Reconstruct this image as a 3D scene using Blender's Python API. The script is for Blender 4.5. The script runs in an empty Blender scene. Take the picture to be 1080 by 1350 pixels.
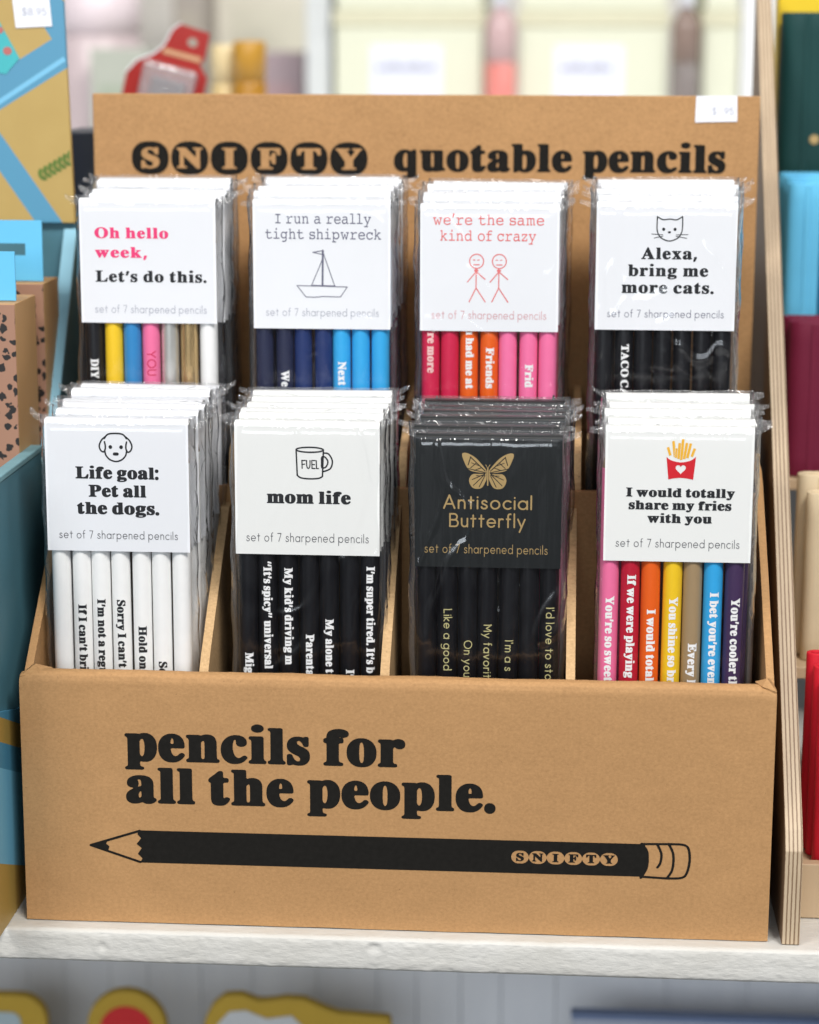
import bpy, bmesh, math, random
from mathutils import Vector, Matrix, noise
from mathutils.geometry import tessellate_polygon
S = bpy.context.scene
COL = S.collection
MM = 0.001
rnd = random.Random(7)

# ------------------------------------------------------------------ camera, light, exposure
cam = bpy.data.cameras.new('camera')
co = bpy.data.objects.new('camera', cam)
COL.objects.link(co)
S.camera = co
cam.sensor_fit = 'VERTICAL'
cam.sensor_height = 36
cam.sensor_width = 28.8
cam.lens = 77.333
cam.clip_start = 0.02
cam.clip_end = 50
pitch, yaw, roll = math.radians(11.84), math.radians(-3.98), math.radians(0.17)
fwd = Vector((math.sin(yaw) * math.cos(pitch), math.cos(yaw) * math.cos(pitch), -math.sin(pitch)))
rt = Vector((math.cos(yaw), -math.sin(yaw), 0))
up = rt.cross(fwd)
r2 = rt * math.cos(roll) + up * math.sin(roll)
u2 = -rt * math.sin(roll) + up * math.cos(roll)
co.matrix_world = Matrix(((r2.x, u2.x, -fwd.x, 0.060), (r2.y, u2.y, -fwd.y, -0.780), (r2.z, u2.z, -fwd.z, 0.326), (0, 0, 0, 1)))
cam.dof.use_dof = True
cam.dof.focus_distance = 0.828
cam.dof.aperture_fstop = 6.2
cam.dof.aperture_blades = 0

wd = bpy.data.worlds.new('World')
S.world = wd
wd.use_nodes = True
bg = wd.node_tree.nodes['Background']
world_nodes, world_links = wd.node_tree.nodes, wd.node_tree.links
# unseen shop stand-in: random bright patches added for film reflections, dimmer towards the floor
world_coords = world_nodes.new('ShaderNodeTexCoord')
world_noise = world_nodes.new('ShaderNodeTexNoise'); world_noise.inputs['Scale'].default_value = 3.2; world_noise.inputs['Detail'].default_value = 2.0
world_links.new(world_coords.outputs['Generated'], world_noise.inputs['Vector'])
world_ramp = world_nodes.new('ShaderNodeValToRGB')
world_ramp.color_ramp.elements[0].position = 0.40; world_ramp.color_ramp.elements[0].color = (0.10, 0.10, 0.11, 1)
world_ramp.color_ramp.elements[1].position = 0.62; world_ramp.color_ramp.elements[1].color = (0.95, 0.99, 1.06, 1)
world_links.new(world_noise.outputs['Fac'], world_ramp.inputs[0])
world_axes = world_nodes.new('ShaderNodeSeparateXYZ'); world_links.new(world_coords.outputs['Generated'], world_axes.inputs[0])
world_floor_dim = world_nodes.new('ShaderNodeMapRange'); world_floor_dim.inputs[1].default_value = -0.35; world_floor_dim.inputs[2].default_value = 0.25; world_floor_dim.inputs[3].default_value = 0.12; world_floor_dim.inputs[4].default_value = 1.0
world_links.new(world_axes.outputs['Z'], world_floor_dim.inputs[0])
world_mix = world_nodes.new('ShaderNodeMix'); world_mix.data_type = 'RGBA'; world_mix.blend_type = 'MULTIPLY'; world_mix.inputs[0].default_value = 1.0
world_links.new(world_ramp.outputs[0], world_mix.inputs[6]); world_links.new(world_floor_dim.outputs[0], world_mix.inputs[7]); world_links.new(world_mix.outputs[2], bg.inputs[0])
bg.inputs[1].default_value = 0.48

def area(name, loc, target, sx, sy, power, col):
    l = bpy.data.lights.new(name, 'AREA')
    l.shape = 'RECTANGLE'; l.size = sx; l.size_y = sy; l.energy = power; l.color = col
    o = bpy.data.objects.new(name, l); COL.objects.link(o)
    o.location = loc
    d = Vector(target) - Vector(loc)
    o.rotation_euler = d.to_track_quat('-Z', 'Y').to_euler()
    return o
area('ceiling_light', (0.75, -1.30, 1.85), (0, 0.05, 0.15), 0.8, 0.5, 57, (1.0, 0.975, 0.94))
area('ceiling_light', (-0.95, -1.15, 1.75), (0, 0.1, 0.15), 0.6, 0.4, 24, (1.0, 0.97, 0.93))
area('low_fill_light', (-0.5, -2.7, 0.80), (0, 0.1, 0.0), 2.0, 0.9, 40, (0.86, 0.93, 1.0))  # unseen cool fill from the front, added to brighten the planks under the shelf
area('ceiling_light', (0.5, 0.75, 2.0), (0.0, 0.9, 0.25), 1.2, 0.5, 9, (1.0, 0.98, 0.95))

S.view_settings.view_transform = 'Standard'
S.view_settings.look = 'None'
S.view_settings.exposure = -0.20
S.view_settings.gamma = 1.0
S.view_settings.use_curve_mapping = False
S.render.engine = 'CYCLES'
S.cycles.use_denoising = True
S.cycles.max_bounces = 10
S.cycles.diffuse_bounces = 5
S.cycles.transparent_max_bounces = 64
S.cycles.sample_clamp_indirect = 6
S.cycles.caustics_reflective = False
S.cycles.caustics_refractive = False

# ------------------------------------------------------------------ materials
def nt(name):
    m = bpy.data.materials.new(name); m.use_nodes = True
    n = m.node_tree.nodes; l = m.node_tree.links
    return m, n, l, n['Principled BSDF']
def simple(name, col, rough=0.6, spec=0.5, metal=0.0, var=0.06, vscale=60, bump=0.0, bscale=400, sheen=0.0):
    """base colour with a soft procedural variation and a fine bump"""
    m, n, l, b = nt(name)
    tc = n.new('ShaderNodeTexCoord')
    nz = n.new('ShaderNodeTexNoise'); nz.inputs['Scale'].default_value = vscale; nz.inputs['Detail'].default_value = 5
    l.new(tc.outputs['Object'], nz.inputs['Vector'])
    mx = n.new('ShaderNodeMix'); mx.data_type = 'RGBA'
    mx.inputs[6].default_value = tuple(c * (1 - var) for c in col) + (1,)
    mx.inputs[7].default_value = tuple(min(1, c * (1 + var)) for c in col) + (1,)
    l.new(nz.outputs['Fac'], mx.inputs[0]); l.new(mx.outputs[2], b.inputs['Base Color'])
    b.inputs['Roughness'].default_value = rough
    b.inputs['Specular IOR Level'].default_value = spec
    b.inputs['Metallic'].default_value = metal
    if sheen: b.inputs['Sheen Weight'].default_value = sheen
    if bump:
        n2 = n.new('ShaderNodeTexNoise'); n2.inputs['Scale'].default_value = bscale; n2.inputs['Detail'].default_value = 4
        l.new(tc.outputs['Object'], n2.inputs['Vector'])
        bp = n.new('ShaderNodeBump'); bp.inputs['Strength'].default_value = bump; bp.inputs['Distance'].default_value = 0.0005
        l.new(n2.outputs['Fac'], bp.inputs['Height']); l.new(bp.outputs[0], b.inputs['Normal'])
    return m

def kraft_mat(name, c1, c2, fleck=1.0):
    m, n, l, b = nt(name)
    tc = n.new('ShaderNodeTexCoord')
    def N(scale, detail, vec=(1, 1, 1), rough=0.6):
        mp = n.new('ShaderNodeMapping'); mp.inputs['Scale'].default_value = vec
        l.new(tc.outputs['Object'], mp.inputs['Vector'])
        z = n.new('ShaderNodeTexNoise'); z.inputs['Scale'].default_value = scale; z.inputs['Detail'].default_value = detail; z.inputs['Roughness'].default_value = rough
        l.new(mp.outputs[0], z.inputs['Vector']); return z
    cloud = N(26, 5); fib = N(900, 6, (0.75, 1, 1), 0.8); speck = N(760, 2, (0.8, 1, 1)); flute = N(9, 2)
    mx = n.new('ShaderNodeMix'); mx.data_type = 'RGBA'
    mx.inputs[6].default_value = c1 + (1,); mx.inputs[7].default_value = c2 + (1,)
    ad = n.new('ShaderNodeMath'); ad.operation = 'MULTIPLY_ADD'; ad.inputs[1].default_value = 0.42
    l.new(cloud.outputs['Fac'], ad.inputs[0])
    sc = n.new('ShaderNodeMapRange'); sc.inputs[1].default_value = 0.33; sc.inputs[2].default_value = 0.67; sc.inputs[3].default_value = 0.12; sc.inputs[4].default_value = 0.68
    l.new(fib.outputs['Fac'], sc.inputs[0]); l.new(sc.outputs[0], ad.inputs[2])
    l.new(ad.outputs[0], mx.inputs[0])
    rp = n.new('ShaderNodeMapRange'); rp.inputs[1].default_value = 0.70; rp.inputs[2].default_value = 0.78; rp.inputs[3].default_value = 0; rp.inputs[4].default_value = 0.45 * fleck
    l.new(speck.outputs['Fac'], rp.inputs[0])
    m2 = n.new('ShaderNodeMix'); m2.data_type = 'RGBA'
    l.new(rp.outputs[0], m2.inputs[0]); l.new(mx.outputs[2], m2.inputs[6]); m2.inputs[7].default_value = tuple(c * 0.33 for c in c1) + (1,)
    l.new(m2.outputs[2], b.inputs['Base Color'])
    b.inputs['Roughness'].default_value = 0.72; b.inputs['Specular IOR Level'].default_value = 0.25
    bp = n.new('ShaderNodeBump'); bp.inputs['Strength'].default_value = 0.13; bp.inputs['Distance'].default_value = 0.0003
    l.new(fib.outputs['Fac'], bp.inputs['Height'])
    # soft dents and the faint washboard of the flutes inside the board
    dn = N(24, 3); wv = n.new('ShaderNodeTexWave'); wv.bands_direction = 'X'; wv.inputs['Scale'].default_value = 44; wv.inputs['Distortion'].default_value = 1.2; wv.inputs['Detail Scale'].default_value = 1.5
    l.new(tc.outputs['Object'], wv.inputs['Vector'])
    mw = n.new('ShaderNodeMath'); mw.operation = 'MULTIPLY_ADD'; mw.inputs[1].default_value = 0.035; l.new(wv.outputs['Fac'], mw.inputs[0]); l.new(dn.outputs['Fac'], mw.inputs[2])
    b2 = n.new('ShaderNodeBump'); b2.inputs['Strength'].default_value = 0.35; b2.inputs['Distance'].default_value = 0.004
    l.new(mw.outputs[0], b2.inputs['Height']); l.new(bp.outputs[0], b2.inputs['Normal']); l.new(b2.outputs[0], b.inputs['Normal'])
    return m

def film_mat(name, haze=0.0, gloss=1.0, bscale=55, bstr=0.35, crease=12, camt=0.15, streak=0.22):
    m, n, l, b = nt(name)
    n.remove(b)
    out = n['Material Output']
    tc = n.new('ShaderNodeTexCoord')
    mp = n.new('ShaderNodeMapping'); mp.inputs['Scale'].default_value = (1.7, 1, 0.8)
    oi = n.new('ShaderNodeObjectInfo')
    l.new(tc.outputs['Object'], mp.inputs['Vector'])
    ml = n.new('ShaderNodeVectorMath'); ml.operation = 'SCALE'; ml.inputs[3].default_value = 1.0
    l.new(oi.outputs['Location'], ml.inputs[0]); l.new(ml.outputs[0], mp.inputs['Location'])
    nz = n.new('ShaderNodeTexNoise'); nz.inputs['Scale'].default_value = bscale; nz.inputs['Detail'].default_value = 3; nz.inputs['Distortion'].default_value = 1.2
    l.new(mp.outputs[0], nz.inputs['Vector'])
    bp = n.new('ShaderNodeBump'); bp.inputs['Strength'].default_value = bstr; bp.inputs['Distance'].default_value = 0.0025
    nz2 = n.new('ShaderNodeTexNoise'); nz2.inputs['Scale'].default_value = crease; nz2.inputs['Detail'].default_value = 1.5; nz2.inputs['Distortion'].default_value = 1.6
    l.new(mp.outputs[0], nz2.inputs['Vector'])
    s1 = n.new('ShaderNodeMath'); s1.operation = 'SUBTRACT'; s1.inputs[1].default_value = 0.5; l.new(nz2.outputs['Fac'], s1.inputs[0])
    s2 = n.new('ShaderNodeMath'); s2.operation = 'ABSOLUTE'; l.new(s1.outputs[0], s2.inputs[0])
    s3 = n.new('ShaderNodeMapRange'); s3.interpolation_type = 'SMOOTHSTEP'; s3.inputs[1].default_value = 0.0; s3.inputs[2].default_value = 0.035; s3.inputs[3].default_value = camt; s3.inputs[4].default_value = 0.0
    l.new(s2.outputs[0], s3.inputs[0])
    sm = n.new('ShaderNodeMath'); sm.operation = 'ADD'; l.new(nz.outputs['Fac'], sm.inputs[0]); l.new(s3.outputs[0], sm.inputs[1])
    # long upright streaks where the film is drawn tight over the pencils
    mv = n.new('ShaderNodeMapping'); mv.inputs['Scale'].default_value = (1, 1, 0.10); l.new(mp.outputs[0], mv.inputs['Vector'])
    nv = n.new('ShaderNodeTexNoise'); nv.inputs['Scale'].default_value = 95; nv.inputs['Detail'].default_value = 3; l.new(mv.outputs[0], nv.inputs['Vector'])
    sv = n.new('ShaderNodeMath'); sv.operation = 'MULTIPLY_ADD'; sv.inputs[1].default_value = streak; l.new(nv.outputs['Fac'], sv.inputs[0]); l.new(sm.outputs[0], sv.inputs[2])
    l.new(sv.outputs[0], bp.inputs['Height'])
    ge = n.new('ShaderNodeNewGeometry')
    dt = n.new('ShaderNodeVectorMath'); dt.operation = 'DOT_PRODUCT'
    l.new(bp.outputs[0], dt.inputs[0]); l.new(ge.outputs['Incoming'], dt.inputs[1])
    ab = n.new('ShaderNodeMath'); ab.operation = 'ABSOLUTE'; l.new(dt.outputs['Value'], ab.inputs[0])
    iv = n.new('ShaderNodeMath'); iv.operation = 'SUBTRACT'; iv.inputs[0].default_value = 1.0; iv.use_clamp = True; l.new(ab.outputs[0], iv.inputs[1])
    pw = n.new('ShaderNodeMath'); pw.operation = 'POWER'; pw.inputs[1].default_value = 4.5; l.new(iv.outputs[0], pw.inputs[0])
    mu = n.new('ShaderNodeMath'); mu.operation = 'MULTIPLY_ADD'; mu.inputs[1].default_value = 0.55 * gloss; mu.inputs[2].default_value = 0.04 * gloss; mu.use_clamp = True
    l.new(pw.outputs[0], mu.inputs[0])
    tr = n.new('ShaderNodeBsdfTransparent'); tr.inputs[0].default_value = (0.985, 0.985, 0.985, 1)
    gl = n.new('ShaderNodeBsdfGlossy'); gl.inputs['Roughness'].default_value = 0.13
    l.new(bp.outputs[0], gl.inputs['Normal'])
    mx = n.new('ShaderNodeMixShader')
    l.new(mu.outputs[0], mx.inputs[0]); l.new(tr.outputs[0], mx.inputs[1]); l.new(gl.outputs[0], mx.inputs[2])
    last = mx
    if haze:
        df = n.new('ShaderNodeBsdfDiffuse'); df.inputs[0].default_value = (0.85, 0.86, 0.88, 1)
        m3 = n.new('ShaderNodeMixShader'); m3.inputs[0].default_value = haze
        l.new(mx.outputs[0], m3.inputs[1]); l.new(df.outputs[0], m3.inputs[2]); last = m3
    l.new(last.outputs[0], out.inputs['Surface'])
    return m

KRAFT = kraft_mat('kraft_board', (0.285, 0.153, 0.062), (0.505, 0.283, 0.122))
KRAFT_EDGE = kraft_mat('kraft_torn_edge', (0.30, 0.18, 0.08), (0.66, 0.44, 0.23), 1.6)
INK = simple('black_ink', (0.013, 0.012, 0.0105), 0.75, 0.08, var=0.35, vscale=500)
CARD = simple('white_card', (0.76, 0.77, 0.80), 0.5, 0.4, var=0.012, vscale=30, bump=0.04, bscale=900)
CREAM_CARD = simple('ivory_card', (0.78, 0.785, 0.765), 0.5, 0.4, var=0.012, vscale=30, bump=0.04, bscale=900)
BLACK_CARD = simple('black_card', (0.008, 0.0095, 0.010), 0.35, 0.4, var=0.1)
INK_CARD = simple('card_black_print', (0.018, 0.019, 0.022), 0.7, 0.2, var=0.1)
INK_GREY = simple('card_grey_print', (0.09, 0.09, 0.10), 0.7, 0.2, var=0.1)
INK_PALE = simple('card_pale_grey_print', (0.34, 0.35, 0.42), 0.7, 0.2, var=0.1)
INK_SLATE = simple('card_slate_print', (0.14, 0.14, 0.20), 0.7, 0.2, var=0.1)
INK_PINK = simple('card_pink_print', (0.78, 0.05, 0.18), 0.7, 0.2)
INK_CORAL = simple('card_coral_print', (0.72, 0.17, 0.17), 0.7, 0.2)
INK_CORAL2 = simple('card_light_coral_print', (0.62, 0.30, 0.33), 0.7, 0.2)
INK_RED = simple('card_red_print', (0.60, 0.012, 0.022), 0.6, 0.3)
INK_YELLOW = simple('card_yellow_print', (0.80, 0.43, 0.03), 0.6, 0.3)
GOLD_INK = simple('gold_foil_print', (0.50, 0.34, 0.14), 0.42, 0.5, metal=0.35)
GOLD_TEXT = simple('gold_pencil_print', (0.52, 0.47, 0.22), 0.45, 0.5)
WHITE_TEXT = simple('white_pencil_print', (0.80, 0.80, 0.80), 0.6, 0.3, var=0.03)
FILM = film_mat('clear_film', 0.002, 0.95, 20, 0.45, 11, 0.14, 0.3)
FILM_GLOSSY = film_mat('glossy_wrinkled_film', 0.002, 2.0, 14, 0.9, 12, 0.20, 0.32)
FILM_WRINKLED = film_mat('wrinkled_clear_film', 0.002, 1.15, 14, 0.8, 12, 0.20, 0.30)
SEAL = film_mat('crumpled_film_seal', 0.05, 2.4, 240, 0.9, 120, 0.5)
SEAM = film_mat('film_side_seam', 0.035, 2.4, 60, 0.5, 30, 0.3)
PC = {}
def pencil_paint(nm, col, rough=0.27, metal=0.0):
    if nm not in PC: PC[nm] = simple(nm + '_pencil_paint', col, rough, 0.45, metal=metal, var=0.05, vscale=180, bump=0.05, bscale=500)
    return PC[nm]
WHITE_P = pencil_paint('white', (0.85, 0.85, 0.84)); BLACK_P = pencil_paint('black', (0.006, 0.006, 0.008), 0.3)
WOOD = simple('bare_cedar', (0.62, 0.42, 0.25), 0.6, 0.3, var=0.15, vscale=200)
GRAPHITE = simple('graphite', (0.03, 0.03, 0.032), 0.35, 0.5)

# ------------------------------------------------------------------ mesh helpers (all sizes in millimetres)
def link(name, me, mats, parent=None, loc=(0, 0, 0)):
    o = bpy.data.objects.new(name, me); COL.objects.link(o)
    if not isinstance(mats, (list, tuple)): mats = [mats]
    if not me.materials:
        for m in mats: me.materials.append(m)
    o.location = Vector(loc) * MM
    if parent: o.parent = parent
    return o
def tag(o, label, cat, group=None, kind=None):
    o['label'] = label; o['category'] = cat
    if group: o['group'] = group
    if kind: o['kind'] = kind
    return o
def thing(name, label, cat, loc=(0, 0, 0), rz=0.0, group=None, rx=0.0, ry=0.0):
    o = bpy.data.objects.new(name, None); COL.objects.link(o)
    o.location = Vector(loc) * MM; o.rotation_euler = (rx, ry, rz); o.empty_display_size = 0.02
    return tag(o, label, cat, group)
def raw(name, verts, faces, mat, parent=None, loc=(0, 0, 0), smooth=False, mi=None):
    me = bpy.data.meshes.new(name)
    me.from_pydata([Vector(v) * MM for v in verts], [], faces)
    if smooth: me.polygons.foreach_set('use_smooth', [True] * len(me.polygons))
    if mi: me.polygons.foreach_set('material_index', mi)
    me.update()
    return link(name, me, mat, parent, loc)
def from_bm(name, bm, mat, parent=None, loc=(0, 0, 0), smooth=False):
    bmesh.ops.recalc_face_normals(bm, faces=bm.faces)
    me = bpy.data.meshes.new(name)
    for v in bm.verts: v.co *= MM
    bm.to_mesh(me); bm.free()
    if smooth: me.polygons.foreach_set('use_smooth', [True] * len(me.polygons))
    return link(name, me, mat, parent, loc)
def bm_box(bm, x0, x1, y0, y1, z0, z1):
    r = bmesh.ops.create_cube(bm, size=1)
    for v in r['verts']:
        v.co = Vector(((x0 + x1) / 2 + v.co.x * (x1 - x0), (y0 + y1) / 2 + v.co.y * (y1 - y0), (z0 + z1) / 2 + v.co.z * (z1 - z0)))
    return r['verts']
def box(name, b, mat, parent=None, bev=0.6, loc=(0, 0, 0), seg=2):
    bm = bmesh.new(); bm_box(bm, *b)
    if bev: bmesh.ops.bevel(bm, geom=bm.edges[:], offset=bev, segments=seg, affect='EDGES', profile=0.5)
    return from_bm(name, bm, mat, parent, loc)
def prism(name, prof, x0, x1, mat, parent=None, axis='x', bev=0.0, loc=(0, 0, 0), smooth=False):
    """closed outline prof pulled from x0 to x1; axis x: prof=(y,z); y: prof=(x,z); z: prof=(x,y)"""
    bm = bmesh.new()
    def P(a, p): return {'x': (a, p[0], p[1]), 'y': (p[0], a, p[1]), 'z': (p[0], p[1], a)}[axis]
    A = [bm.verts.new(P(x0, p)) for p in prof]; B = [bm.verts.new(P(x1, p)) for p in prof]
    n = len(prof)
    bm.faces.new(A); bm.faces.new(B[::-1])
    for i in range(n): bm.faces.new((A[i], B[i], B[(i + 1) % n], A[(i + 1) % n]))
    bmesh.ops.recalc_face_normals(bm, faces=bm.faces)
    if bev: bmesh.ops.bevel(bm, geom=bm.edges[:], offset=bev, segments=2, affect='EDGES', profile=0.5)
    return from_bm(name, bm, mat, parent, loc, smooth)
def grid(name, fn, nu, nv, mat, parent=None, closed=False, smooth=True, loc=(0, 0, 0), mi=None):
    V = []; F = []; M = []
    w = nu if closed else nu + 1
    for j in range(nv + 1):
        for i in range(w): V.append(fn(i / nu, j / nv))
    for j in range(nv):
        for i in range(nu):
            a = j * w + i; b = j * w + (i + 1) % w
            F.append((a, b, b + w, a + w)); M.append(mi(i / nu, j / nv) if mi else 0)
    return raw(name, V, F, mat, parent, loc, smooth, M)
def lathe(name, prof, n, mat, parent=None, loc=(0, 0, 0)):
    """prof: list of (radius, z)"""
    V = []; F = []
    for r, z in prof:
        for i in range(n): V.append((r * math.cos(2 * math.pi * i / n), r * math.sin(2 * math.pi * i / n), z))
    for j in range(len(prof) - 1):
        for i in range(n):
            a = j * n + i; b = j * n + (i + 1) % n
            F.append((a, b, b + n, a + n))
    F.append(tuple(range(n))[::-1]); F.append(tuple(range((len(prof) - 1) * n, len(prof) * n)))
    o = raw(name, V, F, mat, parent, loc, True)
    return o
def nz(x, y, z=0.0, s=1.0):
    return noise.noise(Vector((x * s, y * s, z * s)))

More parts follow.
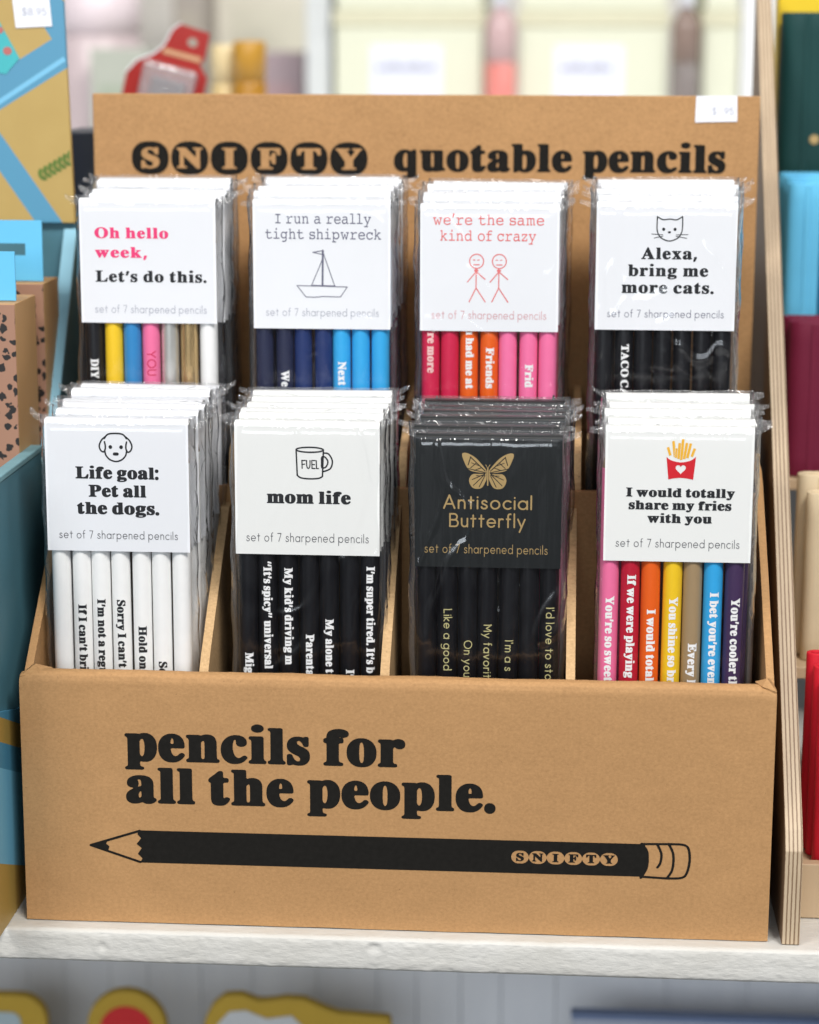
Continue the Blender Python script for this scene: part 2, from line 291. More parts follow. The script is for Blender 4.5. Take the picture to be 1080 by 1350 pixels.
# ------------------------------------------------------------------ outlines of letters and drawings (unit: cap height, or drawing height)
HEAVY_SERIF = {
 "'": [[63,521,-27,8,-20,14,-8,12,-6,14,-2,26,5,27,46,180,27,127,12,32,11,14,15,12,20,9,20,3,120,1,27,-4,20,-8,20,-15,10,-11,7,-13,6,-27,-3,-27,-20,-65,-29,-75,-44,-97,-40,-81,-14,-21,-13,-14,-13,-10,-14,-6,-20,-5,-20,-2,-46,0]],
 ',': [[63,-248,-27,8,-20,14,-8,12,-6,14,-2,26,5,27,46,180,27,127,12,32,11,14,15,12,20,9,20,3,120,1,27,-4,20,-8,20,-15,10,-11,7,-13,6,-27,-3,-27,-20,-65,-29,-75,-44,-97,-40,-81,-14,-20,-13,-15,-13,-10,-14,-6,-20,-5,-20,-2,-46,0]],
 '.': [[142,-78,-40,10,-25,11,-22,15,-27,28,-14,23,-8,27,-6,33,1,34,8,33,12,27,14,20,27,24,26,15,27,9,33,6,34,-1,33,-6,33,-12,27,-18,24,-24,16,-27,9,-26,5,-34,-2,-33,-7,-33,-12,-25,-15,-22,-25,-22,-26,-16,-34,-11,-33,-6]],
 ':': [[142,-78,-40,10,-25,11,-22,15,-26,28,-15,23,-8,27,-6,33,1,34,8,33,12,27,14,20,27,24,27,15,26,9,34,6,33,-1,33,-6,34,-12,26,-18,24,-24,16,-27,9,-26,5,-34,-2,-33,-7,-33,-11,-25,-16,-22,-24,-22,-27,-16,-33,-11,-34,-6],[135,555,-40,11,-26,14,-27,22,-20,25,-13,29,-8,33,-1,34,5,33,9,27,15,25,20,21,28,20,32,13,40,8,26,0,34,-5,28,-9,26,-13,26,-22,19,-25,12,-27,7,-33,2,-33,-5,-34,-9,-26,-13,-23,-22,-24,-25,-19,-26,-13,-34,-8,-33,-4]],
 'A': [[48,-31,-26,10,-13,11,-4,7,-5,20,1,13,4,13,4,7,13,11,46,18,20,12,20,21,20,32,410,873,10,14,14,12,13,6,20,6,27,2,26,-1,27,-5,20,-9,20,-17,13,-22,385,-786,39,-74,21,-33,18,-20,17,-11,40,-18,13,-11,4,-7,4,-13,1,-13,-2,-14,-6,-12,-14,-12,-13,-6,-20,-5,-20,-1,-500,0,-33,1,-20,5,-20,11,-7,7,-6,12,-2,14,0,13,8,19,13,12,14,6,53,10,20,6,13,12,5,15,-3,20,-8,20,-27,60,-13,25,-17,15,-23,7,-200,1,-20,-2,-14,-3,-13,-8,-7,-8,-13,-22,-27,-58,-7,-20,-3,-20,5,-20,14,-14,18,-6,53,-10,14,-6,12,-11,7,-13,2,-20,-5,-20,-10,-14,-13,-8,-13,-4,-34,-4,-300,0],[487,390,28,-3,53,1,14,3,6,4,7,8,1,14,-3,13,-25,53,-19,34,-7,7,-7,3,-7,0,-6,-4,-12,-13,-37,-80,-4,-13,2,-14,4,-6]],
 'C': [[563,-54,-74,9,-72,18,-74,26,-67,32,-57,35,-50,40,-52,54,-41,55,-32,58,-22,60,-15,67,-7,66,0,80,10,74,18,66,26,60,29,48,35,46,38,40,47,40,53,35,60,32,53,22,67,22,53,12,67,9,67,4,73,-1,53,-5,54,-9,60,-14,80,-24,20,-2,13,3,7,4,32,32,14,8,14,4,20,3,33,1,27,-4,16,-6,10,-6,11,-14,4,-13,1,-13,1,-294,-3,-24,-7,-15,-13,-12,-14,-6,-26,-5,-40,0,-27,6,-20,10,-19,20,-33,60,-26,40,-26,33,-25,27,-39,33,-39,27,-33,17,-40,13,-40,7,-40,1,-40,-7,-32,-11,-28,-17,-27,-23,-26,-32,-21,-35,-16,-33,-16,-47,-19,-87,-8,-66,-3,-60,3,-94,13,-86,12,-47,12,-33,15,-34,19,-33,21,-27,21,-21,27,-20,26,-15,27,-10,27,-7,33,-5,33,-1,34,3,33,5,53,16,60,27,60,39,80,68,20,10,27,6,20,0,20,-3,20,-8,13,-8,14,-9,13,-14,7,-13,3,-13,-5,-20,-12,-17,-40,-41,-32,-29,-34,-26,-34,-21,-46,-25,-40,-18,-47,-16,-47,-14,-80,-16,-93,-7,-67,0]],
 'D': [[61,-31,-27,10,-13,11,-4,7,-4,13,0,13,5,20,9,12,14,8,20,7,40,8,20,11,8,8,8,13,6,20,3,20,3,60,-1,607,-3,33,-6,27,-8,20,-10,13,-14,9,-13,5,-60,13,-13,6,-14,14,-6,13,-1,20,4,13,10,14,13,8,20,6,60,2,540,0,87,-6,73,-10,60,-14,67,-20,47,-19,60,-30,40,-25,40,-31,35,-35,31,-38,27,-42,20,-41,16,-45,12,-47,7,-47,4,-60,-1,-53,-6,-73,-7,-40,-11,-47,-15,-40,-18,-40,-25,-40,-20,-27,-43,-44,-26,-22,-67,-42,-87,-38,-100,-28,-93,-15,-147,-7,-500,0],[587,90,20,-1,34,5,26,6,27,10,22,13,25,19,20,21,15,20,17,27,16,33,12,34,10,33,15,80,7,93,-4,94,-10,80,-20,73,-16,40,-14,27,-17,26,-18,23,-20,19,-27,20,-21,12,-25,9,-34,7,-26,2,-14,0,-13,-4,-12,-8,-5,-6,-6,-14,-4,-13,-3,-40,1,-673,3,-27,8,-20,11,-13]],
 'E': [[48,-31,-27,10,-12,11,-4,7,-5,13,0,13,6,20,12,14,17,8,60,10,13,4,13,7,11,11,8,13,7,20,4,20,3,53,-1,607,-2,33,-6,27,-7,20,-7,13,-10,10,-13,8,-67,16,-13,5,-10,8,-10,13,-3,20,2,14,8,15,13,10,13,6,20,4,34,1,920,0,40,-4,13,-4,13,-9,11,-13,4,-13,1,-13,0,-254,-4,-20,-8,-13,-10,-9,-20,-8,-27,-4,-33,2,-20,4,-20,11,-14,17,-26,74,-13,26,-13,20,-17,20,-17,16,-20,13,-20,10,-34,11,-46,10,-54,6,-53,3,-27,0,-20,-4,-13,-6,-11,-12,-6,-20,-4,-33,0,-200,1,-20,3,-14,4,-7,6,-6,14,-4,20,4,22,13,21,20,14,20,14,27,31,87,10,13,8,7,13,6,20,6,20,2,27,-1,20,-3,13,-5,13,-8,9,-11,5,-13,3,-27,0,-426,-2,-27,-4,-13,-11,-13,-13,-9,-20,-6,-33,-2,-27,2,-27,7,-13,9,-12,18,-21,80,-14,33,-13,22,-20,22,-20,14,-20,7,-20,0,-9,-4,-5,-7,-6,-20,-1,-227,2,-33,6,-27,13,-17,20,-9,33,-2,60,3,60,7,47,10,33,11,34,16,26,17,30,24,20,20,22,27,18,27,32,53,19,20,19,10,27,5,40,1,33,-6,18,-10,9,-10,5,-17,0,-20,-56,-253,-8,-27,-9,-13,-12,-10,-13,-6,-20,-5,-27,-2,-933,0]],
 'F': [[47,-30,-13,4,-13,6,-7,6,-8,11,-4,13,0,13,5,20,11,14,16,9,60,14,13,5,14,9,13,16,6,13,9,40,2,47,0,607,-2,26,-6,27,-8,20,-10,13,-11,9,-13,7,-70,18,-13,6,-11,11,-6,16,-1,20,4,13,10,13,13,9,20,6,60,2,894,0,40,-4,13,-4,13,-9,11,-13,4,-13,2,-13,-1,-254,-4,-20,-7,-13,-11,-9,-20,-8,-34,-4,-33,3,-20,5,-20,13,-13,20,-23,67,-25,46,-15,20,-17,17,-20,14,-20,11,-34,12,-46,9,-54,5,-53,2,-27,-1,-20,-6,-11,-9,-6,-14,-4,-33,1,-213,3,-27,4,-8,7,-7,13,-3,20,6,20,13,18,19,14,20,13,27,28,85,7,10,14,11,19,8,20,3,34,1,26,-3,20,-8,11,-7,10,-14,3,-13,2,-33,0,-420,-2,-27,-4,-13,-6,-9,-7,-6,-13,-7,-34,-7,-46,1,-20,5,-14,6,-11,10,-8,13,-17,60,-11,34,-17,33,-16,22,-13,13,-13,9,-14,6,-13,3,-7,-1,-10,-5,-5,-7,-4,-13,-2,-34,1,-200,2,-33,7,-27,6,-13,10,-13,9,-7,13,-7,27,-6,60,-7,20,-6,14,-7,12,-14,6,-20,-2,-20,-10,-17,-13,-9,-14,-5,-40,-5,-560,0]],
 'H': [[48,-31,-27,10,-12,11,-4,7,-4,13,-1,13,6,20,9,12,13,8,20,7,47,9,22,11,11,11,9,16,6,20,3,20,3,60,0,600,-2,26,-5,27,-8,20,-13,17,-13,10,-13,5,-60,15,-14,7,-12,13,-5,13,-1,20,4,13,10,14,11,7,20,6,40,3,520,0,27,-1,53,-7,47,7,26,1,520,0,34,-1,20,-5,13,-6,13,-11,6,-13,2,-20,-6,-20,-8,-10,-14,-9,-13,-5,-60,-14,-15,-9,-12,-13,-9,-20,-4,-20,-3,-54,0,-600,3,-53,10,-33,7,-14,13,-13,10,-7,13,-5,54,-12,13,-6,11,-10,8,-13,3,-20,-5,-20,-11,-14,-13,-8,-13,-4,-20,-3,-27,-1,-520,0,-26,1,-47,7,-53,-7,-27,-1,-513,0],[686,63,82,14,20,6,18,14,13,20,7,26,3,40,0,214,-1,20,-3,13,-10,14,-14,7,-13,2,-187,0,-33,-3,-12,-7,-6,-6,-5,-14,-2,-13,0,-220,3,-40,6,-27,6,-13,9,-13,8,-7,13,-8,20,-5],[562,590,13,-4,20,-1,186,0,27,4,13,12,6,16,2,20,-1,206,-3,27,-6,20,-7,13,-11,10,-13,7,-13,4,-74,13,-20,1,-93,-18,-13,-6,-14,-12,-7,-12,-4,-13,-6,-40,-1,-187,0,-27,3,-13,7,-13]],
 'I': [[48,-31,-26,10,-13,11,-4,7,-4,13,-1,13,5,20,10,13,13,8,20,7,54,12,20,9,12,11,9,14,7,20,4,20,2,53,0,627,-3,26,-4,20,-7,16,-14,15,-13,7,-13,3,-60,10,-20,9,-10,7,-8,13,-4,14,2,20,6,12,14,12,13,6,20,5,27,1,540,0,33,-2,27,-9,14,-12,8,-20,-1,-20,-8,-17,-11,-10,-16,-7,-66,-13,-20,-8,-8,-5,-11,-13,-6,-14,-4,-20,-4,-53,0,-613,5,-54,5,-20,9,-16,14,-14,13,-7,20,-6,53,-11,15,-6,12,-8,9,-12,6,-20,-2,-20,-6,-12,-14,-12,-13,-6,-20,-5,-20,-1,-540,0]],
 'L': [[48,-31,-27,10,-12,11,-4,7,-4,13,-1,13,6,20,9,12,13,8,20,7,47,9,22,11,11,11,9,16,6,20,3,20,3,60,0,606,-7,47,-7,20,-7,12,-13,12,-14,7,-60,14,-13,5,-13,10,-9,13,-3,14,0,13,5,15,9,12,18,9,20,5,26,2,554,0,33,-3,13,-4,14,-6,13,-15,5,-15,-1,-20,-4,-10,-7,-9,-13,-10,-13,-5,-20,-4,-54,-7,-23,-8,-10,-8,-10,-12,-8,-20,-4,-20,-3,-60,0,-587,1,-47,6,-33,7,-13,14,-14,17,-6,27,-2,53,2,53,6,47,9,40,13,27,13,26,17,27,22,20,20,22,26,23,34,43,80,19,20,20,10,20,4,33,2,33,-3,20,-8,15,-12,7,-13,1,-20,-6,-40,-47,-247,-5,-20,-7,-13,-12,-14,-19,-10,-20,-4,-27,-2,-926,0]],
 'M': [[48,-31,-27,10,-12,11,-4,7,-4,13,-1,13,6,20,9,12,13,8,20,7,53,11,20,11,11,11,8,14,7,20,4,20,3,53,-1,620,-2,33,-5,20,-6,14,-11,13,-14,9,-14,4,-46,8,-20,6,-14,7,-12,13,-5,13,-1,20,5,15,13,15,20,8,34,5,386,0,47,-3,20,-6,13,-7,14,-14,16,-26,230,-469,14,-20,13,-8,7,0,6,4,16,19,236,480,13,20,15,15,27,11,33,4,394,0,26,-2,20,-5,14,-6,10,-10,7,-13,2,-20,-4,-14,-9,-14,-13,-9,-13,-6,-45,-11,-15,-5,-14,-9,-13,-15,-8,-17,-6,-20,-3,-27,-2,-40,0,-560,5,-87,10,-33,7,-13,10,-10,20,-9,54,-11,13,-6,13,-11,10,-20,0,-20,-4,-13,-12,-15,-14,-7,-13,-5,-33,-3,-520,0,-27,1,-20,5,-13,6,-13,11,-7,13,-2,20,3,14,7,13,12,11,13,6,60,13,20,9,9,8,9,13,9,27,4,26,1,27,0,313,-5,38,-7,10,-7,0,-13,-12,-20,-34,-237,-488,-16,-24,-20,-15,-20,-7,-20,-3,-27,-1,-27,2,-20,5,-13,6,-20,17,-16,26,-231,470,-20,33,-6,7,-7,3,-7,-3,-6,-16,-3,-40,0,-294,1,-26,5,-27,12,-27,18,-17,20,-8,60,-10,13,-5,14,-7,11,-13,5,-13,0,-20,-4,-13,-11,-14,-10,-6,-18,-7,-20,-2,-353,-1]],
 'N': [[1028,-54,-20,5,-13,5,-16,10,-15,14,-563,589,-26,23,-14,3,-6,-3,-7,-12,-3,-34,0,-360,1,-26,4,-27,11,-29,9,-11,9,-7,22,-8,54,-11,13,-5,13,-9,9,-13,4,-14,0,-13,-6,-17,-13,-14,-14,-7,-20,-5,-26,-2,-347,0,-33,6,-14,6,-8,6,-9,14,-4,20,4,20,9,13,8,7,20,8,60,12,14,7,13,14,9,19,4,20,4,60,0,580,-2,40,-5,20,-8,13,-35,39,-27,24,-47,25,-13,13,-6,12,-2,20,6,20,9,11,13,9,13,4,20,3,27,1,313,0,27,-3,27,-10,20,-13,20,-19,400,-421,20,-18,13,-6,7,1,8,8,6,27,0,226,-2,40,-5,27,-4,13,-7,14,-16,15,-20,8,-60,12,-14,6,-13,10,-8,15,-2,14,3,20,7,12,13,11,20,7,20,3,40,1,320,0,34,-5,13,-6,13,-10,8,-13,3,-14,-2,-20,-7,-13,-8,-8,-14,-7,-20,-6,-40,-8,-23,-11,-10,-10,-7,-10,-7,-20,-4,-20,-3,-60,0,-767,-2,-40,-4,-13,-6,-8,-7,-7,-13,-7,-34,-7,-26,-1]],
 'O': [[569,-54,-66,9,-67,16,-73,25,-66,30,-54,32,-49,35,-51,46,-40,46,-34,49,-27,52,-21,54,-13,53,-8,67,0,73,6,60,13,60,20,53,27,54,30,46,40,47,47,44,46,36,54,32,60,30,60,23,66,19,60,12,60,6,80,3,87,-4,67,-9,66,-16,60,-21,51,-22,56,-29,47,-30,41,-34,41,-40,34,-40,30,-44,27,-51,18,-45,13,-47,9,-53,3,-53,-1,-74,-8,-53,-11,-47,-16,-46,-19,-40,-28,-46,-31,-41,-36,-38,-40,-36,-43,-33,-43,-26,-54,-27,-53,-22,-60,-20,-53,-13,-54,-9,-60,-5,-86,-1],[628,66,28,-3,27,1,26,4,20,7,23,11,24,18,20,20,18,22,15,25,15,29,13,33,12,40,16,73,9,100,0,107,-8,87,-9,46,-10,40,-11,34,-15,33,-18,33,-18,27,-22,27,-20,18,-22,15,-25,13,-27,8,-26,3,-27,0,-27,-4,-26,-9,-20,-11,-20,-14,-21,-19,-16,-20,-18,-27,-28,-60,-19,-67,-14,-86,-7,-100,0,-40,2,-47,11,-87,15,-66,25,-67,30,-53,20,-26,20,-21,20,-16,20,-13,20,-10]],
 'P': [[48,-31,-27,10,-12,11,-4,7,-4,13,-1,13,6,20,9,12,13,8,20,7,47,9,22,11,11,11,9,16,6,20,3,20,3,60,0,600,-2,26,-5,27,-8,20,-13,17,-13,10,-13,5,-60,15,-14,7,-12,13,-5,13,-1,20,4,13,8,11,13,9,13,5,40,5,560,0,67,-2,60,-5,47,-7,40,-8,40,-11,40,-15,33,-16,33,-19,27,-20,29,-27,31,-40,19,-40,11,-46,3,-54,-4,-53,-7,-27,-7,-20,-22,-40,-33,-40,-39,-33,-41,-25,-47,-21,-60,-20,-53,-13,-60,-8,-73,-4,-100,-3,-16,-6,-12,-13,-3,-14,-1,-20,0,-166,2,-40,7,-34,10,-20,6,-7,13,-11,20,-7,54,-11,13,-5,13,-10,10,-15,3,-20,-5,-20,-8,-11,-13,-9,-13,-5,-40,-5,-520,0],[557,550,18,-6,33,5,27,11,20,15,17,22,13,26,10,34,6,33,1,47,-4,40,-8,40,-13,33,-16,24,-20,19,-20,11,-26,6,-20,-1,-14,-6,-11,-13,-6,-27,-1,-273,4,-27]],
 'S': [[49,-54,-22,7,-17,13,-7,14,-3,20,0,326,2,14,5,13,9,11,13,8,14,5,19,3,41,0,33,-7,20,-11,9,-9,8,-13,27,-74,18,-40,18,-31,20,-29,27,-31,26,-23,31,-19,32,-13,37,-9,40,-3,40,4,34,10,27,18,24,26,17,34,6,33,-4,27,-12,26,-20,27,-25,22,-47,26,-193,84,-47,22,-46,26,-40,25,-39,28,-35,33,-23,27,-24,40,-15,40,-8,40,-2,54,3,46,9,40,15,40,24,40,21,27,21,20,26,22,33,21,34,17,40,16,40,13,40,9,33,4,53,3,80,-3,67,-8,120,-23,20,4,40,22,33,8,27,0,27,-2,20,-6,13,-7,13,-17,6,-26,0,-267,-2,-20,-4,-13,-9,-14,-17,-10,-27,-7,-40,0,-27,4,-13,5,-13,8,-16,20,-24,54,-18,33,-18,27,-24,29,-32,31,-28,21,-34,20,-33,13,-33,6,-27,1,-33,-5,-27,-10,-26,-20,-16,-20,-12,-26,-3,-27,5,-27,13,-26,19,-21,33,-26,27,-15,33,-16,214,-88,80,-38,40,-24,35,-26,31,-28,27,-30,22,-35,17,-47,9,-46,2,-54,-3,-46,-10,-47,-16,-40,-25,-40,-22,-27,-28,-26,-26,-21,-33,-20,-37,-19,-37,-15,-46,-16,-40,-10,-47,-8,-47,-5,-133,0,-67,8,-93,24,-20,2,-20,-5,-33,-21,-20,-7,-34,-4]],
 'T': [[256,-31,-26,10,-13,11,-4,7,-4,13,-1,13,6,20,12,14,17,8,20,5,47,8,13,4,13,8,13,13,7,14,7,20,4,20,2,46,0,640,-3,40,-7,14,-9,7,-14,2,-13,-2,-20,-7,-20,-10,-20,-13,-20,-17,-23,-27,-18,-27,-17,-40,-19,-60,-10,-16,-12,-10,-21,-8,-27,-4,-33,0,-27,6,-13,6,-13,12,-7,14,-2,14,-1,253,3,25,7,15,13,11,13,6,20,5,34,1,966,0,40,-5,14,-4,10,-7,11,-14,4,-13,2,-13,0,-254,-3,-20,-6,-13,-12,-12,-13,-6,-27,-6,-40,0,-26,6,-21,11,-6,7,-8,13,-21,67,-19,40,-13,20,-17,20,-15,15,-20,15,-20,11,-20,8,-20,6,-14,1,-13,-2,-7,-4,-6,-9,-3,-8,-3,-40,0,-633,1,-40,3,-27,11,-33,9,-13,8,-8,14,-8,13,-4,47,-6,20,-5,13,-6,13,-10,8,-13,3,-14,-2,-20,-7,-13,-15,-12,-13,-6,-20,-4,-20,-1,-547,0]],
 'W': [[521,-54,-20,5,-16,9,-13,13,-12,20,-352,880,-14,25,-13,15,-20,13,-40,16,-13,11,-4,7,-4,13,0,20,5,13,9,11,14,9,13,4,20,3,27,1,453,0,27,-2,40,-11,13,-1,53,12,34,2,486,0,27,-1,20,-5,20,-11,12,-17,4,-20,-5,-20,-11,-13,-13,-8,-17,-6,-37,-7,-13,-7,-11,-13,-2,-20,12,-40,94,-237,14,-26,6,-7,7,-4,7,0,6,4,8,10,10,20,83,220,11,34,4,20,-3,20,-6,11,-7,6,-13,7,-47,13,-13,6,-11,10,-7,13,-2,20,3,14,9,13,15,11,20,7,26,3,40,0,247,-1,33,-7,20,-13,7,-13,3,-14,0,-13,-4,-13,-12,-16,-40,-23,-18,-15,-19,-26,-17,-34,-324,-840,-12,-26,-10,-14,-14,-10,-20,-8,-20,-4,-33,0,-27,2,-20,6,-13,8,-14,13,-20,40,-182,447,-11,20,-6,6,-7,5,-7,0,-6,-3,-7,-7,-13,-22,-204,-446,-17,-33,-11,-14,-8,-7,-27,-11,-33,-4],[658,533,10,-6,6,0,7,4,7,7,9,15,87,193,6,20,1,20,-6,27,-21,53,-13,27,-11,13,-12,10,-20,8,-74,18,-20,1,-60,-15,-19,-8,-11,-14,-3,-13,0,-13,7,-28,18,-52,93,-234,10,-20]],
 'Y': [[342,-31,-23,8,-17,13,-8,20,0,20,8,17,13,13,20,8,47,9,20,7,15,13,12,20,9,33,4,53,0,140,-4,34,-9,20,-14,24,-287,449,-20,24,-20,17,-20,11,-40,15,-11,6,-9,10,-6,15,-2,15,2,14,7,13,13,11,13,6,20,5,27,1,520,0,31,-3,22,-8,13,-10,8,-15,2,-20,-6,-20,-10,-13,-15,-7,-19,-6,-40,-5,-13,-5,-10,-11,-1,-7,1,-13,15,-33,122,-205,11,-15,8,-7,14,-3,7,2,11,8,22,28,113,163,16,29,7,20,1,13,-3,13,-4,7,-10,8,-20,8,-53,9,-14,6,-11,9,-7,13,-3,20,4,20,11,14,20,10,33,6,307,0,60,-2,20,-6,13,-9,10,-13,4,-13,0,-20,-7,-17,-9,-10,-10,-6,-35,-15,-21,-12,-19,-16,-21,-24,-36,-47,-245,-346,-17,-27,-9,-20,-4,-40,0,-200,3,-40,6,-27,10,-20,7,-8,13,-10,20,-7,53,-11,14,-6,13,-11,7,-13,3,-20,-2,-14,-8,-15,-13,-10,-14,-6,-20,-4,-20,-1,-520,0]],
 'a': [[216,-49,-40,5,-33,7,-39,15,-28,16,-26,23,-20,24,-14,24,-11,33,-5,47,3,46,10,40,18,34,25,31,34,31,36,24,71,40,15,14,2,6,-6,7,-5,2,-60,12,-40,15,-27,18,-14,13,-10,13,-11,20,-5,19,-3,48,6,40,7,20,10,19,20,26,23,22,27,20,30,17,40,18,47,16,40,10,40,7,47,4,100,0,80,-6,46,-9,40,-12,40,-16,34,-17,33,-26,27,-30,20,-34,13,-37,8,-39,4,-46,0,-334,2,-26,3,-14,10,-12,46,-25,16,-16,7,-13,2,-14,-1,-13,-6,-13,-11,-15,-20,-18,-47,-30,-46,-19,-54,-12,-33,-2,-40,-1,-53,5,-40,10,-54,25,-20,4,-20,-4,-66,-23,-40,-8,-60,-6],[392,138,11,-5,7,0,14,5,9,7,10,11,9,22,3,33,-1,80,-3,14,-4,6,-4,4,-7,3,-13,-4,-20,-19,-14,-24,-12,-33,-5,-33,2,-27,7,-27],[362,465,8,-4,13,0,20,4,21,6,12,7,8,7,6,9,3,11,2,26,-1,47,-3,27,-5,20,-10,20,-11,13,-15,10,-14,4,-20,0,-13,-5,-7,-6,-3,-10,2,-13,21,-47,5,-33,-3,-33,-17,-47,-1,-7]],
 'b': [[133,-51,-21,7,-16,13,-7,13,-3,20,-1,840,-1,47,-5,20,-6,12,-7,7,-13,9,-30,12,-16,13,-7,14,0,20,6,14,14,12,20,8,20,3,300,1,26,-1,20,-4,14,-5,13,-9,9,-13,3,-13,2,-27,1,-146,5,-19,7,-9,6,-3,14,-2,66,12,80,2,47,-4,40,-10,53,-21,48,-26,46,-38,35,-42,22,-34,19,-40,15,-46,10,-47,6,-60,0,-60,-6,-60,-8,-47,-15,-46,-20,-47,-23,-40,-30,-40,-32,-34,-40,-32,-40,-25,-47,-22,-46,-15,-47,-8,-53,-5,-67,1,-40,4,-40,8,-40,12,-53,23,-20,2,-20,-7,-47,-27,-33,-13,-34,-5],[497,76,9,-1,14,3,17,11,17,20,15,33,12,40,10,54,6,53,3,67,0,46,-4,60,-7,47,-10,40,-13,33,-16,27,-17,15,-20,7,-13,-1,-14,-6,-11,-8,-11,-14,-12,-26,-4,-40,-1,-320,3,-60,7,-34,8,-20,15,-18]],
 'c': [[343,-49,-46,7,-40,11,-40,16,-40,22,-34,24,-36,34,-27,33,-27,40,-20,40,-14,40,-10,40,-7,47,-2,53,2,53,6,47,11,47,15,40,17,33,20,33,26,34,33,34,33,28,34,23,40,22,40,17,46,15,40,9,40,5,60,1,54,-1,46,-7,40,-10,47,-17,40,-22,33,-26,28,-31,17,-34,8,-40,0,-46,-10,-34,-16,-24,-20,-18,-27,-14,-33,-12,-33,-5,-40,-1,-34,4,-26,8,-20,8,-20,12,-18,16,-10,13,-10,20,-5,20,-4,73,-2,14,-5,9,-6,5,-7,2,-13,-3,-9,-7,-11,-13,-16,-33,-12,-40,-8,-47,-4,-60,2,-60,6,-53,12,-54,20,-53,26,-45,14,-17,19,-18,18,-13,16,-8,18,-6,15,-2,20,1,20,5,34,16,60,41,20,8,26,3,20,-2,14,-4,20,-9,13,-9,7,-8,9,-13,3,-13,-1,-14,-6,-13,-15,-20,-25,-27,-30,-26,-49,-35,-60,-30,-53,-17,-60,-11,-67,-4]],
 'd': [[303,-49,-47,9,-40,13,-40,19,-38,26,-35,33,-28,34,-25,41,-21,45,-15,47,-10,53,-4,54,0,73,6,60,11,53,15,47,20,47,16,26,18,27,44,47,23,20,23,16,54,28,53,18,47,8,86,1,74,-9,13,4,7,6,5,14,2,20,0,47,-3,27,-7,13,-11,10,-13,6,-40,9,-13,5,-14,8,-6,8,-7,14,1,20,6,13,17,14,29,8,54,2,300,-1,26,-3,20,-6,14,-9,8,-11,4,-14,2,-20,0,-766,2,-47,6,-27,11,-16,13,-11,34,-17,13,-14,6,-22,0,-13,-4,-13,-9,-13,-6,-6,-27,-10,-133,-15,-180,-30,-40,0,-47,12,-13,2,-20,-2,-47,-10,-33,-4,-60,-1],[429,118,14,-5,13,2,14,6,13,12,14,18,10,20,7,20,3,27,0,307,-1,40,-8,26,-12,20,-20,16,-20,6,-20,-5,-12,-10,-14,-20,-10,-20,-11,-33,-8,-34,-9,-86,0,-114,3,-46,6,-40,7,-34,12,-33,15,-27]],
 'e': [[337,-49,-47,7,-40,11,-40,16,-33,18,-34,24,-27,24,-29,34,-24,34,-20,36,-15,36,-12,40,-10,47,-5,53,-1,60,2,47,7,47,11,40,14,40,16,32,20,32,27,34,26,28,27,23,33,23,34,18,40,17,40,13,33,7,40,4,73,1,34,-2,33,-5,33,-9,40,-14,54,-26,24,-16,24,-20,20,-20,18,-23,17,-24,14,-27,11,-26,11,-34,8,-40,5,-33,2,-40,-2,-27,-4,-13,-9,-13,-19,-12,-20,-5,-40,-2,-274,0,-20,-2,-13,-5,-7,-6,-5,-8,-2,-20,9,-47,16,-47,18,-33,24,-30,27,-18,27,-9,20,-2,13,1,27,8,33,21,53,49,20,11,27,6,20,0,20,-4,20,-9,17,-11,13,-13,8,-13,2,-14,-2,-13,-9,-20,-16,-23,-26,-30,-27,-28,-48,-39,-59,-33,-60,-21,-53,-11,-73,-5],[393,498,24,-3,13,1,13,4,8,5,6,6,4,14,1,20,-2,26,-9,54,-8,17,-6,9,-14,7,-13,-3,-15,-17,-11,-27,-9,-33,-5,-40,2,-20,8,-13]],
 'f': [[48,-31,-22,8,-17,13,-7,13,-2,20,5,20,10,13,13,9,34,13,15,12,9,13,5,20,3,54,0,406,-3,20,-3,8,-6,10,-14,8,-28,8,-16,6,-9,8,-9,12,-5,20,0,27,2,27,6,13,13,14,13,6,40,13,8,7,5,7,4,13,4,47,7,33,16,33,21,27,22,20,26,19,34,17,33,14,60,17,53,9,60,3,87,0,47,-5,40,-8,46,-15,40,-20,20,-14,19,-17,10,-13,9,-20,4,-20,0,-20,-2,-20,-8,-20,-18,-22,-14,-10,-20,-11,-40,-13,-60,-11,-11,-7,-1,-6,18,-34,4,-20,-1,-40,-2,-13,-6,-13,-14,-14,-20,-8,-20,-3,-40,-2,-20,-6,-7,-6,-5,-8,-4,-20,-1,-413,1,-34,3,-20,4,-13,7,-13,13,-14,16,-6,53,-12,13,-7,9,-8,7,-13,3,-14,0,-13,-5,-15,-10,-12,-17,-9,-20,-5,-20,-2,-427,0],[479,790,9,-3,14,1,3,2,0,7,-10,7,-13,1,-4,-2,-3,-6]],
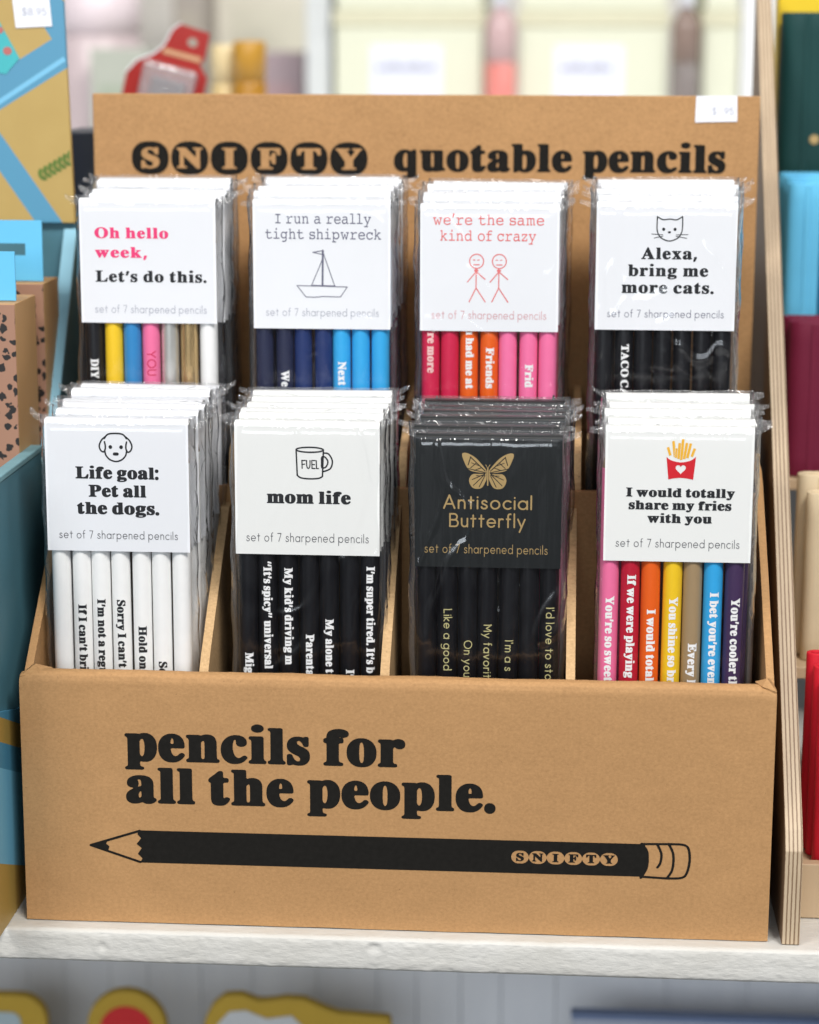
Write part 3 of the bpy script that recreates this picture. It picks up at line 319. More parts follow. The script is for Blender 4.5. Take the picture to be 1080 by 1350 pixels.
 'g': [[288,-290,-60,7,-46,8,-40,11,-47,18,-33,17,-28,20,-19,21,-12,25,-3,14,0,20,7,26,14,20,34,32,4,8,1,7,-4,13,-23,40,-8,27,-1,47,2,20,6,20,12,26,20,27,30,27,46,33,8,8,5,12,-1,7,-10,13,-47,39,-31,34,-21,34,-13,33,-6,27,-4,26,0,60,8,47,10,27,10,20,18,26,24,27,30,27,30,20,38,20,40,16,47,15,47,9,80,7,80,-2,66,-8,100,-23,174,-3,26,-3,20,-8,14,-14,8,-20,1,-40,-2,-26,-5,-14,-9,-10,-13,-9,-34,-12,-9,-9,-4,-6,-1,-14,8,-46,2,-27,0,-40,-3,-27,-8,-33,-11,-27,-14,-23,-20,-25,-26,-26,-34,-25,-33,-19,-40,-17,-53,-16,-47,-9,-33,-2,-94,-1,-20,-1,-13,-5,-13,-9,-6,-8,-3,-14,2,-7,7,-8,13,-7,13,-2,187,-5,53,-5,47,-7,33,-8,40,-13,27,-12,27,-14,26,-20,20,-20,17,-25,14,-33,6,-34,1,-40,-6,-33,-11,-27,-13,-20,-14,-16,-20,-17,-20,-14,-34,-18,-33,-15,-73,-24,-74,-14,-80,-8,-93,-4,-73,1],[361,-176,47,-4,40,-1,60,4,54,8,26,7,20,13,10,13,1,13,-4,8,-13,10,-34,7,-213,1,-40,-2,-13,-4,-15,-13,-5,-13,3,-14,10,-12,13,-8,20,-7],[407,357,8,-4,13,-1,10,5,10,14,8,20,6,26,8,67,0,33,-2,40,-5,34,-5,26,-8,20,-8,14,-7,7,-13,3,-11,-4,-8,-6,-8,-14,-5,-13,-10,-40,-5,-53,0,-54,6,-53,10,-40,6,-13]],
 'h': [[48,-31,-22,8,-17,13,-7,13,-2,20,5,20,10,13,13,8,27,13,16,13,9,20,4,20,0,753,-2,23,-8,17,-12,11,-34,16,-13,9,-10,18,0,20,6,13,17,13,20,7,20,3,300,0,27,-2,20,-5,13,-6,11,-10,8,-20,2,-27,1,-153,3,-20,9,-13,6,-3,14,-1,66,18,54,6,66,0,54,-8,53,-18,40,-21,33,-27,17,-20,13,-20,13,-26,11,-34,7,-33,4,-33,1,-387,3,-47,8,-26,10,-14,13,-9,27,-13,13,-13,8,-18,0,-13,-2,-14,-6,-13,-17,-13,-23,-8,-26,-2,-360,0,-60,2,-60,-2,-347,0],[479,77,16,-4,13,0,14,4,8,6,6,7,7,13,6,20,2,20,1,340,-2,54,-5,33,-7,20,-10,11,-13,4,-20,-7,-13,-10,-14,-14,-13,-24,-5,-27,0,-386,2,-20,7,-20,9,-13]],
 'i': [[48,-31,-22,8,-17,13,-7,13,-2,20,5,20,10,13,13,9,27,12,16,13,7,13,5,20,2,47,-1,440,-3,27,-10,20,-16,13,-28,13,-14,14,-7,20,0,13,3,13,8,14,18,12,20,6,20,2,293,1,34,-4,20,-7,13,-9,7,-9,5,-12,2,-20,0,-527,4,-67,5,-20,10,-18,11,-8,35,-20,11,-14,5,-20,-1,-13,-4,-13,-10,-13,-13,-9,-20,-6,-20,-2,-374,0],[215,889,-47,13,-33,16,-27,20,-10,12,-8,13,-5,14,-3,20,2,33,12,27,11,13,15,13,34,20,46,16,40,7,53,0,47,-8,40,-14,33,-19,22,-22,9,-13,8,-20,3,-20,-1,-20,-5,-20,-7,-13,-10,-14,-14,-13,-18,-12,-20,-11,-27,-10,-27,-7,-53,-5,-33,0]],
 'k': [[48,-31,-22,8,-17,13,-7,13,-2,20,5,20,10,13,13,9,28,12,16,13,10,20,4,20,1,47,0,700,-3,26,-9,21,-13,11,-34,16,-7,6,-9,13,-3,13,1,14,5,10,7,8,20,11,33,7,273,0,54,-3,20,-6,13,-10,11,-17,3,-27,1,-180,8,-67,-8,-60,0,-66,5,-25,7,-8,6,-2,7,1,13,7,31,27,26,26,10,20,-2,14,-5,6,-12,7,-28,10,-13,7,-16,16,-6,14,-1,13,5,13,11,14,20,12,20,6,27,3,320,0,20,-2,20,-4,13,-5,13,-10,8,-14,3,-20,-4,-20,-9,-13,-11,-8,-13,-6,-53,-14,-20,-7,-20,-10,-23,-15,-37,-31,-80,-74,-11,-15,-3,-7,-1,-13,5,-13,12,-20,264,-351,22,-23,38,-22,14,-12,6,-12,2,-20,-5,-20,-10,-13,-13,-9,-14,-4,-40,-4,-366,0,-67,4,-80,-4,-347,0],[498,70,24,0,13,5,7,8,1,7,-2,13,-16,27,-37,46,-13,11,-7,2,-6,-1,-7,-9,-4,-16,0,-26,4,-27,6,-13,10,-14,11,-7]],
 'l': [[48,-31,-22,8,-17,13,-7,13,-2,20,5,20,10,13,13,9,27,12,16,13,9,20,4,20,1,753,-3,24,-8,16,-12,12,-34,16,-15,12,-5,10,-2,10,2,17,7,12,13,10,20,8,20,2,300,1,27,-2,20,-5,17,-9,10,-11,5,-16,2,-20,0,-773,3,-67,6,-27,10,-18,11,-8,35,-20,11,-14,5,-20,-2,-20,-7,-13,-13,-11,-20,-8,-20,-3,-373,-1]],
 'm': [[48,-31,-22,8,-17,13,-7,13,-2,20,5,20,10,13,13,8,27,13,16,13,7,13,5,20,2,47,0,427,-4,33,-4,13,-8,14,-14,12,-38,21,-6,7,-7,13,-1,20,2,13,9,14,14,10,20,7,34,4,273,0,33,-2,47,-10,13,-1,20,3,54,18,33,8,33,3,60,0,47,-4,40,-10,47,-18,46,-26,20,-4,20,5,67,32,53,17,54,8,73,0,33,-4,34,-8,33,-12,27,-13,26,-17,20,-17,20,-23,13,-20,12,-26,11,-34,7,-33,4,-40,1,-387,2,-40,5,-20,12,-19,10,-7,35,-20,8,-9,6,-11,2,-14,-2,-20,-6,-13,-13,-11,-27,-10,-40,-2,-340,0,-60,1,-60,-1,-326,0,-67,2,-60,-2,-333,0],[476,77,12,-4,14,1,9,3,11,6,6,7,7,13,5,20,2,20,-1,394,-3,26,-6,20,-10,16,-14,5,-6,-1,-14,-5,-23,-21,-9,-14,-6,-13,-5,-27,1,-386,3,-20,6,-20,11,-14],[931,77,11,-3,13,0,13,4,7,5,7,7,7,13,6,34,0,400,-3,26,-6,20,-11,16,-13,5,-7,-1,-13,-5,-14,-10,-13,-15,-12,-23,-4,-27,0,-380,4,-26,5,-18,12,-16]],
 'n': [[48,-31,-22,8,-17,13,-7,13,-2,20,5,20,10,13,13,8,27,13,16,13,7,13,5,20,2,47,-1,433,-5,34,-10,20,-14,12,-33,18,-15,16,-4,14,0,13,2,13,10,15,13,9,14,6,20,3,26,2,287,-1,27,-3,40,-9,13,0,20,4,53,17,34,7,40,4,53,0,53,-5,54,-15,46,-22,20,-14,20,-18,22,-26,18,-34,14,-40,9,-46,3,-54,0,-353,3,-47,8,-26,10,-14,13,-9,27,-13,12,-11,4,-7,5,-13,0,-20,-4,-13,-10,-13,-14,-9,-13,-4,-40,-4,-353,0,-60,2,-60,-2,-347,0],[479,77,16,-4,13,0,14,4,8,6,6,7,7,13,6,20,2,20,1,340,-2,54,-5,33,-7,20,-10,11,-13,4,-20,-7,-13,-10,-14,-14,-13,-24,-5,-27,0,-386,2,-20,7,-20,9,-13]],
 'o': [[370,-49,-52,7,-42,11,-40,15,-40,20,-40,26,-33,28,-31,33,-25,34,-20,33,-18,40,-13,40,-10,47,-5,46,-1,60,3,47,8,47,11,40,12,33,21,40,21,33,27,32,33,32,29,23,32,20,39,20,40,15,40,12,40,8,40,3,80,1,40,-3,34,-6,40,-11,46,-16,40,-20,34,-20,31,-23,29,-27,28,-33,25,-36,20,-37,13,-35,12,-39,7,-40,4,-46,0,-60,-3,-47,-6,-40,-11,-40,-12,-33,-16,-34,-21,-33,-26,-33,-25,-27,-32,-27,-31,-21,-33,-19,-33,-14,-40,-13,-34,-8,-40,-5,-40,-3,-66,0],[424,78,12,-5,7,-1,13,4,17,15,14,27,9,30,7,37,7,106,0,154,-4,66,-8,60,-9,40,-14,34,-16,20,-16,7,-13,-2,-14,-9,-12,-16,-11,-27,-8,-33,-6,-40,-8,-100,0,-154,9,-106,7,-40,9,-27,14,-26]],
 'p': [[47,-287,-20,6,-13,8,-10,13,-4,20,3,13,11,16,13,8,33,15,10,8,10,19,4,21,2,53,-1,674,-3,40,-10,26,-12,14,-40,23,-13,17,-3,13,0,13,7,20,9,10,14,8,13,4,20,3,293,1,20,-2,54,-9,20,4,46,15,34,8,33,3,60,1,47,-5,46,-12,51,-22,44,-27,31,-26,28,-30,22,-30,20,-34,15,-33,14,-40,10,-40,6,-47,3,-40,-1,-80,-5,-46,-8,-47,-13,-47,-16,-40,-20,-40,-22,-33,-36,-40,-39,-33,-44,-26,-46,-18,-47,-10,-47,-5,-73,1,-67,10,-13,-2,-7,-4,-8,-13,-3,-20,2,-47,6,-26,10,-20,13,-11,14,-5,46,-11,14,-7,12,-13,5,-13,-1,-20,-6,-14,-17,-13,-27,-8,-33,-2,-400,0],[501,113,13,-2,6,1,15,8,17,20,14,27,11,33,9,47,6,46,3,54,0,60,-4,60,-6,46,-9,40,-12,34,-12,20,-16,13,-16,4,-13,-3,-12,-8,-24,-26,-17,-34,-5,-33,-1,-287,2,-40,6,-26,11,-22,14,-18]],
 'q': [[443,-287,-23,7,-16,13,-7,14,0,20,6,15,13,12,20,9,54,12,13,9,7,9,5,14,2,13,0,53,-3,27,-9,13,-9,5,-13,1,-73,-8,-94,0,-53,8,-47,14,-26,12,-27,15,-47,36,-40,44,-18,27,-15,26,-17,40,-14,47,-8,47,-4,53,0,60,5,53,11,54,15,46,19,42,26,45,27,34,33,35,34,27,40,26,40,20,53,19,40,10,40,6,53,2,54,-2,33,-5,33,-9,40,-14,47,-20,20,-4,20,5,53,33,34,13,20,4,20,1,20,-2,20,-5,13,-7,13,-14,5,-13,3,-20,1,-887,5,-20,9,-13,11,-8,38,-19,14,-13,6,-20,-4,-20,-8,-11,-13,-9,-20,-7,-20,-2,-413,-1],[449,113,14,-1,13,3,14,9,9,9,8,14,5,13,4,20,1,20,0,353,-2,40,-5,29,-12,25,-15,14,-20,6,-20,-5,-19,-15,-14,-21,-15,-33,-11,-40,-9,-46,-5,-54,-3,-60,0,-46,4,-60,7,-47,9,-40,12,-33,15,-27,16,-17]],
 'r': [[48,-31,-22,8,-17,13,-7,13,-2,20,5,20,10,13,13,9,27,12,16,13,7,13,5,20,2,47,0,433,-4,34,-10,20,-16,12,-33,18,-13,16,-3,14,0,13,3,13,8,14,11,9,20,8,20,3,27,1,273,-1,27,-3,40,-11,20,-2,13,3,54,21,26,7,34,5,40,1,40,-4,40,-10,40,-17,26,-20,20,-24,13,-26,6,-27,2,-33,-3,-34,-9,-26,-12,-20,-21,-20,-29,-18,-33,-12,-34,-6,-40,0,-33,4,-27,7,-26,13,-34,23,-13,4,-13,-4,-7,-6,-8,-12,-7,-20,-6,-33,-2,-47,0,-260,3,-47,4,-13,7,-13,14,-14,15,-6,47,-11,13,-7,10,-9,7,-13,2,-20,-4,-20,-8,-11,-13,-9,-14,-5,-33,-5,-414,0]],
 's': [[63,-49,-27,5,-17,9,-12,13,-6,20,-1,233,2,14,5,13,16,16,26,9,40,3,40,-4,20,-9,14,-16,31,-72,15,-27,14,-20,33,-35,20,-14,20,-10,20,-5,13,-1,20,3,14,7,10,8,11,14,6,13,3,20,-2,13,-7,20,-14,20,-15,14,-19,13,-27,15,-160,75,-66,50,-27,27,-21,26,-15,27,-11,33,-5,34,0,40,2,33,7,33,13,34,17,29,13,18,20,21,21,18,26,18,26,14,27,12,33,11,34,7,46,5,74,0,33,-3,80,-15,20,2,47,14,33,3,33,-5,20,-9,14,-14,5,-13,2,-13,0,-180,-1,-20,-4,-14,-9,-12,-13,-10,-27,-8,-33,-2,-34,2,-20,7,-11,10,-9,12,-27,55,-26,38,-29,28,-18,12,-13,6,-13,3,-14,1,-13,-3,-13,-6,-7,-6,-9,-13,-4,-14,-1,-13,5,-20,7,-13,12,-14,17,-13,46,-27,60,-27,47,-17,33,-19,54,-35,26,-21,27,-27,19,-27,16,-33,8,-34,4,-40,0,-53,-3,-33,-8,-34,-13,-33,-15,-27,-15,-20,-20,-20,-20,-18,-21,-15,-45,-23,-60,-18,-67,-8,-80,0,-53,6,-67,15,-20,2,-13,-1,-54,-18,-20,-2]],
 't': [[255,-48,-33,6,-31,8,-29,12,-20,12,-20,16,-14,16,-13,21,-10,23,-11,47,-4,60,-2,426,-2,14,-8,13,-10,8,-26,14,-14,12,-8,19,0,34,3,13,7,13,25,27,33,27,120,87,92,79,22,12,20,6,26,3,27,-1,20,-4,20,-9,8,-7,8,-13,5,-27,1,-100,2,-13,6,-13,10,-9,13,-4,67,-3,20,-4,13,-5,13,-9,6,-6,6,-14,2,-13,0,-33,-3,-20,-7,-14,-10,-9,-13,-7,-20,-5,-60,-2,-20,-3,-14,-8,-8,-12,-3,-14,-1,-20,0,-326,1,-40,4,-20,7,-11,7,-2,13,4,27,16,20,7,20,2,27,-3,33,-13,20,-13,9,-14,3,-20,-4,-20,-8,-17,-14,-23,-19,-27,-24,-26,-22,-20,-41,-27,-53,-22,-54,-11,-60,-4]],
 'u': [[295,-49,-33,5,-34,10,-26,10,-27,16,-24,19,-17,20,-16,27,-12,27,-8,26,-7,34,-5,66,-1,360,-3,47,-7,27,-8,13,-12,10,-34,17,-14,13,-5,13,-2,14,2,15,6,15,10,10,17,8,20,4,33,2,287,0,27,-3,46,-11,14,1,40,10,26,3,300,0,40,-4,14,-4,13,-7,7,-7,7,-12,5,-27,0,-507,3,-53,5,-21,12,-19,14,-10,34,-14,12,-9,5,-7,5,-13,1,-20,-3,-14,-7,-12,-13,-11,-27,-9,-127,-13,-193,-35,-20,-1,-20,3,-47,18,-13,2,-20,-3,-53,-14,-40,-6,-74,-2],[480,131,8,-2,14,2,13,6,10,8,16,20,6,13,3,13,2,34,0,346,-4,47,-5,20,-6,13,-9,10,-13,8,-20,6,-20,2,-13,-4,-7,-8,-5,-27,0,-413,2,-40,5,-27,11,-19]],
 'v': [[415,-49,-20,6,-14,8,-14,13,-13,20,-268,620,-11,20,-13,18,-14,11,-33,20,-12,18,-3,13,0,13,6,20,12,14,17,8,20,4,27,2,380,0,73,-9,67,9,213,0,33,-2,27,-8,14,-11,9,-13,3,-20,-4,-20,-9,-13,-6,-6,-34,-20,-13,-12,-13,-17,-18,-32,-234,-554,-28,-60,-8,-13,-12,-12,-14,-8,-13,-5,-33,-5],[526,498,9,-6,7,0,8,6,9,13,41,94,7,20,2,13,-2,13,-3,7,-9,8,-20,8,-33,7,-27,-2,-28,-8,-12,-6,-5,-7,-3,-13,6,-27,29,-73,13,-31]],
 'w': [[388,-50,-20,5,-20,11,-13,14,-14,25,-253,616,-20,35,-33,30,-12,19,-3,13,1,20,5,13,9,11,13,8,14,5,40,4,326,0,67,-4,67,4,333,0,80,-6,60,6,167,0,33,-1,20,-3,20,-7,13,-10,7,-13,3,-14,0,-13,-4,-13,-10,-14,-36,-28,-13,-17,-11,-21,-254,-594,-19,-40,-16,-21,-13,-9,-20,-8,-40,-5,-27,2,-20,5,-13,6,-14,10,-10,14,-12,26,-78,226,-6,13,-7,9,-7,3,-6,0,-7,-3,-7,-8,-11,-20,-92,-213,-13,-27,-9,-13,-15,-14,-26,-11,-34,-5],[501,505,7,-5,7,-1,7,2,9,10,16,34,4,20,0,13,-14,47,-15,31,-9,9,-11,7,-14,3,-13,0,-13,-5,-8,-5,-7,-14,0,-13,7,-27,26,-66,12,-27],[943,551,5,-2,7,0,7,4,6,8,16,30,15,40,1,20,-5,11,-12,9,-15,5,-20,1,-20,-5,-10,-7,-8,-14,-1,-20,8,-26,12,-34,6,-11]],
 'x': [[48,-30,-13,4,-14,6,-6,6,-8,11,-4,13,0,13,6,20,6,9,13,10,40,21,21,14,25,20,20,20,131,160,12,20,3,13,-5,20,-11,20,-170,253,-26,29,-15,11,-33,20,-13,14,-6,13,-1,20,6,20,9,11,13,8,13,5,40,4,374,0,66,-5,60,5,227,0,47,-4,20,-8,12,-9,8,-14,3,-13,-3,-20,-7,-12,-13,-12,-40,-20,-20,-13,-41,-36,-125,-147,-12,-20,-2,-13,6,-20,11,-20,193,-287,21,-27,36,-26,11,-14,4,-13,1,-20,-4,-13,-11,-14,-15,-8,-13,-5,-40,-3,-367,0,-73,7,-74,-7,-233,0],[379,63,22,0,20,6,14,8,7,13,1,7,-4,13,-11,20,-16,20,-11,7,-6,2,-14,-3,-16,-13,-19,-26,-7,-20,2,-14,7,-8,13,-7],[514,610,7,-2,14,2,10,7,11,13,7,13,1,7,-4,13,-8,7,-17,6,-20,1,-14,-4,-11,-10,-3,-13,4,-13,10,-17]],
 'y': [[156,-289,-40,9,-40,15,-34,21,-22,21,-14,27,-6,33,3,34,4,13,9,15,10,12,15,13,28,17,40,13,40,6,47,-1,33,-5,33,-11,47,-25,16,-1,11,6,6,7,12,21,8,26,0,20,-12,34,-252,580,-14,26,-15,19,-13,11,-34,20,-13,17,-3,13,0,14,6,20,10,12,14,8,20,5,33,2,373,0,27,-1,53,-7,67,8,207,0,40,-4,23,-10,12,-13,5,-14,1,-20,-3,-13,-12,-16,-26,-19,-14,-13,-13,-19,-14,-26,-28,-67,-211,-545,-40,-82,-40,-66,-30,-40,-33,-34,-31,-22,-40,-21,-46,-15,-47,-9,-60,-2],[539,491,10,-3,7,2,13,18,36,89,6,20,4,20,-3,14,-10,13,-26,11,-34,6,-26,-4,-27,-10,-10,-10,-4,-13,5,-27,36,-88,13,-27]],
 '’': [[63,521,-27,8,-20,14,-8,12,-6,14,-2,26,5,27,46,180,27,127,12,32,11,14,15,12,20,9,20,3,120,1,27,-4,20,-8,20,-15,10,-11,7,-13,6,-27,-3,-27,-20,-65,-29,-75,-44,-97,-40,-81,-14,-21,-13,-14,-13,-10,-14,-6,-20,-5,-20,-2,-46,0]],
 '“': [[718,998,27,-8,20,-14,9,-12,5,-14,2,-26,-4,-27,-47,-180,-26,-127,-12,-32,-11,-14,-16,-13,-20,-8,-20,-3,-120,-1,-27,4,-20,8,-20,14,-9,12,-7,13,-6,27,2,27,20,65,30,75,44,97,40,81,13,20,13,15,14,10,13,6,20,5,20,2,47,0],[303,998,26,-8,20,-14,9,-12,5,-14,3,-26,-5,-27,-47,-180,-26,-127,-12,-32,-11,-14,-16,-13,-20,-8,-20,-3,-120,-1,-26,4,-20,8,-20,14,-10,12,-7,13,-6,27,3,27,20,65,29,75,44,97,40,81,13,20,14,15,13,10,13,6,20,5,20,2,47,0]],
 '”': [[63,521,-27,8,-20,14,-8,12,-6,14,-2,26,5,27,46,180,27,127,12,32,11,14,15,12,20,9,20,3,120,1,27,-4,20,-8,20,-15,10,-11,7,-13,6,-27,-3,-27,-20,-65,-29,-75,-44,-97,-40,-81,-14,-21,-13,-14,-13,-10,-14,-6,-20,-5,-20,-2,-46,0],[479,521,-27,8,-20,14,-9,12,-5,14,-2,26,5,27,46,180,26,127,13,32,10,14,16,12,20,9,20,3,120,1,27,-4,20,-8,20,-15,9,-11,8,-13,5,-27,-2,-27,-20,-65,-29,-75,-44,-97,-40,-81,-14,-21,-13,-14,-13,-10,-14,-6,-20,-5,-20,-2,-46,0]],
}
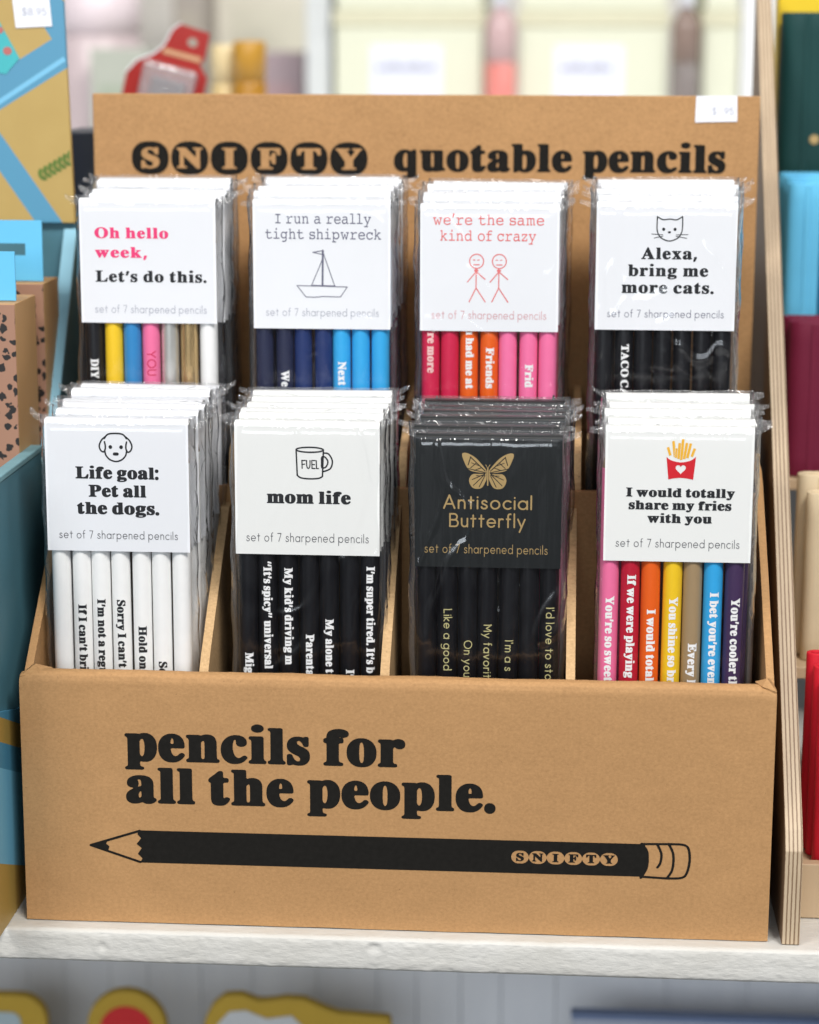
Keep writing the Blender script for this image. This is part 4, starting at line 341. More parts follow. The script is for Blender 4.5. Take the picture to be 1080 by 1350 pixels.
BOLD_SERIF = {
 "'": [[47,560,-23,8,-16,13,-7,14,-1,20,50,213,23,120,8,20,10,13,10,8,13,6,20,4,107,1,20,-2,20,-7,20,-15,10,-15,5,-20,-3,-26,-18,-60,-27,-74,-46,-106,-34,-74,-8,-13,-13,-13,-13,-8,-13,-5,-34,-4]],
 ',': [[47,-228,-23,8,-16,13,-7,13,-1,20,50,214,23,120,8,20,10,13,10,7,13,7,20,4,107,1,20,-3,20,-6,20,-15,10,-15,5,-20,-3,-27,-18,-60,-27,-73,-46,-107,-34,-73,-8,-13,-13,-13,-13,-9,-13,-4,-34,-4]],
 '.': [[117,-58,-34,10,-22,11,-24,19,-20,23,-9,18,-7,26,-1,34,2,33,5,20,10,20,17,20,23,18,20,10,33,11,27,3,20,-2,33,-8,27,-12,20,-15,22,-25,11,-20,5,-20,3,-33,-2,-34,-7,-26,-10,-20,-16,-19,-20,-17,-26,-14,-34,-10,-20,-3]],
 'A': [[42,-25,-23,8,-14,14,-5,20,2,20,7,11,10,9,43,15,20,12,18,19,20,34,384,880,9,13,9,8,14,7,13,4,33,0,20,-5,14,-6,16,-15,15,-26,384,-840,26,-47,19,-25,20,-14,33,-12,13,-11,7,-11,2,-14,0,-13,-5,-13,-10,-11,-14,-7,-13,-4,-20,-1,-453,-1,-20,1,-20,4,-20,11,-9,14,-3,20,6,20,12,13,14,6,53,8,20,6,13,12,6,15,-3,20,-9,27,-34,80,-11,20,-15,11,-20,3,-220,0,-27,-3,-13,-8,-7,-9,-42,-94,-6,-20,-2,-20,6,-20,5,-7,12,-8,20,-6,47,-6,13,-6,10,-7,8,-13,2,-20,-5,-20,-8,-10,-20,-10,-27,-3,-266,-1],[408,383,21,-3,107,0,18,3,9,7,2,13,-9,27,-57,127,-10,15,-7,4,-6,0,-7,-5,-7,-10,-60,-138,-4,-13,-2,-13,3,-7]],
 'L': [[42,-25,-23,8,-14,14,-4,13,-1,13,6,20,9,10,14,7,60,13,22,10,11,13,7,14,8,40,2,40,-1,647,-2,26,-4,20,-5,14,-7,13,-11,11,-14,7,-60,13,-20,11,-9,11,-3,14,0,13,4,13,8,10,14,7,20,5,20,2,500,0,26,-3,19,-7,14,-14,4,-13,-1,-20,-7,-13,-9,-8,-20,-8,-66,-9,-23,-9,-11,-8,-8,-12,-7,-20,-3,-20,-3,-46,0,-634,3,-40,5,-26,8,-14,12,-9,20,-5,40,-2,60,3,53,7,47,11,33,13,27,14,27,19,20,17,23,26,32,46,18,34,27,56,13,17,13,9,20,6,20,1,20,-2,20,-7,9,-7,8,-13,1,-14,-50,-286,-8,-34,-9,-13,-11,-7,-20,-7,-20,-2,-853,-1]],
 'O': [[523,-47,-53,8,-54,12,-66,23,-60,27,-47,28,-47,34,-46,43,-40,45,-29,40,-30,53,-22,54,-14,46,-10,54,-5,60,1,60,8,66,13,54,20,53,23,47,30,46,32,40,54,54,40,33,42,28,53,28,47,20,67,21,53,11,53,7,67,3,67,-3,60,-8,53,-13,60,-20,49,-21,51,-28,46,-32,46,-40,41,-44,28,-36,26,-40,26,-53,18,-47,13,-53,7,-47,3,-60,-2,-60,-7,-53,-12,-47,-19,-53,-21,-43,-26,-44,-34,-44,-46,-48,-34,-30,-42,-31,-51,-30,-47,-21,-60,-22,-53,-15,-47,-8,-60,-6,-66,-1],[556,60,27,-5,27,0,33,3,20,5,20,8,27,16,15,13,19,20,19,28,17,32,12,26,13,40,8,34,10,53,9,87,3,100,-3,66,-5,47,-16,87,-12,40,-15,40,-14,28,-20,32,-20,26,-20,19,-27,18,-27,13,-26,7,-27,3,-27,-1,-33,-4,-20,-7,-20,-9,-20,-12,-20,-17,-14,-16,-18,-27,-29,-60,-19,-60,-14,-80,-8,-93,-1,-107,7,-87,14,-73,11,-40,11,-33,30,-60,17,-26,17,-21,22,-20,21,-14,26,-13]],
 'a': [[195,-42,-53,8,-47,16,-33,23,-20,20,-13,16,-11,17,-9,20,-9,40,0,47,4,26,6,20,17,34,22,27,40,38,40,27,40,22,73,34,153,50,17,8,8,14,3,20,0,60,-5,40,-6,20,-7,13,-10,11,-13,9,-20,6,-20,1,-27,-1,-17,-6,-7,-7,-3,-6,1,-14,25,-46,5,-14,3,-20,-2,-26,-9,-27,-9,-13,-20,-22,-20,-15,-13,-7,-20,-7,-20,-4,-47,-2,-20,3,-20,5,-33,14,-27,21,-19,27,-10,27,-3,40,4,33,14,33,19,27,22,23,26,21,25,16,29,14,40,14,40,12,33,7,33,4,34,1,73,0,47,-4,40,-6,33,-8,40,-13,33,-16,34,-24,31,-34,18,-27,16,-40,7,-33,4,-40,1,-360,5,-14,5,-6,39,-16,20,-17,11,-21,-1,-13,-2,-7,-9,-13,-21,-20,-24,-19,-20,-13,-40,-16,-47,-12,-27,-3,-33,0,-47,6,-26,8,-20,8,-37,28,-17,5,-13,-3,-53,-24,-54,-16,-66,-9],[340,111,15,-3,14,3,13,6,27,20,6,9,5,12,3,27,0,120,-3,13,-3,7,-8,5,-7,1,-13,-5,-20,-12,-14,-12,-20,-27,-13,-30,-9,-40,1,-40,9,-34,9,-13]],
 'b': [[121,-45,-20,7,-10,7,-8,13,-3,20,0,854,-2,40,-4,20,-9,13,-11,7,-33,13,-13,10,-8,17,1,20,6,13,7,7,14,6,20,5,266,1,34,-3,13,-5,13,-9,7,-9,4,-13,2,-233,1,-14,6,-13,7,-3,13,0,60,18,47,6,60,-1,47,-9,53,-19,43,-25,24,-20,27,-27,33,-40,19,-33,15,-34,13,-40,9,-40,4,-46,1,-74,-4,-40,-7,-40,-13,-46,-13,-34,-24,-46,-23,-34,-31,-34,-40,-37,-33,-24,-40,-21,-47,-16,-40,-9,-53,-6,-53,1,-40,5,-47,12,-33,13,-47,25,-13,4,-20,-6,-50,-33,-24,-14,-26,-7],[437,62,24,-1,27,7,20,16,15,25,13,33,12,54,7,53,4,60,1,80,-4,53,-7,54,-11,40,-15,33,-15,20,-20,14,-27,6,-13,-1,-14,-4,-13,-7,-13,-11,-14,-24,-7,-33,-1,-347,2,-40,5,-26,10,-27,11,-15,14,-9]],
 'c': [[310,-42,-40,7,-40,11,-34,15,-26,16,-34,25,-34,33,-28,33,-22,33,-17,34,-16,40,-10,40,-6,40,-3,40,1,46,4,47,9,40,10,33,14,34,18,33,23,33,29,34,35,33,27,21,33,22,33,16,40,15,40,11,34,6,40,3,53,0,40,-5,33,-6,54,-18,33,-18,33,-26,27,-29,18,-32,8,-33,1,-47,-7,-27,-12,-20,-19,-20,-19,-13,-23,-10,-27,-7,-27,-2,-33,2,-27,7,-20,9,-19,14,-18,20,-9,18,-6,16,-3,20,-1,73,-4,11,-6,9,-14,7,-13,0,-13,-4,-14,-8,-18,-22,-16,-33,-13,-47,-7,-53,-2,-53,3,-60,7,-54,12,-53,19,-47,15,-26,14,-19,14,-15,17,-13,15,-9,20,-8,20,-4,20,-2,20,1,20,5,20,8,20,11,54,39,13,5,13,2,14,-1,13,-5,20,-13,15,-16,3,-6,1,-14,-5,-13,-9,-13,-25,-28,-27,-25,-46,-36,-47,-26,-53,-19,-54,-11,-60,-5]],
 'd': [[277,-42,-34,6,-46,15,-34,17,-26,20,-32,29,-29,33,-26,40,-19,40,-16,47,-8,40,-6,53,-1,60,4,53,8,54,13,46,16,40,30,54,19,25,20,22,27,26,20,15,26,18,27,13,60,19,47,7,66,-2,27,-5,47,-14,13,2,7,5,3,9,2,20,0,113,-3,27,-5,13,-14,13,-17,7,-40,8,-12,5,-8,7,-9,13,-1,20,4,14,13,12,20,8,33,3,280,0,20,-1,20,-5,14,-8,8,-9,4,-14,2,-13,0,-793,2,-40,6,-27,8,-13,10,-8,33,-14,14,-12,4,-6,4,-14,0,-13,-3,-13,-6,-10,-6,-6,-14,-7,-13,-3,-73,-6,-47,-5,-167,-29,-20,0,-13,3,-27,15,-13,5,-13,-2,-54,-17,-33,-6,-47,-2],[378,98,19,-4,13,1,20,9,13,9,16,18,12,20,7,20,3,20,1,320,-2,34,-8,26,-15,20,-22,14,-25,5,-20,-2,-20,-10,-13,-13,-12,-20,-10,-27,-10,-40,-6,-40,-5,-53,0,-114,5,-53,7,-47,9,-33,11,-27,14,-20]],
 'e': [[303,-42,-33,5,-40,12,-33,13,-27,15,-33,25,-27,25,-28,32,-23,33,-18,33,-14,34,-12,40,-8,40,-6,46,-1,47,1,40,6,47,7,33,13,40,15,33,19,34,20,26,22,26,34,32,26,21,27,17,27,13,40,14,40,11,26,4,34,1,46,0,34,-4,26,-6,40,-13,47,-21,22,-15,25,-20,20,-20,23,-26,18,-27,12,-23,12,-30,9,-27,7,-33,4,-34,2,-33,-1,-27,-3,-13,-10,-13,-13,-8,-20,-5,-27,-2,-273,0,-27,-4,-7,-4,-6,-11,-1,-20,10,-53,16,-47,18,-33,23,-26,27,-17,33,-9,20,-2,20,2,34,9,20,12,20,14,46,46,14,7,13,3,13,0,14,-4,20,-12,13,-12,9,-11,3,-7,1,-13,-4,-13,-16,-24,-53,-61,-47,-40,-46,-28,-60,-22,-47,-10,-67,-5],[336,465,54,-1,20,2,13,7,6,12,2,20,-1,26,-8,60,-12,34,-7,9,-13,9,-7,2,-13,-1,-13,-5,-7,-6,-15,-22,-10,-26,-10,-47,-3,-47,3,-13,5,-7]],
 'g': [[262,-283,-47,5,-47,9,-53,16,-33,14,-28,16,-26,22,-19,25,-8,20,-1,27,3,13,6,13,16,20,33,27,10,13,-2,14,-30,40,-11,26,-3,20,-1,20,3,20,5,20,12,27,21,27,33,31,51,35,5,7,1,7,-1,6,-6,7,-41,33,-39,40,-18,27,-15,33,-12,47,-1,60,6,40,15,40,16,27,19,23,33,32,27,20,33,20,34,14,46,15,41,9,73,7,53,-1,67,-8,93,-22,167,-2,20,-3,13,-5,13,-10,8,-16,2,-33,-2,-34,-5,-13,-9,-9,-14,-7,-40,-10,-7,-7,-1,-14,11,-40,4,-26,1,-40,-2,-27,-8,-33,-11,-27,-13,-23,-20,-26,-27,-27,-27,-21,-26,-16,-34,-15,-53,-17,-47,-9,-33,-2,-87,1,-20,-2,-13,-5,-13,-9,-7,-9,-5,-13,2,-14,4,-6,10,-7,9,-3,27,-2,120,-1,100,-7,40,-7,40,-11,40,-14,26,-14,27,-20,26,-28,12,-20,12,-26,8,-34,1,-33,-5,-33,-10,-27,-13,-20,-17,-20,-21,-19,-20,-15,-48,-26,-65,-22,-67,-15,-80,-10,-80,-3],[307,-183,55,-4,46,-1,67,5,53,9,27,10,20,15,8,13,2,13,-2,7,-8,12,-13,7,-40,6,-234,1,-33,-3,-18,-10,-10,-13,-3,-20,6,-13,12,-12,20,-11,20,-6],[360,317,15,-4,13,1,14,7,13,16,8,20,7,27,7,60,1,40,-1,40,-5,40,-7,33,-8,20,-9,14,-13,11,-13,3,-14,-1,-13,-6,-8,-7,-9,-14,-13,-40,-8,-60,0,-66,8,-67,7,-27,9,-20,10,-13]],
 'h': [[42,-25,-20,7,-13,10,-7,11,-2,20,3,14,10,13,10,7,32,12,10,8,10,20,5,26,1,747,-3,33,-7,20,-14,14,-28,11,-14,9,-6,8,-5,12,1,20,8,13,9,7,13,6,20,3,260,1,20,-1,20,-4,12,-5,9,-7,8,-13,3,-14,1,-240,3,-20,4,-8,7,-3,13,1,67,25,47,10,53,3,53,-6,51,-15,36,-19,18,-14,22,-22,15,-18,12,-20,12,-27,8,-27,9,-60,3,-60,0,-326,2,-34,4,-13,8,-14,14,-9,26,-11,16,-13,6,-20,-2,-20,-8,-13,-12,-8,-20,-7,-20,-1,-326,-1,-60,6,-60,-6,-314,0],[422,63,20,-4,13,-1,20,4,14,6,14,15,6,14,4,20,1,40,0,300,-2,60,-4,33,-7,20,-12,13,-14,5,-13,-1,-13,-4,-20,-11,-14,-10,-11,-12,-9,-13,-5,-14,-2,-13,0,-393,3,-20,5,-14,12,-13]],
 'i': [[42,-25,-20,7,-13,10,-7,11,-2,20,3,14,10,13,10,7,32,12,10,8,9,13,4,20,3,47,-1,413,-3,33,-6,20,-5,7,-9,7,-28,11,-14,10,-6,10,-3,9,-1,13,3,13,9,14,12,8,13,5,20,3,260,0,20,-1,20,-6,13,-9,6,-7,5,-13,1,-14,1,-533,2,-40,4,-20,8,-14,13,-9,27,-12,13,-12,7,-20,-2,-20,-8,-13,-10,-7,-13,-6,-20,-3,-334,-1],[189,856,-34,11,-26,16,-27,25,-16,22,-8,27,-1,33,5,26,10,21,17,20,26,23,27,13,33,10,34,4,40,-3,33,-9,27,-12,20,-15,20,-20,13,-18,8,-20,3,-20,0,-27,-4,-20,-10,-20,-16,-20,-21,-19,-20,-13,-20,-8,-27,-8,-26,-3,-34,0]],
 'k': [[42,-25,-20,7,-13,10,-7,11,-2,20,3,14,10,13,16,9,26,10,14,11,8,17,3,20,1,766,-3,27,-9,20,-14,9,-28,11,-14,13,-5,14,0,13,5,13,5,7,17,11,27,5,260,1,20,-2,20,-6,13,-8,6,-8,5,-13,1,-20,1,-447,2,-20,5,-9,7,-2,7,1,13,8,53,50,34,34,15,25,2,13,-4,8,-13,8,-40,11,-14,11,-5,9,-3,13,2,20,8,14,12,8,20,6,20,2,280,0,33,-4,13,-5,10,-7,8,-14,2,-20,-2,-13,-9,-13,-9,-7,-13,-6,-47,-11,-20,-7,-20,-10,-26,-17,-34,-28,-79,-74,-11,-14,-3,-13,3,-13,9,-14,256,-346,19,-21,40,-21,12,-12,6,-13,2,-13,-3,-14,-8,-13,-9,-7,-14,-6,-33,-4,-340,1,-20,1,-40,9,-40,-9,-20,-1,-327,-1],[444,57,11,-3,14,-1,32,10,9,7,4,7,0,13,-11,20,-74,101,-14,16,-13,8,-7,-2,-2,-3,-5,-20,0,-80,4,-33,5,-14,12,-12]],
 'l': [[42,-25,-20,7,-13,10,-7,11,-2,20,3,14,10,13,10,7,32,12,10,8,9,13,5,27,2,46,0,707,-3,33,-6,20,-5,7,-9,7,-29,12,-14,9,-6,10,-3,9,1,20,8,13,7,6,13,6,20,4,260,1,20,-1,20,-4,14,-6,12,-13,5,-13,1,-13,2,-860,5,-27,8,-13,13,-10,27,-12,13,-13,7,-19,-2,-20,-8,-13,-10,-7,-13,-6,-20,-3,-334,-1]],
 'm': [[42,-25,-20,7,-13,10,-7,11,-2,20,3,14,10,13,10,7,32,12,10,8,8,13,5,20,3,47,0,400,-5,46,-7,21,-14,13,-26,12,-13,8,-10,13,-4,13,2,20,9,14,9,7,20,7,20,2,260,0,20,-2,13,-4,27,-16,13,-4,14,4,46,20,47,14,40,6,47,-1,46,-7,54,-18,28,-15,38,-31,14,-5,13,3,40,27,27,15,46,18,27,7,33,6,54,0,33,-3,27,-7,26,-8,27,-13,20,-13,20,-17,20,-22,15,-24,13,-26,9,-27,7,-33,3,-34,3,-53,1,-360,5,-20,7,-13,10,-9,34,-15,6,-5,8,-11,3,-14,-2,-20,-8,-13,-9,-7,-18,-7,-34,-3,-313,0,-53,5,-67,-5,-307,0,-53,6,-60,-6,-307,0],[419,63,16,-4,14,0,20,4,13,6,14,14,5,14,3,20,1,400,-5,33,-7,20,-11,13,-13,5,-14,-1,-13,-4,-13,-6,-18,-14,-12,-13,-8,-13,-5,-14,-2,-13,0,-393,4,-20,7,-18,10,-9],[842,63,13,-3,20,0,16,3,15,7,9,9,6,11,6,27,-1,406,-4,27,-7,21,-11,12,-15,5,-14,-1,-13,-5,-27,-17,-20,-22,-6,-13,-3,-13,0,-394,3,-20,6,-20,12,-13]],
 'n': [[42,-25,-20,7,-13,10,-7,11,-2,20,3,14,10,13,10,7,32,12,10,8,8,13,5,20,3,47,0,406,-5,40,-7,21,-14,13,-26,12,-13,8,-10,13,-4,13,1,14,4,13,6,7,9,7,13,5,27,4,260,0,33,-4,34,-17,13,-2,13,3,47,19,40,12,40,6,47,1,46,-6,54,-16,33,-18,32,-28,23,-26,19,-34,13,-40,7,-40,5,-73,0,-333,2,-34,4,-13,8,-14,14,-9,26,-11,16,-13,5,-13,2,-13,-3,-14,-8,-13,-12,-8,-13,-5,-33,-4,-320,0,-60,6,-60,-6,-314,0],[422,63,20,-4,13,-1,20,4,14,6,14,15,6,14,4,20,1,40,0,300,-2,60,-4,33,-7,20,-12,13,-14,5,-13,-1,-13,-4,-20,-11,-14,-10,-11,-12,-9,-13,-5,-14,-2,-13,0,-393,3,-20,5,-14,12,-13]],
 'o': [[337,-42,-40,6,-40,10,-40,15,-31,16,-36,24,-25,22,-35,36,-24,31,-20,33,-16,34,-14,40,-8,33,-6,47,-2,40,1,46,6,47,9,40,11,33,15,34,19,33,20,27,22,25,34,32,29,23,31,19,33,15,47,16,33,8,33,6,27,1,60,0,33,-4,40,-9,40,-12,34,-14,33,-18,31,-22,29,-25,27,-28,26,-35,19,-32,16,-33,14,-40,8,-33,5,-40,2,-47,-1,-53,-4,-34,-8,-40,-10,-33,-14,-33,-18,-34,-22,-31,-25,-29,-35,-33,-27,-21,-31,-19,-29,-14,-33,-11,-33,-9,-40,-6,-40,-3,-47,0],[378,58,19,-3,20,4,9,6,11,9,13,21,10,30,7,33,8,100,0,173,-4,67,-9,60,-10,40,-15,29,-10,11,-9,7,-21,6,-20,-3,-17,-10,-11,-13,-13,-27,-8,-33,-7,-40,-7,-107,0,-140,5,-80,6,-47,7,-33,11,-28,14,-19,8,-6]],
 'r': [[42,-25,-20,7,-13,10,-7,11,-2,20,3,14,10,13,10,7,32,12,10,8,9,13,4,20,3,47,0,406,-4,40,-3,14,-5,10,-14,11,-33,14,-7,6,-7,12,-3,13,1,14,9,18,7,6,13,7,27,5,260,0,20,-3,13,-4,14,-8,16,-15,10,-3,14,4,46,25,34,12,33,8,33,2,34,-3,33,-8,33,-14,20,-15,21,-21,16,-27,8,-26,3,-34,-3,-26,-9,-27,-14,-20,-22,-21,-26,-16,-34,-10,-33,-3,-33,3,-20,6,-20,9,-20,16,-34,33,-13,6,-13,-5,-12,-11,-11,-20,-9,-27,-5,-27,-2,-33,0,-287,2,-33,6,-20,11,-13,20,-9,46,-9,14,-7,6,-7,8,-15,1,-13,-2,-14,-7,-11,-6,-6,-14,-7,-13,-4,-20,-1,-367,-1]],
 's': [[56,-42,-20,2,-20,9,-8,9,-7,20,-1,220,2,13,6,14,15,13,20,6,27,1,20,-4,20,-11,13,-17,24,-62,29,-46,17,-20,17,-14,20,-14,20,-9,20,-5,26,-1,20,2,20,8,14,10,11,16,5,13,3,20,-3,20,-9,20,-10,14,-15,13,-29,18,-127,62,-53,30,-23,17,-22,20,-27,26,-16,20,-15,27,-10,27,-5,26,-2,34,3,40,6,26,9,27,15,29,14,19,22,25,39,34,23,13,22,10,60,18,47,6,53,-1,40,-5,67,-16,20,-3,13,3,34,17,20,4,26,-2,20,-9,7,-6,6,-9,4,-20,0,-174,-4,-26,-6,-10,-13,-10,-20,-6,-20,-1,-20,3,-20,10,-14,16,-26,55,-25,36,-29,26,-33,17,-33,5,-20,-2,-14,-4,-12,-9,-8,-8,-8,-18,-2,-14,3,-20,5,-13,9,-13,13,-12,40,-25,127,-61,47,-26,26,-19,27,-23,19,-21,14,-20,14,-27,8,-26,6,-34,2,-40,-3,-40,-6,-33,-12,-33,-15,-30,-31,-37,-23,-22,-20,-15,-33,-19,-60,-19,-60,-8,-60,1,-53,8,-80,22,-14,1,-13,-4,-20,-14,-13,-6,-14,-4]],
 't': [[229,-41,-26,5,-27,8,-20,8,-20,12,-23,21,-16,20,-11,20,-8,20,-8,33,-4,47,-1,426,-3,14,-6,7,-9,6,-24,9,-14,11,-7,13,-2,27,4,20,14,20,151,137,40,41,54,62,13,9,13,5,14,3,20,1,20,-4,13,-7,9,-7,7,-13,3,-27,0,-140,6,-20,8,-8,14,-3,66,-2,27,-6,13,-8,6,-6,6,-14,2,-13,1,-27,-3,-20,-5,-10,-10,-10,-13,-6,-17,-4,-80,-4,-13,-8,-6,-11,-2,-27,0,-360,3,-46,5,-12,6,-8,7,-3,7,0,15,9,19,27,12,13,20,11,20,2,27,-8,21,-11,12,-14,3,-6,1,-14,-3,-13,-9,-20,-17,-27,-15,-20,-40,-42,-20,-16,-20,-12,-46,-19,-47,-11,-53,-3]],
 'w': [[356,-43,-20,6,-14,9,-10,13,-10,20,-239,593,-15,27,-12,12,-20,14,-7,7,-7,13,-2,14,1,13,6,13,6,7,9,6,14,5,33,3,300,0,20,-1,40,-8,40,8,20,1,313,0,27,-2,40,-11,13,2,27,8,20,3,147,0,26,0,20,-3,14,-4,13,-9,7,-10,3,-8,1,-13,-3,-14,-10,-13,-25,-16,-13,-11,-16,-26,-241,-574,-19,-40,-15,-20,-16,-9,-13,-4,-13,-2,-20,0,-27,8,-10,7,-10,12,-17,42,-83,249,-12,24,-8,6,-7,-1,-5,-5,-8,-13,-110,-260,-20,-40,-11,-14,-19,-10,-27,-6],[455,425,7,-3,7,2,7,7,6,12,32,75,3,13,0,14,-5,20,-14,40,-5,13,-9,13,-8,7,-20,9,-20,5,-14,-1,-20,-6,-13,-9,-8,-11,0,-14,9,-33,44,-113,11,-27],[857,471,5,-5,7,-1,7,3,7,10,46,107,8,26,-1,14,-4,6,-7,7,-49,18,-14,-2,-38,-16,-8,-7,-5,-13,1,-13,5,-20,30,-94]],
 'x': [[42,-24,-20,7,-14,14,-5,20,1,13,5,10,13,13,40,21,26,16,37,33,131,162,10,18,1,14,-4,13,-8,13,-172,260,-21,22,-13,9,-30,16,-13,13,-5,14,-1,13,2,13,8,14,12,8,20,6,47,2,320,0,20,-2,40,-9,40,9,20,2,213,0,34,-4,12,-6,8,-6,8,-14,2,-13,-2,-13,-7,-14,-15,-11,-32,-15,-21,-13,-40,-34,-123,-147,-9,-13,-3,-13,3,-14,11,-20,193,-293,18,-20,30,-19,7,-8,7,-13,1,-13,-2,-14,-8,-13,-12,-8,-13,-5,-33,-4,-340,1,-27,4,-33,15,-14,-3,-26,-12,-27,-4,-213,-1],[343,43,13,-1,26,14,27,11,7,5,4,11,-2,14,-14,26,-33,47,-9,9,-6,3,-14,-3,-13,-11,-39,-51,-8,-14,-4,-13,0,-13,4,-7,7,-5,33,-12],[458,550,11,-5,7,0,13,9,14,16,22,27,7,13,3,13,-2,7,-4,5,-13,7,-47,12,-13,-2,-14,-4,-13,-5,-9,-6,-4,-7,-1,-7,3,-13,24,-40]],
 '’': [[47,560,-23,8,-16,13,-7,14,-1,20,50,213,23,120,8,20,10,13,10,8,13,6,20,4,107,1,20,-2,20,-7,20,-15,10,-15,5,-20,-3,-26,-18,-60,-27,-74,-46,-106,-34,-74,-8,-13,-13,-13,-13,-8,-13,-5,-34,-4]],
}
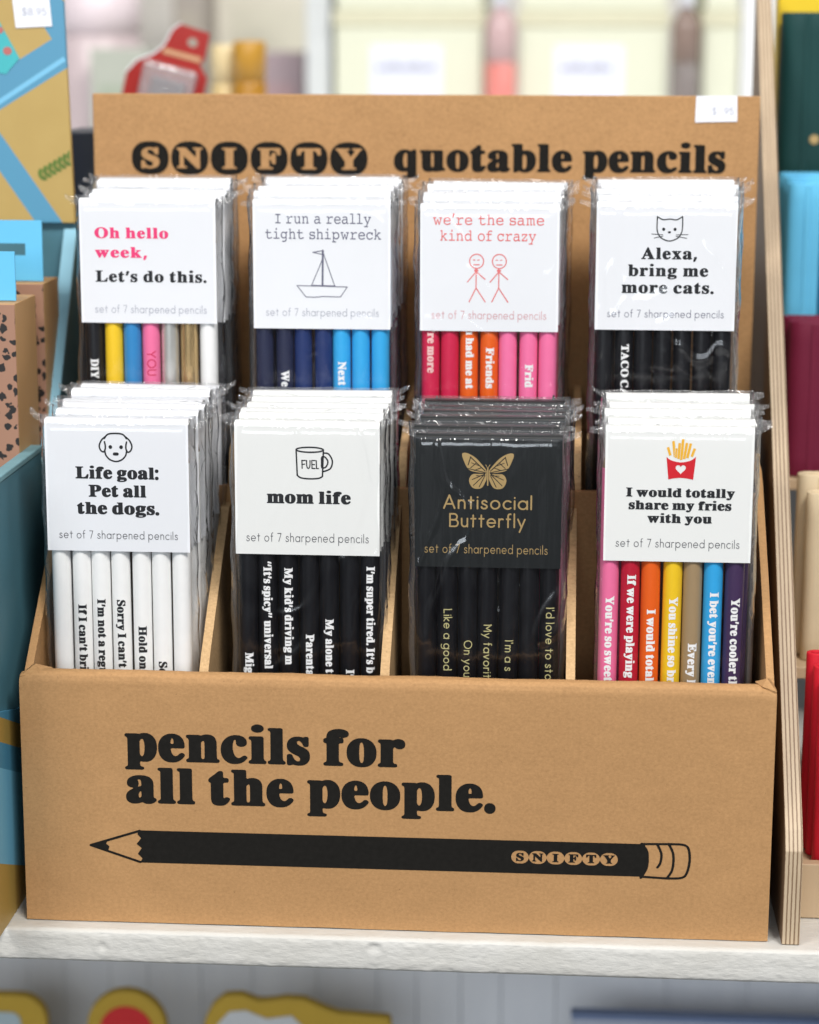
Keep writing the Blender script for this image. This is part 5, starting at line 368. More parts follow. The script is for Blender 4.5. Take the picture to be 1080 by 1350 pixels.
TYPEWRITER = {
 "'": [[35,668,-17,6,-12,11,-5,11,-1,16,38,170,17,96,5,16,8,11,7,6,10,5,15,3,80,1,15,-2,15,-5,15,-12,8,-12,4,-16,-2,-21,-14,-48,-20,-59,-34,-85,-26,-59,-6,-11,-10,-10,-10,-7,-10,-3,-25,-3]],
 'I': [[36,2,-20,9,-9,12,-5,14,-2,20,2,13,7,13,7,8,20,7,34,4,146,1,14,5,4,9,1,606,-1,14,-3,6,-8,6,-7,2,-146,0,-27,3,-20,6,-14,10,-8,20,0,27,8,20,14,10,13,4,54,4,426,0,27,-2,20,-9,7,-7,7,-14,2,-26,-2,-14,-7,-13,-14,-11,-20,-5,-26,-3,-147,0,-13,-6,-5,-8,-1,-607,1,-13,3,-7,8,-6,7,-1,147,-1,33,-3,13,-4,14,-9,8,-16,1,-13,-1,-20,-8,-20,-8,-7,-12,-5,-34,-5,-453,0]],
 'a': [[190,-15,-27,4,-27,7,-20,9,-26,15,-20,15,-18,17,-16,20,-15,27,-11,29,-7,31,-3,27,0,26,3,27,6,27,6,20,13,26,24,34,31,28,33,21,47,20,40,11,33,6,80,5,60,-3,80,-14,14,1,6,5,2,6,-3,34,-5,20,-7,20,-16,26,-24,23,-20,12,-13,5,-27,6,-33,3,-47,-4,-47,-12,-93,-38,-13,-4,-14,0,-20,6,-15,17,-5,13,-2,13,0,14,5,13,8,13,13,14,30,18,40,17,60,14,53,7,87,0,46,-7,47,-15,40,-23,20,-17,13,-15,14,-20,10,-19,10,-27,6,-27,8,-66,0,-314,3,-20,9,-8,60,-4,14,-3,13,-6,11,-12,5,-13,0,-27,-4,-13,-12,-15,-13,-7,-14,-3,-100,-1,-26,2,-14,4,-14,13,-9,20,-8,33,-9,7,-13,-6,-40,-29,-33,-20,-60,-26,-34,-8,-40,-7,-40,-1],[199,99,24,-5,33,-1,54,7,33,10,33,14,46,28,35,34,9,13,9,20,3,13,2,20,0,47,-4,14,-4,6,-9,5,-40,10,-47,8,-53,2,-53,-4,-47,-10,-33,-12,-31,-19,-23,-20,-9,-13,-10,-20,-8,-34,2,-26,9,-27,9,-13,11,-14,26,-20]],
 'c': [[297,-14,-34,5,-46,15,-40,18,-34,21,-33,27,-27,28,-28,39,-19,33,-16,40,-12,40,-6,40,-2,40,3,47,6,40,12,40,16,38,16,29,23,33,24,27,22,20,28,20,33,20,34,15,26,8,34,8,33,5,53,0,27,-2,33,-6,47,-13,67,-26,13,-4,7,2,18,26,15,8,27,4,20,-4,13,-11,8,-17,3,-20,1,-33,-1,-154,-4,-12,-6,-8,-14,-11,-14,-4,-13,-1,-13,3,-14,6,-8,7,-11,14,-23,40,-18,25,-20,24,-13,12,-20,14,-27,14,-33,11,-27,4,-40,1,-33,-4,-40,-10,-33,-15,-27,-18,-27,-23,-20,-24,-18,-31,-16,-40,-9,-47,1,-53,9,-54,15,-40,25,-40,33,-33,34,-22,33,-14,33,-8,34,-4,46,1,27,5,27,7,46,20,43,28,51,42,20,10,20,4,20,-4,16,-12,11,-20,2,-13,-4,-20,-10,-20,-15,-20,-20,-20,-27,-21,-47,-27,-46,-21,-40,-12,-34,-8,-60,-8,-33,1]],
 'd': [[263,-15,-33,6,-40,14,-27,13,-32,21,-24,20,-26,27,-20,26,-20,34,-15,33,-11,33,-8,34,-7,53,0,47,3,33,6,33,12,40,14,34,19,33,22,31,27,29,32,27,35,22,33,16,40,13,33,7,34,3,40,-1,46,-7,34,-9,33,-14,33,-22,34,-29,6,-3,7,0,4,10,1,14,-1,220,-4,8,-7,4,-73,5,-27,9,-8,7,-7,13,-3,14,2,20,4,13,6,8,13,10,13,4,147,1,27,-2,13,-8,4,-6,4,-20,1,-787,4,-11,7,-4,47,-6,13,-6,9,-6,9,-14,3,-13,0,-20,-4,-13,-9,-14,-8,-5,-20,-6,-140,0,-13,8,-7,10,-3,13,-3,40,-7,6,-7,-3,-31,-29,-22,-17,-34,-19,-26,-11,-34,-9,-40,-6,-40,-2],[308,99,42,-1,40,7,40,15,33,21,20,18,13,15,26,38,16,40,9,40,1,54,-4,40,-14,46,-22,40,-16,20,-16,17,-33,24,-40,18,-40,8,-53,1,-40,-7,-36,-14,-38,-25,-27,-28,-22,-34,-19,-46,-8,-40,-2,-54,5,-44,13,-42,9,-20,13,-20,29,-34,16,-14,20,-13,40,-17]],
 'e': [[290,-14,-33,5,-40,11,-34,13,-32,17,-28,19,-20,18,-28,30,-19,27,-22,40,-11,26,-9,27,-8,40,-5,47,-1,40,2,33,6,40,9,32,12,35,14,26,20,33,22,27,25,25,27,21,33,21,33,16,34,12,33,8,33,5,27,2,60,0,53,-8,51,-15,28,-13,28,-17,47,-37,40,-46,28,-47,13,-33,8,-34,4,-26,3,-40,-3,-20,-7,-21,-6,-8,-14,-9,-20,-5,-26,-3,-480,-1,-7,-2,-6,-5,-2,-13,7,-40,12,-33,9,-20,13,-20,17,-20,17,-15,20,-14,26,-13,20,-7,34,-8,33,-4,40,0,53,7,60,19,114,52,20,7,20,3,20,-2,11,-5,8,-7,7,-10,4,-10,1,-20,-5,-13,-8,-14,-13,-13,-19,-14,-46,-27,-54,-21,-73,-20,-53,-9,-60,-6,-34,1],[130,399,7,-4,13,-2,393,1,14,2,3,3,4,7,0,6,-10,40,-15,34,-20,26,-29,29,-33,21,-34,13,-40,8,-40,1,-40,-5,-40,-11,-33,-16,-33,-24,-27,-28,-23,-34,-19,-47,-1,-13]],
 'f': [[36,3,-13,5,-11,9,-5,6,-5,14,-2,20,2,13,7,13,7,8,13,8,14,3,113,1,10,7,3,7,1,400,-1,13,-4,7,-9,4,-93,2,-27,3,-13,6,-14,13,-6,18,-1,20,6,20,11,14,17,8,27,3,80,1,13,4,4,4,2,6,0,47,5,47,7,33,12,33,15,27,22,26,20,17,26,16,27,12,40,11,40,7,53,5,54,0,40,-4,33,-7,22,-10,11,-7,12,-13,7,-13,3,-13,0,-14,-4,-13,-9,-13,-8,-7,-21,-9,-26,-1,-20,2,-54,11,-53,4,-47,-4,-33,-10,-13,-7,-14,-10,-13,-15,-8,-14,-8,-20,-5,-20,-4,-47,1,-27,4,-7,11,-6,209,-1,27,-2,13,-3,13,-6,9,-8,8,-13,4,-20,-4,-20,-10,-19,-13,-9,-20,-5,-20,-2,-207,0,-13,-6,-4,-6,-2,-13,0,-387,1,-13,3,-7,8,-6,14,-2,200,0,26,-4,14,-8,6,-8,6,-12,3,-13,0,-14,-7,-20,-8,-10,-14,-8,-13,-4,-13,-1,-440,0]],
 'g': [[243,-285,-33,5,-20,6,-19,9,-15,13,-8,14,-3,13,3,20,7,14,8,9,13,9,20,6,34,0,66,-8,47,1,27,3,40,11,20,10,17,12,16,15,13,19,9,19,10,34,9,60,-1,93,-7,8,-6,-1,-34,-27,-20,-14,-22,-13,-24,-10,-40,-11,-47,-4,-53,3,-54,13,-46,21,-40,28,-20,18,-20,22,-27,40,-22,47,-13,47,-8,60,2,60,5,33,6,27,15,40,18,33,17,25,20,25,24,23,29,22,27,17,33,15,27,8,33,7,34,3,26,0,34,-5,26,-7,34,-12,33,-17,40,-25,7,-3,6,-1,7,10,2,28,3,14,5,6,10,7,20,3,100,0,20,-1,13,-5,14,-11,8,-19,1,-27,-5,-13,-11,-12,-13,-7,-54,-9,-6,-6,-4,-13,0,-567,-8,-73,-8,-32,-11,-28,-23,-33,-28,-27,-45,-29,-40,-18,-47,-13,-46,-7,-54,-3],[281,142,49,-1,33,5,33,12,34,18,29,26,25,33,15,34,11,40,3,46,-4,40,-11,40,-9,20,-13,20,-26,32,-34,25,-40,18,-33,7,-47,2,-33,-5,-38,-12,-35,-20,-34,-30,-22,-30,-15,-33,-11,-47,-1,-47,5,-40,13,-40,18,-31,27,-31,33,-25,33,-16]],
 'h': [[36,2,-20,11,-12,17,-4,13,0,14,6,20,10,12,13,7,54,9,6,6,4,12,0,694,-2,13,-8,8,-47,7,-13,5,-9,7,-6,6,-6,14,-2,13,1,13,4,14,10,13,8,5,13,5,27,2,106,-1,13,-4,7,-6,5,-8,3,-13,0,-287,2,-13,4,-7,6,-2,7,4,53,39,47,23,47,13,60,2,20,-3,26,-6,25,-10,22,-11,22,-15,18,-17,15,-17,14,-20,14,-26,11,-34,7,-33,4,-33,2,-340,3,-7,10,-7,40,-4,13,-5,14,-9,6,-8,5,-14,0,-26,-5,-14,-13,-13,-13,-7,-20,-3,-194,1,-20,4,-9,5,-6,7,-7,13,-2,20,2,20,7,13,9,9,13,5,47,6,10,7,3,7,0,320,-6,33,-9,27,-12,20,-20,22,-20,15,-20,9,-33,8,-27,2,-33,-4,-27,-9,-33,-16,-19,-14,-21,-21,-20,-28,-10,-24,-7,-27,-4,-40,1,-273,3,-7,10,-7,34,-2,20,-4,13,-7,7,-7,5,-13,3,-20,-3,-20,-5,-13,-14,-11,-13,-4,-13,-2,-180,0]],
 'i': [[36,2,-14,6,-10,9,-9,13,-3,13,1,20,4,14,5,6,12,11,14,5,20,3,193,1,7,2,6,5,3,13,0,427,-3,7,-6,5,-7,2,-120,1,-27,5,-13,9,-11,18,-3,20,2,13,5,13,7,9,13,8,34,6,180,1,20,-2,13,-3,9,-5,6,-7,5,-13,1,-14,0,-493,1,-13,3,-7,8,-6,14,-2,186,0,27,-3,13,-7,7,-6,9,-16,3,-27,-5,-20,-7,-10,-7,-5,-13,-5,-20,-3,-527,0],[302,803,-34,7,-12,9,-8,11,-5,20,-2,27,5,66,3,14,7,13,14,13,26,8,40,-1,13,-3,13,-7,9,-10,6,-13,7,-54,-1,-26,-3,-34,-7,-20,-5,-6,-10,-7,-29,-6]],
 'k': [[35,3,-20,11,-11,16,-3,27,2,13,5,12,9,8,18,7,73,8,7,6,3,12,0,694,-2,13,-8,8,-66,5,-14,4,-13,7,-9,9,-5,14,-1,26,4,14,10,13,8,5,13,5,27,2,133,-1,13,-4,7,-6,5,-8,3,-13,0,-473,1,-14,4,-10,7,-1,13,8,147,129,13,14,2,7,-4,7,-19,20,-8,20,0,13,5,13,5,7,13,9,13,4,27,3,173,0,33,-6,14,-9,5,-8,6,-20,-1,-20,-5,-13,-12,-13,-20,-7,-40,-5,-33,-8,-27,-10,-18,-10,-42,-32,-89,-82,-14,-13,-4,-7,-2,-6,2,-7,10,-13,230,-265,7,-5,13,-4,60,-2,14,-3,13,-6,9,-9,4,-10,3,-16,0,-14,-3,-13,-9,-13,-11,-9,-20,-7,-200,-1,-20,3,-13,6,-14,14,-5,14,0,13,3,13,8,14,25,20,5,6,0,7,-3,7,-172,198,-14,11,-6,1,-14,-7,-33,-32,-8,-11,-3,-7,-1,-213,-6,-27,-7,-13,-15,-13,-20,-4,-113,0]],
 'l': [[36,2,-14,6,-10,9,-9,13,-3,13,1,20,4,14,5,6,12,11,14,5,20,3,173,1,7,2,6,5,3,7,1,693,-3,20,-5,7,-9,2,-127,1,-26,3,-20,6,-11,8,-10,13,-4,20,2,20,7,13,9,10,13,6,14,3,226,0,27,-3,14,-9,6,-13,1,-14,1,-786,5,-9,13,-5,187,-1,26,-3,17,-9,10,-14,5,-19,-2,-27,-7,-13,-9,-9,-14,-5,-20,-3,-500,0]],
 'm': [[36,2,-20,10,-7,7,-5,11,-4,13,0,14,6,20,10,12,13,7,54,9,6,6,3,12,0,420,-3,13,-6,6,-47,5,-13,6,-14,12,-6,13,-3,19,4,20,8,13,17,11,20,5,107,0,13,-2,14,-5,13,-18,7,-4,6,1,7,4,33,22,34,13,26,5,40,-1,27,-5,28,-13,19,-15,26,-37,7,-3,7,3,40,38,26,17,40,13,47,3,33,-3,27,-7,27,-15,16,-14,17,-22,15,-31,14,-47,6,-40,4,-60,1,-326,3,-7,10,-7,40,-6,14,-6,7,-8,8,-20,0,-20,-6,-20,-9,-12,-14,-7,-13,-3,-93,0,-14,2,-13,6,-9,8,-9,13,-5,13,-2,20,0,340,-7,94,-7,33,-14,23,-20,14,-27,5,-20,-2,-27,-10,-20,-16,-17,-21,-10,-20,-9,-26,-5,-27,-4,-40,1,-293,4,-9,7,-4,40,-6,13,-5,7,-5,8,-11,3,-14,1,-20,-3,-13,-7,-13,-7,-7,-8,-5,-14,-4,-100,-1,-13,3,-14,7,-6,7,-5,13,-5,33,0,394,-3,33,-10,33,-8,14,-12,13,-24,16,-20,5,-13,2,-20,-3,-20,-6,-13,-7,-14,-11,-14,-16,-13,-20,-5,-13,-2,-20,1,-360,3,-7,10,-7,47,-4,21,-9,9,-13,4,-14,0,-20,-5,-20,-9,-12,-7,-4,-13,-5,-13,-2,-180,0]],
 'n': [[36,3,-20,10,-7,7,-5,10,-3,13,-1,14,6,20,10,12,13,7,54,9,6,6,3,12,0,420,-3,13,-6,6,-47,5,-13,6,-12,10,-8,14,-3,20,2,13,7,17,14,10,26,7,60,3,40,-1,20,-2,14,-5,9,-9,4,-13,3,-27,4,-6,6,-1,60,41,47,24,47,12,53,2,27,-3,33,-8,32,-14,28,-19,29,-28,22,-33,18,-40,10,-40,4,-34,2,-53,2,-293,3,-7,10,-7,27,-2,20,-4,13,-7,8,-7,8,-13,3,-20,-3,-20,-8,-13,-9,-7,-12,-5,-27,-5,-173,0,-34,5,-13,8,-7,8,-4,16,-1,20,2,13,7,13,10,9,13,6,47,6,6,4,5,9,1,260,-3,60,-6,33,-8,27,-15,26,-14,16,-20,15,-20,9,-26,7,-34,3,-33,-5,-27,-8,-26,-13,-27,-19,-20,-20,-18,-25,-12,-26,-7,-27,-4,-40,1,-273,3,-7,10,-7,34,-2,20,-4,13,-7,7,-7,6,-13,1,-20,-2,-20,-5,-13,-14,-10,-33,-7,-173,0]],
 'o': [[310,-15,-40,6,-47,13,-26,11,-34,17,-30,20,-32,27,-19,20,-21,27,-18,28,-15,32,-12,33,-8,33,-7,47,-1,33,1,34,7,46,8,34,12,33,13,27,21,33,39,47,29,25,27,18,28,17,32,13,33,11,40,8,33,4,60,0,27,-1,33,-6,60,-17,40,-19,20,-12,30,-21,22,-20,25,-27,20,-27,19,-33,12,-27,9,-26,10,-40,5,-34,0,-33,0,-40,-5,-40,-6,-27,-13,-40,-12,-26,-15,-27,-18,-27,-23,-25,-26,-26,-27,-19,-33,-20,-27,-12,-33,-12,-27,-6,-67,-9,-40,-1],[320,86,43,-4,54,7,26,7,20,8,34,18,33,28,28,36,21,40,14,46,5,40,-1,47,-2,20,-11,47,-22,46,-30,40,-35,31,-40,22,-47,15,-53,4,-47,-4,-27,-7,-20,-7,-40,-23,-20,-15,-16,-16,-30,-40,-23,-46,-11,-47,-3,-27,0,-40,5,-40,12,-40,25,-46,14,-20,20,-20,34,-27,40,-20,27,-9]],
 'p': [[36,-285,-20,10,-12,17,-4,13,0,14,6,20,10,12,13,8,54,9,6,4,5,13,1,700,-1,14,-3,6,-8,6,-47,7,-13,6,-14,11,-5,10,-4,14,1,20,5,13,5,7,12,9,20,7,113,0,20,-2,12,-8,8,-12,3,-14,1,-34,3,-7,6,-4,14,7,41,31,39,20,40,15,40,7,46,3,40,-3,27,-5,47,-14,45,-23,28,-19,24,-21,25,-27,18,-23,22,-37,12,-26,10,-27,9,-33,6,-40,4,-47,-5,-53,-5,-34,-10,-33,-11,-27,-17,-33,-22,-31,-20,-23,-20,-19,-33,-24,-29,-16,-31,-13,-34,-9,-33,-6,-33,-2,-40,1,-40,5,-34,8,-26,10,-26,12,-28,18,-33,28,-7,4,-6,-1,-5,-15,-1,-47,0,-180,2,-13,4,-7,6,-4,14,-1,133,-1,20,-2,13,-5,14,-10,8,-17,3,-27,-6,-20,-5,-8,-14,-9,-13,-4,-13,-2,-300,0],[367,109,36,-4,46,3,40,10,37,17,35,27,28,33,18,34,13,40,5,26,3,34,-3,40,-12,46,-15,34,-22,33,-33,32,-35,21,-39,14,-46,7,-47,-2,-40,-10,-40,-19,-33,-26,-27,-31,-22,-39,-13,-40,-6,-40,2,-54,11,-46,18,-40,30,-40,33,-28,40,-22]],
 'r': [[36,3,-13,5,-11,9,-5,6,-5,14,-2,13,1,13,5,14,10,12,13,8,20,4,114,2,10,7,3,7,1,13,-1,420,-7,10,-6,3,-80,2,-20,5,-13,7,-11,13,-6,20,1,20,5,13,5,7,19,11,26,5,140,1,20,-2,14,-4,6,-5,8,-13,2,-13,1,-87,3,-7,6,-4,7,4,60,61,33,26,47,29,47,18,26,7,27,4,67,0,20,-4,20,-7,20,-11,13,-10,11,-12,8,-14,5,-13,3,-20,-4,-20,-6,-13,-10,-14,-14,-11,-20,-8,-20,2,-66,33,-27,7,-33,-1,-34,-9,-51,-26,-49,-37,-38,-36,-35,-38,-12,-16,-4,-13,-1,-260,2,-13,2,-7,6,-5,14,-3,193,0,20,-1,13,-3,13,-8,7,-7,8,-20,1,-26,-9,-20,-6,-7,-14,-6,-26,-4,-440,0]],
 's': [[36,-15,-14,7,-12,14,-7,20,-3,20,1,146,3,14,6,13,14,13,12,5,14,1,13,-3,13,-8,12,-15,15,-33,13,-20,27,-26,33,-22,47,-20,33,-8,34,-5,53,0,27,3,33,9,27,13,21,16,19,24,9,23,3,26,-4,27,-8,21,-7,9,-11,10,-22,11,-20,6,-34,5,-133,4,-67,9,-33,8,-33,13,-27,15,-27,20,-24,29,-15,27,-10,33,-4,33,0,20,5,40,12,34,16,26,31,34,29,21,27,13,20,8,53,12,54,4,40,0,33,-3,47,-8,66,-18,14,1,33,17,13,5,20,1,17,-7,13,-13,7,-20,4,-40,0,-60,-2,-33,-4,-20,-8,-17,-13,-12,-20,-4,-20,8,-20,17,-51,54,-23,17,-26,17,-47,18,-53,9,-34,0,-33,-4,-27,-9,-20,-10,-20,-18,-15,-20,-9,-20,-3,-26,4,-27,10,-17,19,-16,21,-10,20,-5,40,-6,120,-6,53,-5,40,-7,27,-7,33,-12,27,-15,18,-14,24,-27,15,-26,10,-34,5,-33,-1,-40,-7,-40,-13,-33,-16,-27,-28,-32,-34,-24,-40,-19,-53,-14,-47,-5,-66,0,-80,10,-74,17,-13,1,-13,-4,-29,-17,-18,-7,-13,-2]],
 't': [[362,-10,-33,6,-25,7,-28,13,-20,11,-21,16,-19,21,-15,19,-14,27,-6,20,-7,33,-6,80,0,254,-1,13,-3,7,-8,6,-7,1,-93,1,-20,2,-14,5,-7,5,-10,13,-5,13,0,20,3,14,9,13,10,7,34,7,93,3,10,3,6,7,3,20,0,146,3,27,4,13,8,14,13,9,13,4,20,1,20,-5,12,-9,8,-15,4,-19,4,-33,1,-147,1,-6,7,-7,16,-3,227,0,33,-3,20,-5,13,-9,10,-13,4,-14,0,-20,-9,-20,-11,-10,-20,-7,-267,-1,-13,-2,-10,-6,-3,-7,-1,-13,0,-234,4,-46,5,-34,7,-26,11,-22,20,-22,20,-11,27,-7,33,-4,40,4,47,11,40,14,73,32,47,14,20,0,13,-5,14,-11,10,-20,1,-13,-2,-14,-7,-13,-11,-13,-18,-14,-20,-13,-47,-22,-60,-20,-80,-17,-46,-4]],
 'u': [[276,-12,-34,7,-20,6,-26,12,-20,13,-19,16,-17,20,-13,20,-12,27,-13,40,-7,53,-3,47,-1,300,-2,6,-7,6,-46,7,-14,5,-10,9,-9,13,-3,14,1,20,5,13,4,7,12,9,14,5,13,2,113,0,15,-3,12,-9,5,-11,3,-27,0,-366,3,-34,6,-26,10,-25,12,-22,14,-16,15,-11,25,-12,27,-8,20,-3,33,0,34,5,33,11,27,15,26,21,20,25,15,26,9,27,6,40,-1,287,-2,6,-7,6,-6,2,-80,1,-14,2,-13,6,-13,13,-7,17,0,20,5,20,5,7,10,8,13,6,14,2,153,0,13,-1,14,-4,6,-5,8,-13,4,-27,2,-500,3,-6,10,-7,47,-4,13,-7,7,-5,7,-11,6,-20,-1,-13,-6,-18,-13,-14,-20,-8,-113,-1,-20,2,-12,6,-6,6,-5,14,-2,26,-2,7,-7,4,-6,-2,-42,-29,-34,-20,-44,-18,-27,-7,-33,-4]],
 'w': [[262,-22,-13,6,-13,13,-9,15,-8,20,-154,513,-9,14,-35,13,-9,6,-9,14,-3,13,0,20,4,13,9,14,16,10,20,4,187,0,20,-2,20,-5,9,-7,5,-7,5,-13,1,-20,-5,-20,-9,-14,-13,-7,-13,-4,-74,-5,-6,-4,-3,-6,7,-34,89,-326,7,-24,6,-10,7,1,9,19,64,227,17,53,10,16,13,12,14,6,20,2,20,-4,13,-6,11,-12,11,-20,77,-267,8,-21,6,-7,7,4,7,17,97,367,0,7,-3,6,-8,4,-66,4,-20,6,-11,6,-9,14,-4,13,0,20,6,20,5,7,13,8,33,6,180,0,20,-3,13,-8,9,-10,4,-13,2,-20,-4,-20,-11,-16,-13,-8,-27,-9,-9,-14,-143,-500,-11,-33,-10,-17,-13,-12,-14,-5,-26,-2,-14,3,-12,6,-8,7,-9,13,-14,33,-76,274,-7,20,-7,7,-7,-4,-6,-19,-79,-304,-13,-20,-15,-11,-20,-5]],
 'y': [[49,-285,-13,6,-7,5,-9,16,-2,13,0,20,4,14,7,12,14,9,26,6,127,1,13,1,7,4,14,20,88,180,5,13,2,14,-4,13,-25,52,-211,435,-9,10,-7,3,-33,6,-13,5,-12,9,-5,7,-5,13,-1,13,3,19,6,13,9,8,11,6,14,4,20,0,200,0,26,-7,11,-9,6,-14,2,-20,-3,-20,-8,-13,-8,-7,-20,-7,-46,-6,-9,-7,-1,-6,7,-20,155,-334,8,-10,6,-2,8,6,21,40,138,288,13,32,-1,6,-5,6,-54,7,-19,7,-9,7,-8,13,-4,20,3,20,6,14,7,6,11,6,33,4,180,0,14,-2,16,-8,12,-13,5,-13,1,-20,-6,-20,-4,-7,-11,-8,-13,-5,-27,-7,-7,-4,-6,-9,-343,-714,-1,-6,2,-7,8,-4,54,-6,13,-4,13,-8,9,-11,5,-20,-2,-20,-5,-14,-7,-8,-13,-9,-27,-6,-313,0]],
 'z': [[56,2,-20,5,-13,8,-9,8,-9,14,-5,20,0,20,6,20,7,13,33,40,363,381,14,19,1,7,-8,6,-13,1,-260,1,-20,-3,-7,-5,-2,-7,-2,-60,-5,-27,-4,-13,-7,-10,-13,-8,-14,-3,-20,2,-13,5,-8,7,-8,14,-5,20,0,133,3,13,6,14,12,11,20,10,27,6,40,3,346,-1,47,-5,20,-7,13,-9,9,-8,8,-14,5,-13,1,-20,-2,-13,-7,-20,-20,-32,-24,-28,-337,-347,-24,-27,-5,-6,-1,-7,10,-7,14,-1,287,1,10,7,3,7,2,66,3,20,5,14,10,11,7,4,13,4,20,0,13,-5,10,-8,8,-13,5,-20,0,-133,-3,-20,-6,-14,-7,-7,-13,-8,-20,-5,-20,-3,-420,0]],
 '’': [[35,668,-17,6,-12,11,-5,11,-1,16,38,170,17,96,5,16,8,11,7,6,10,5,15,3,80,1,15,-2,15,-5,15,-12,8,-12,4,-16,-2,-21,-14,-48,-20,-59,-34,-85,-26,-59,-6,-11,-10,-10,-10,-7,-10,-3,-25,-3]],
}
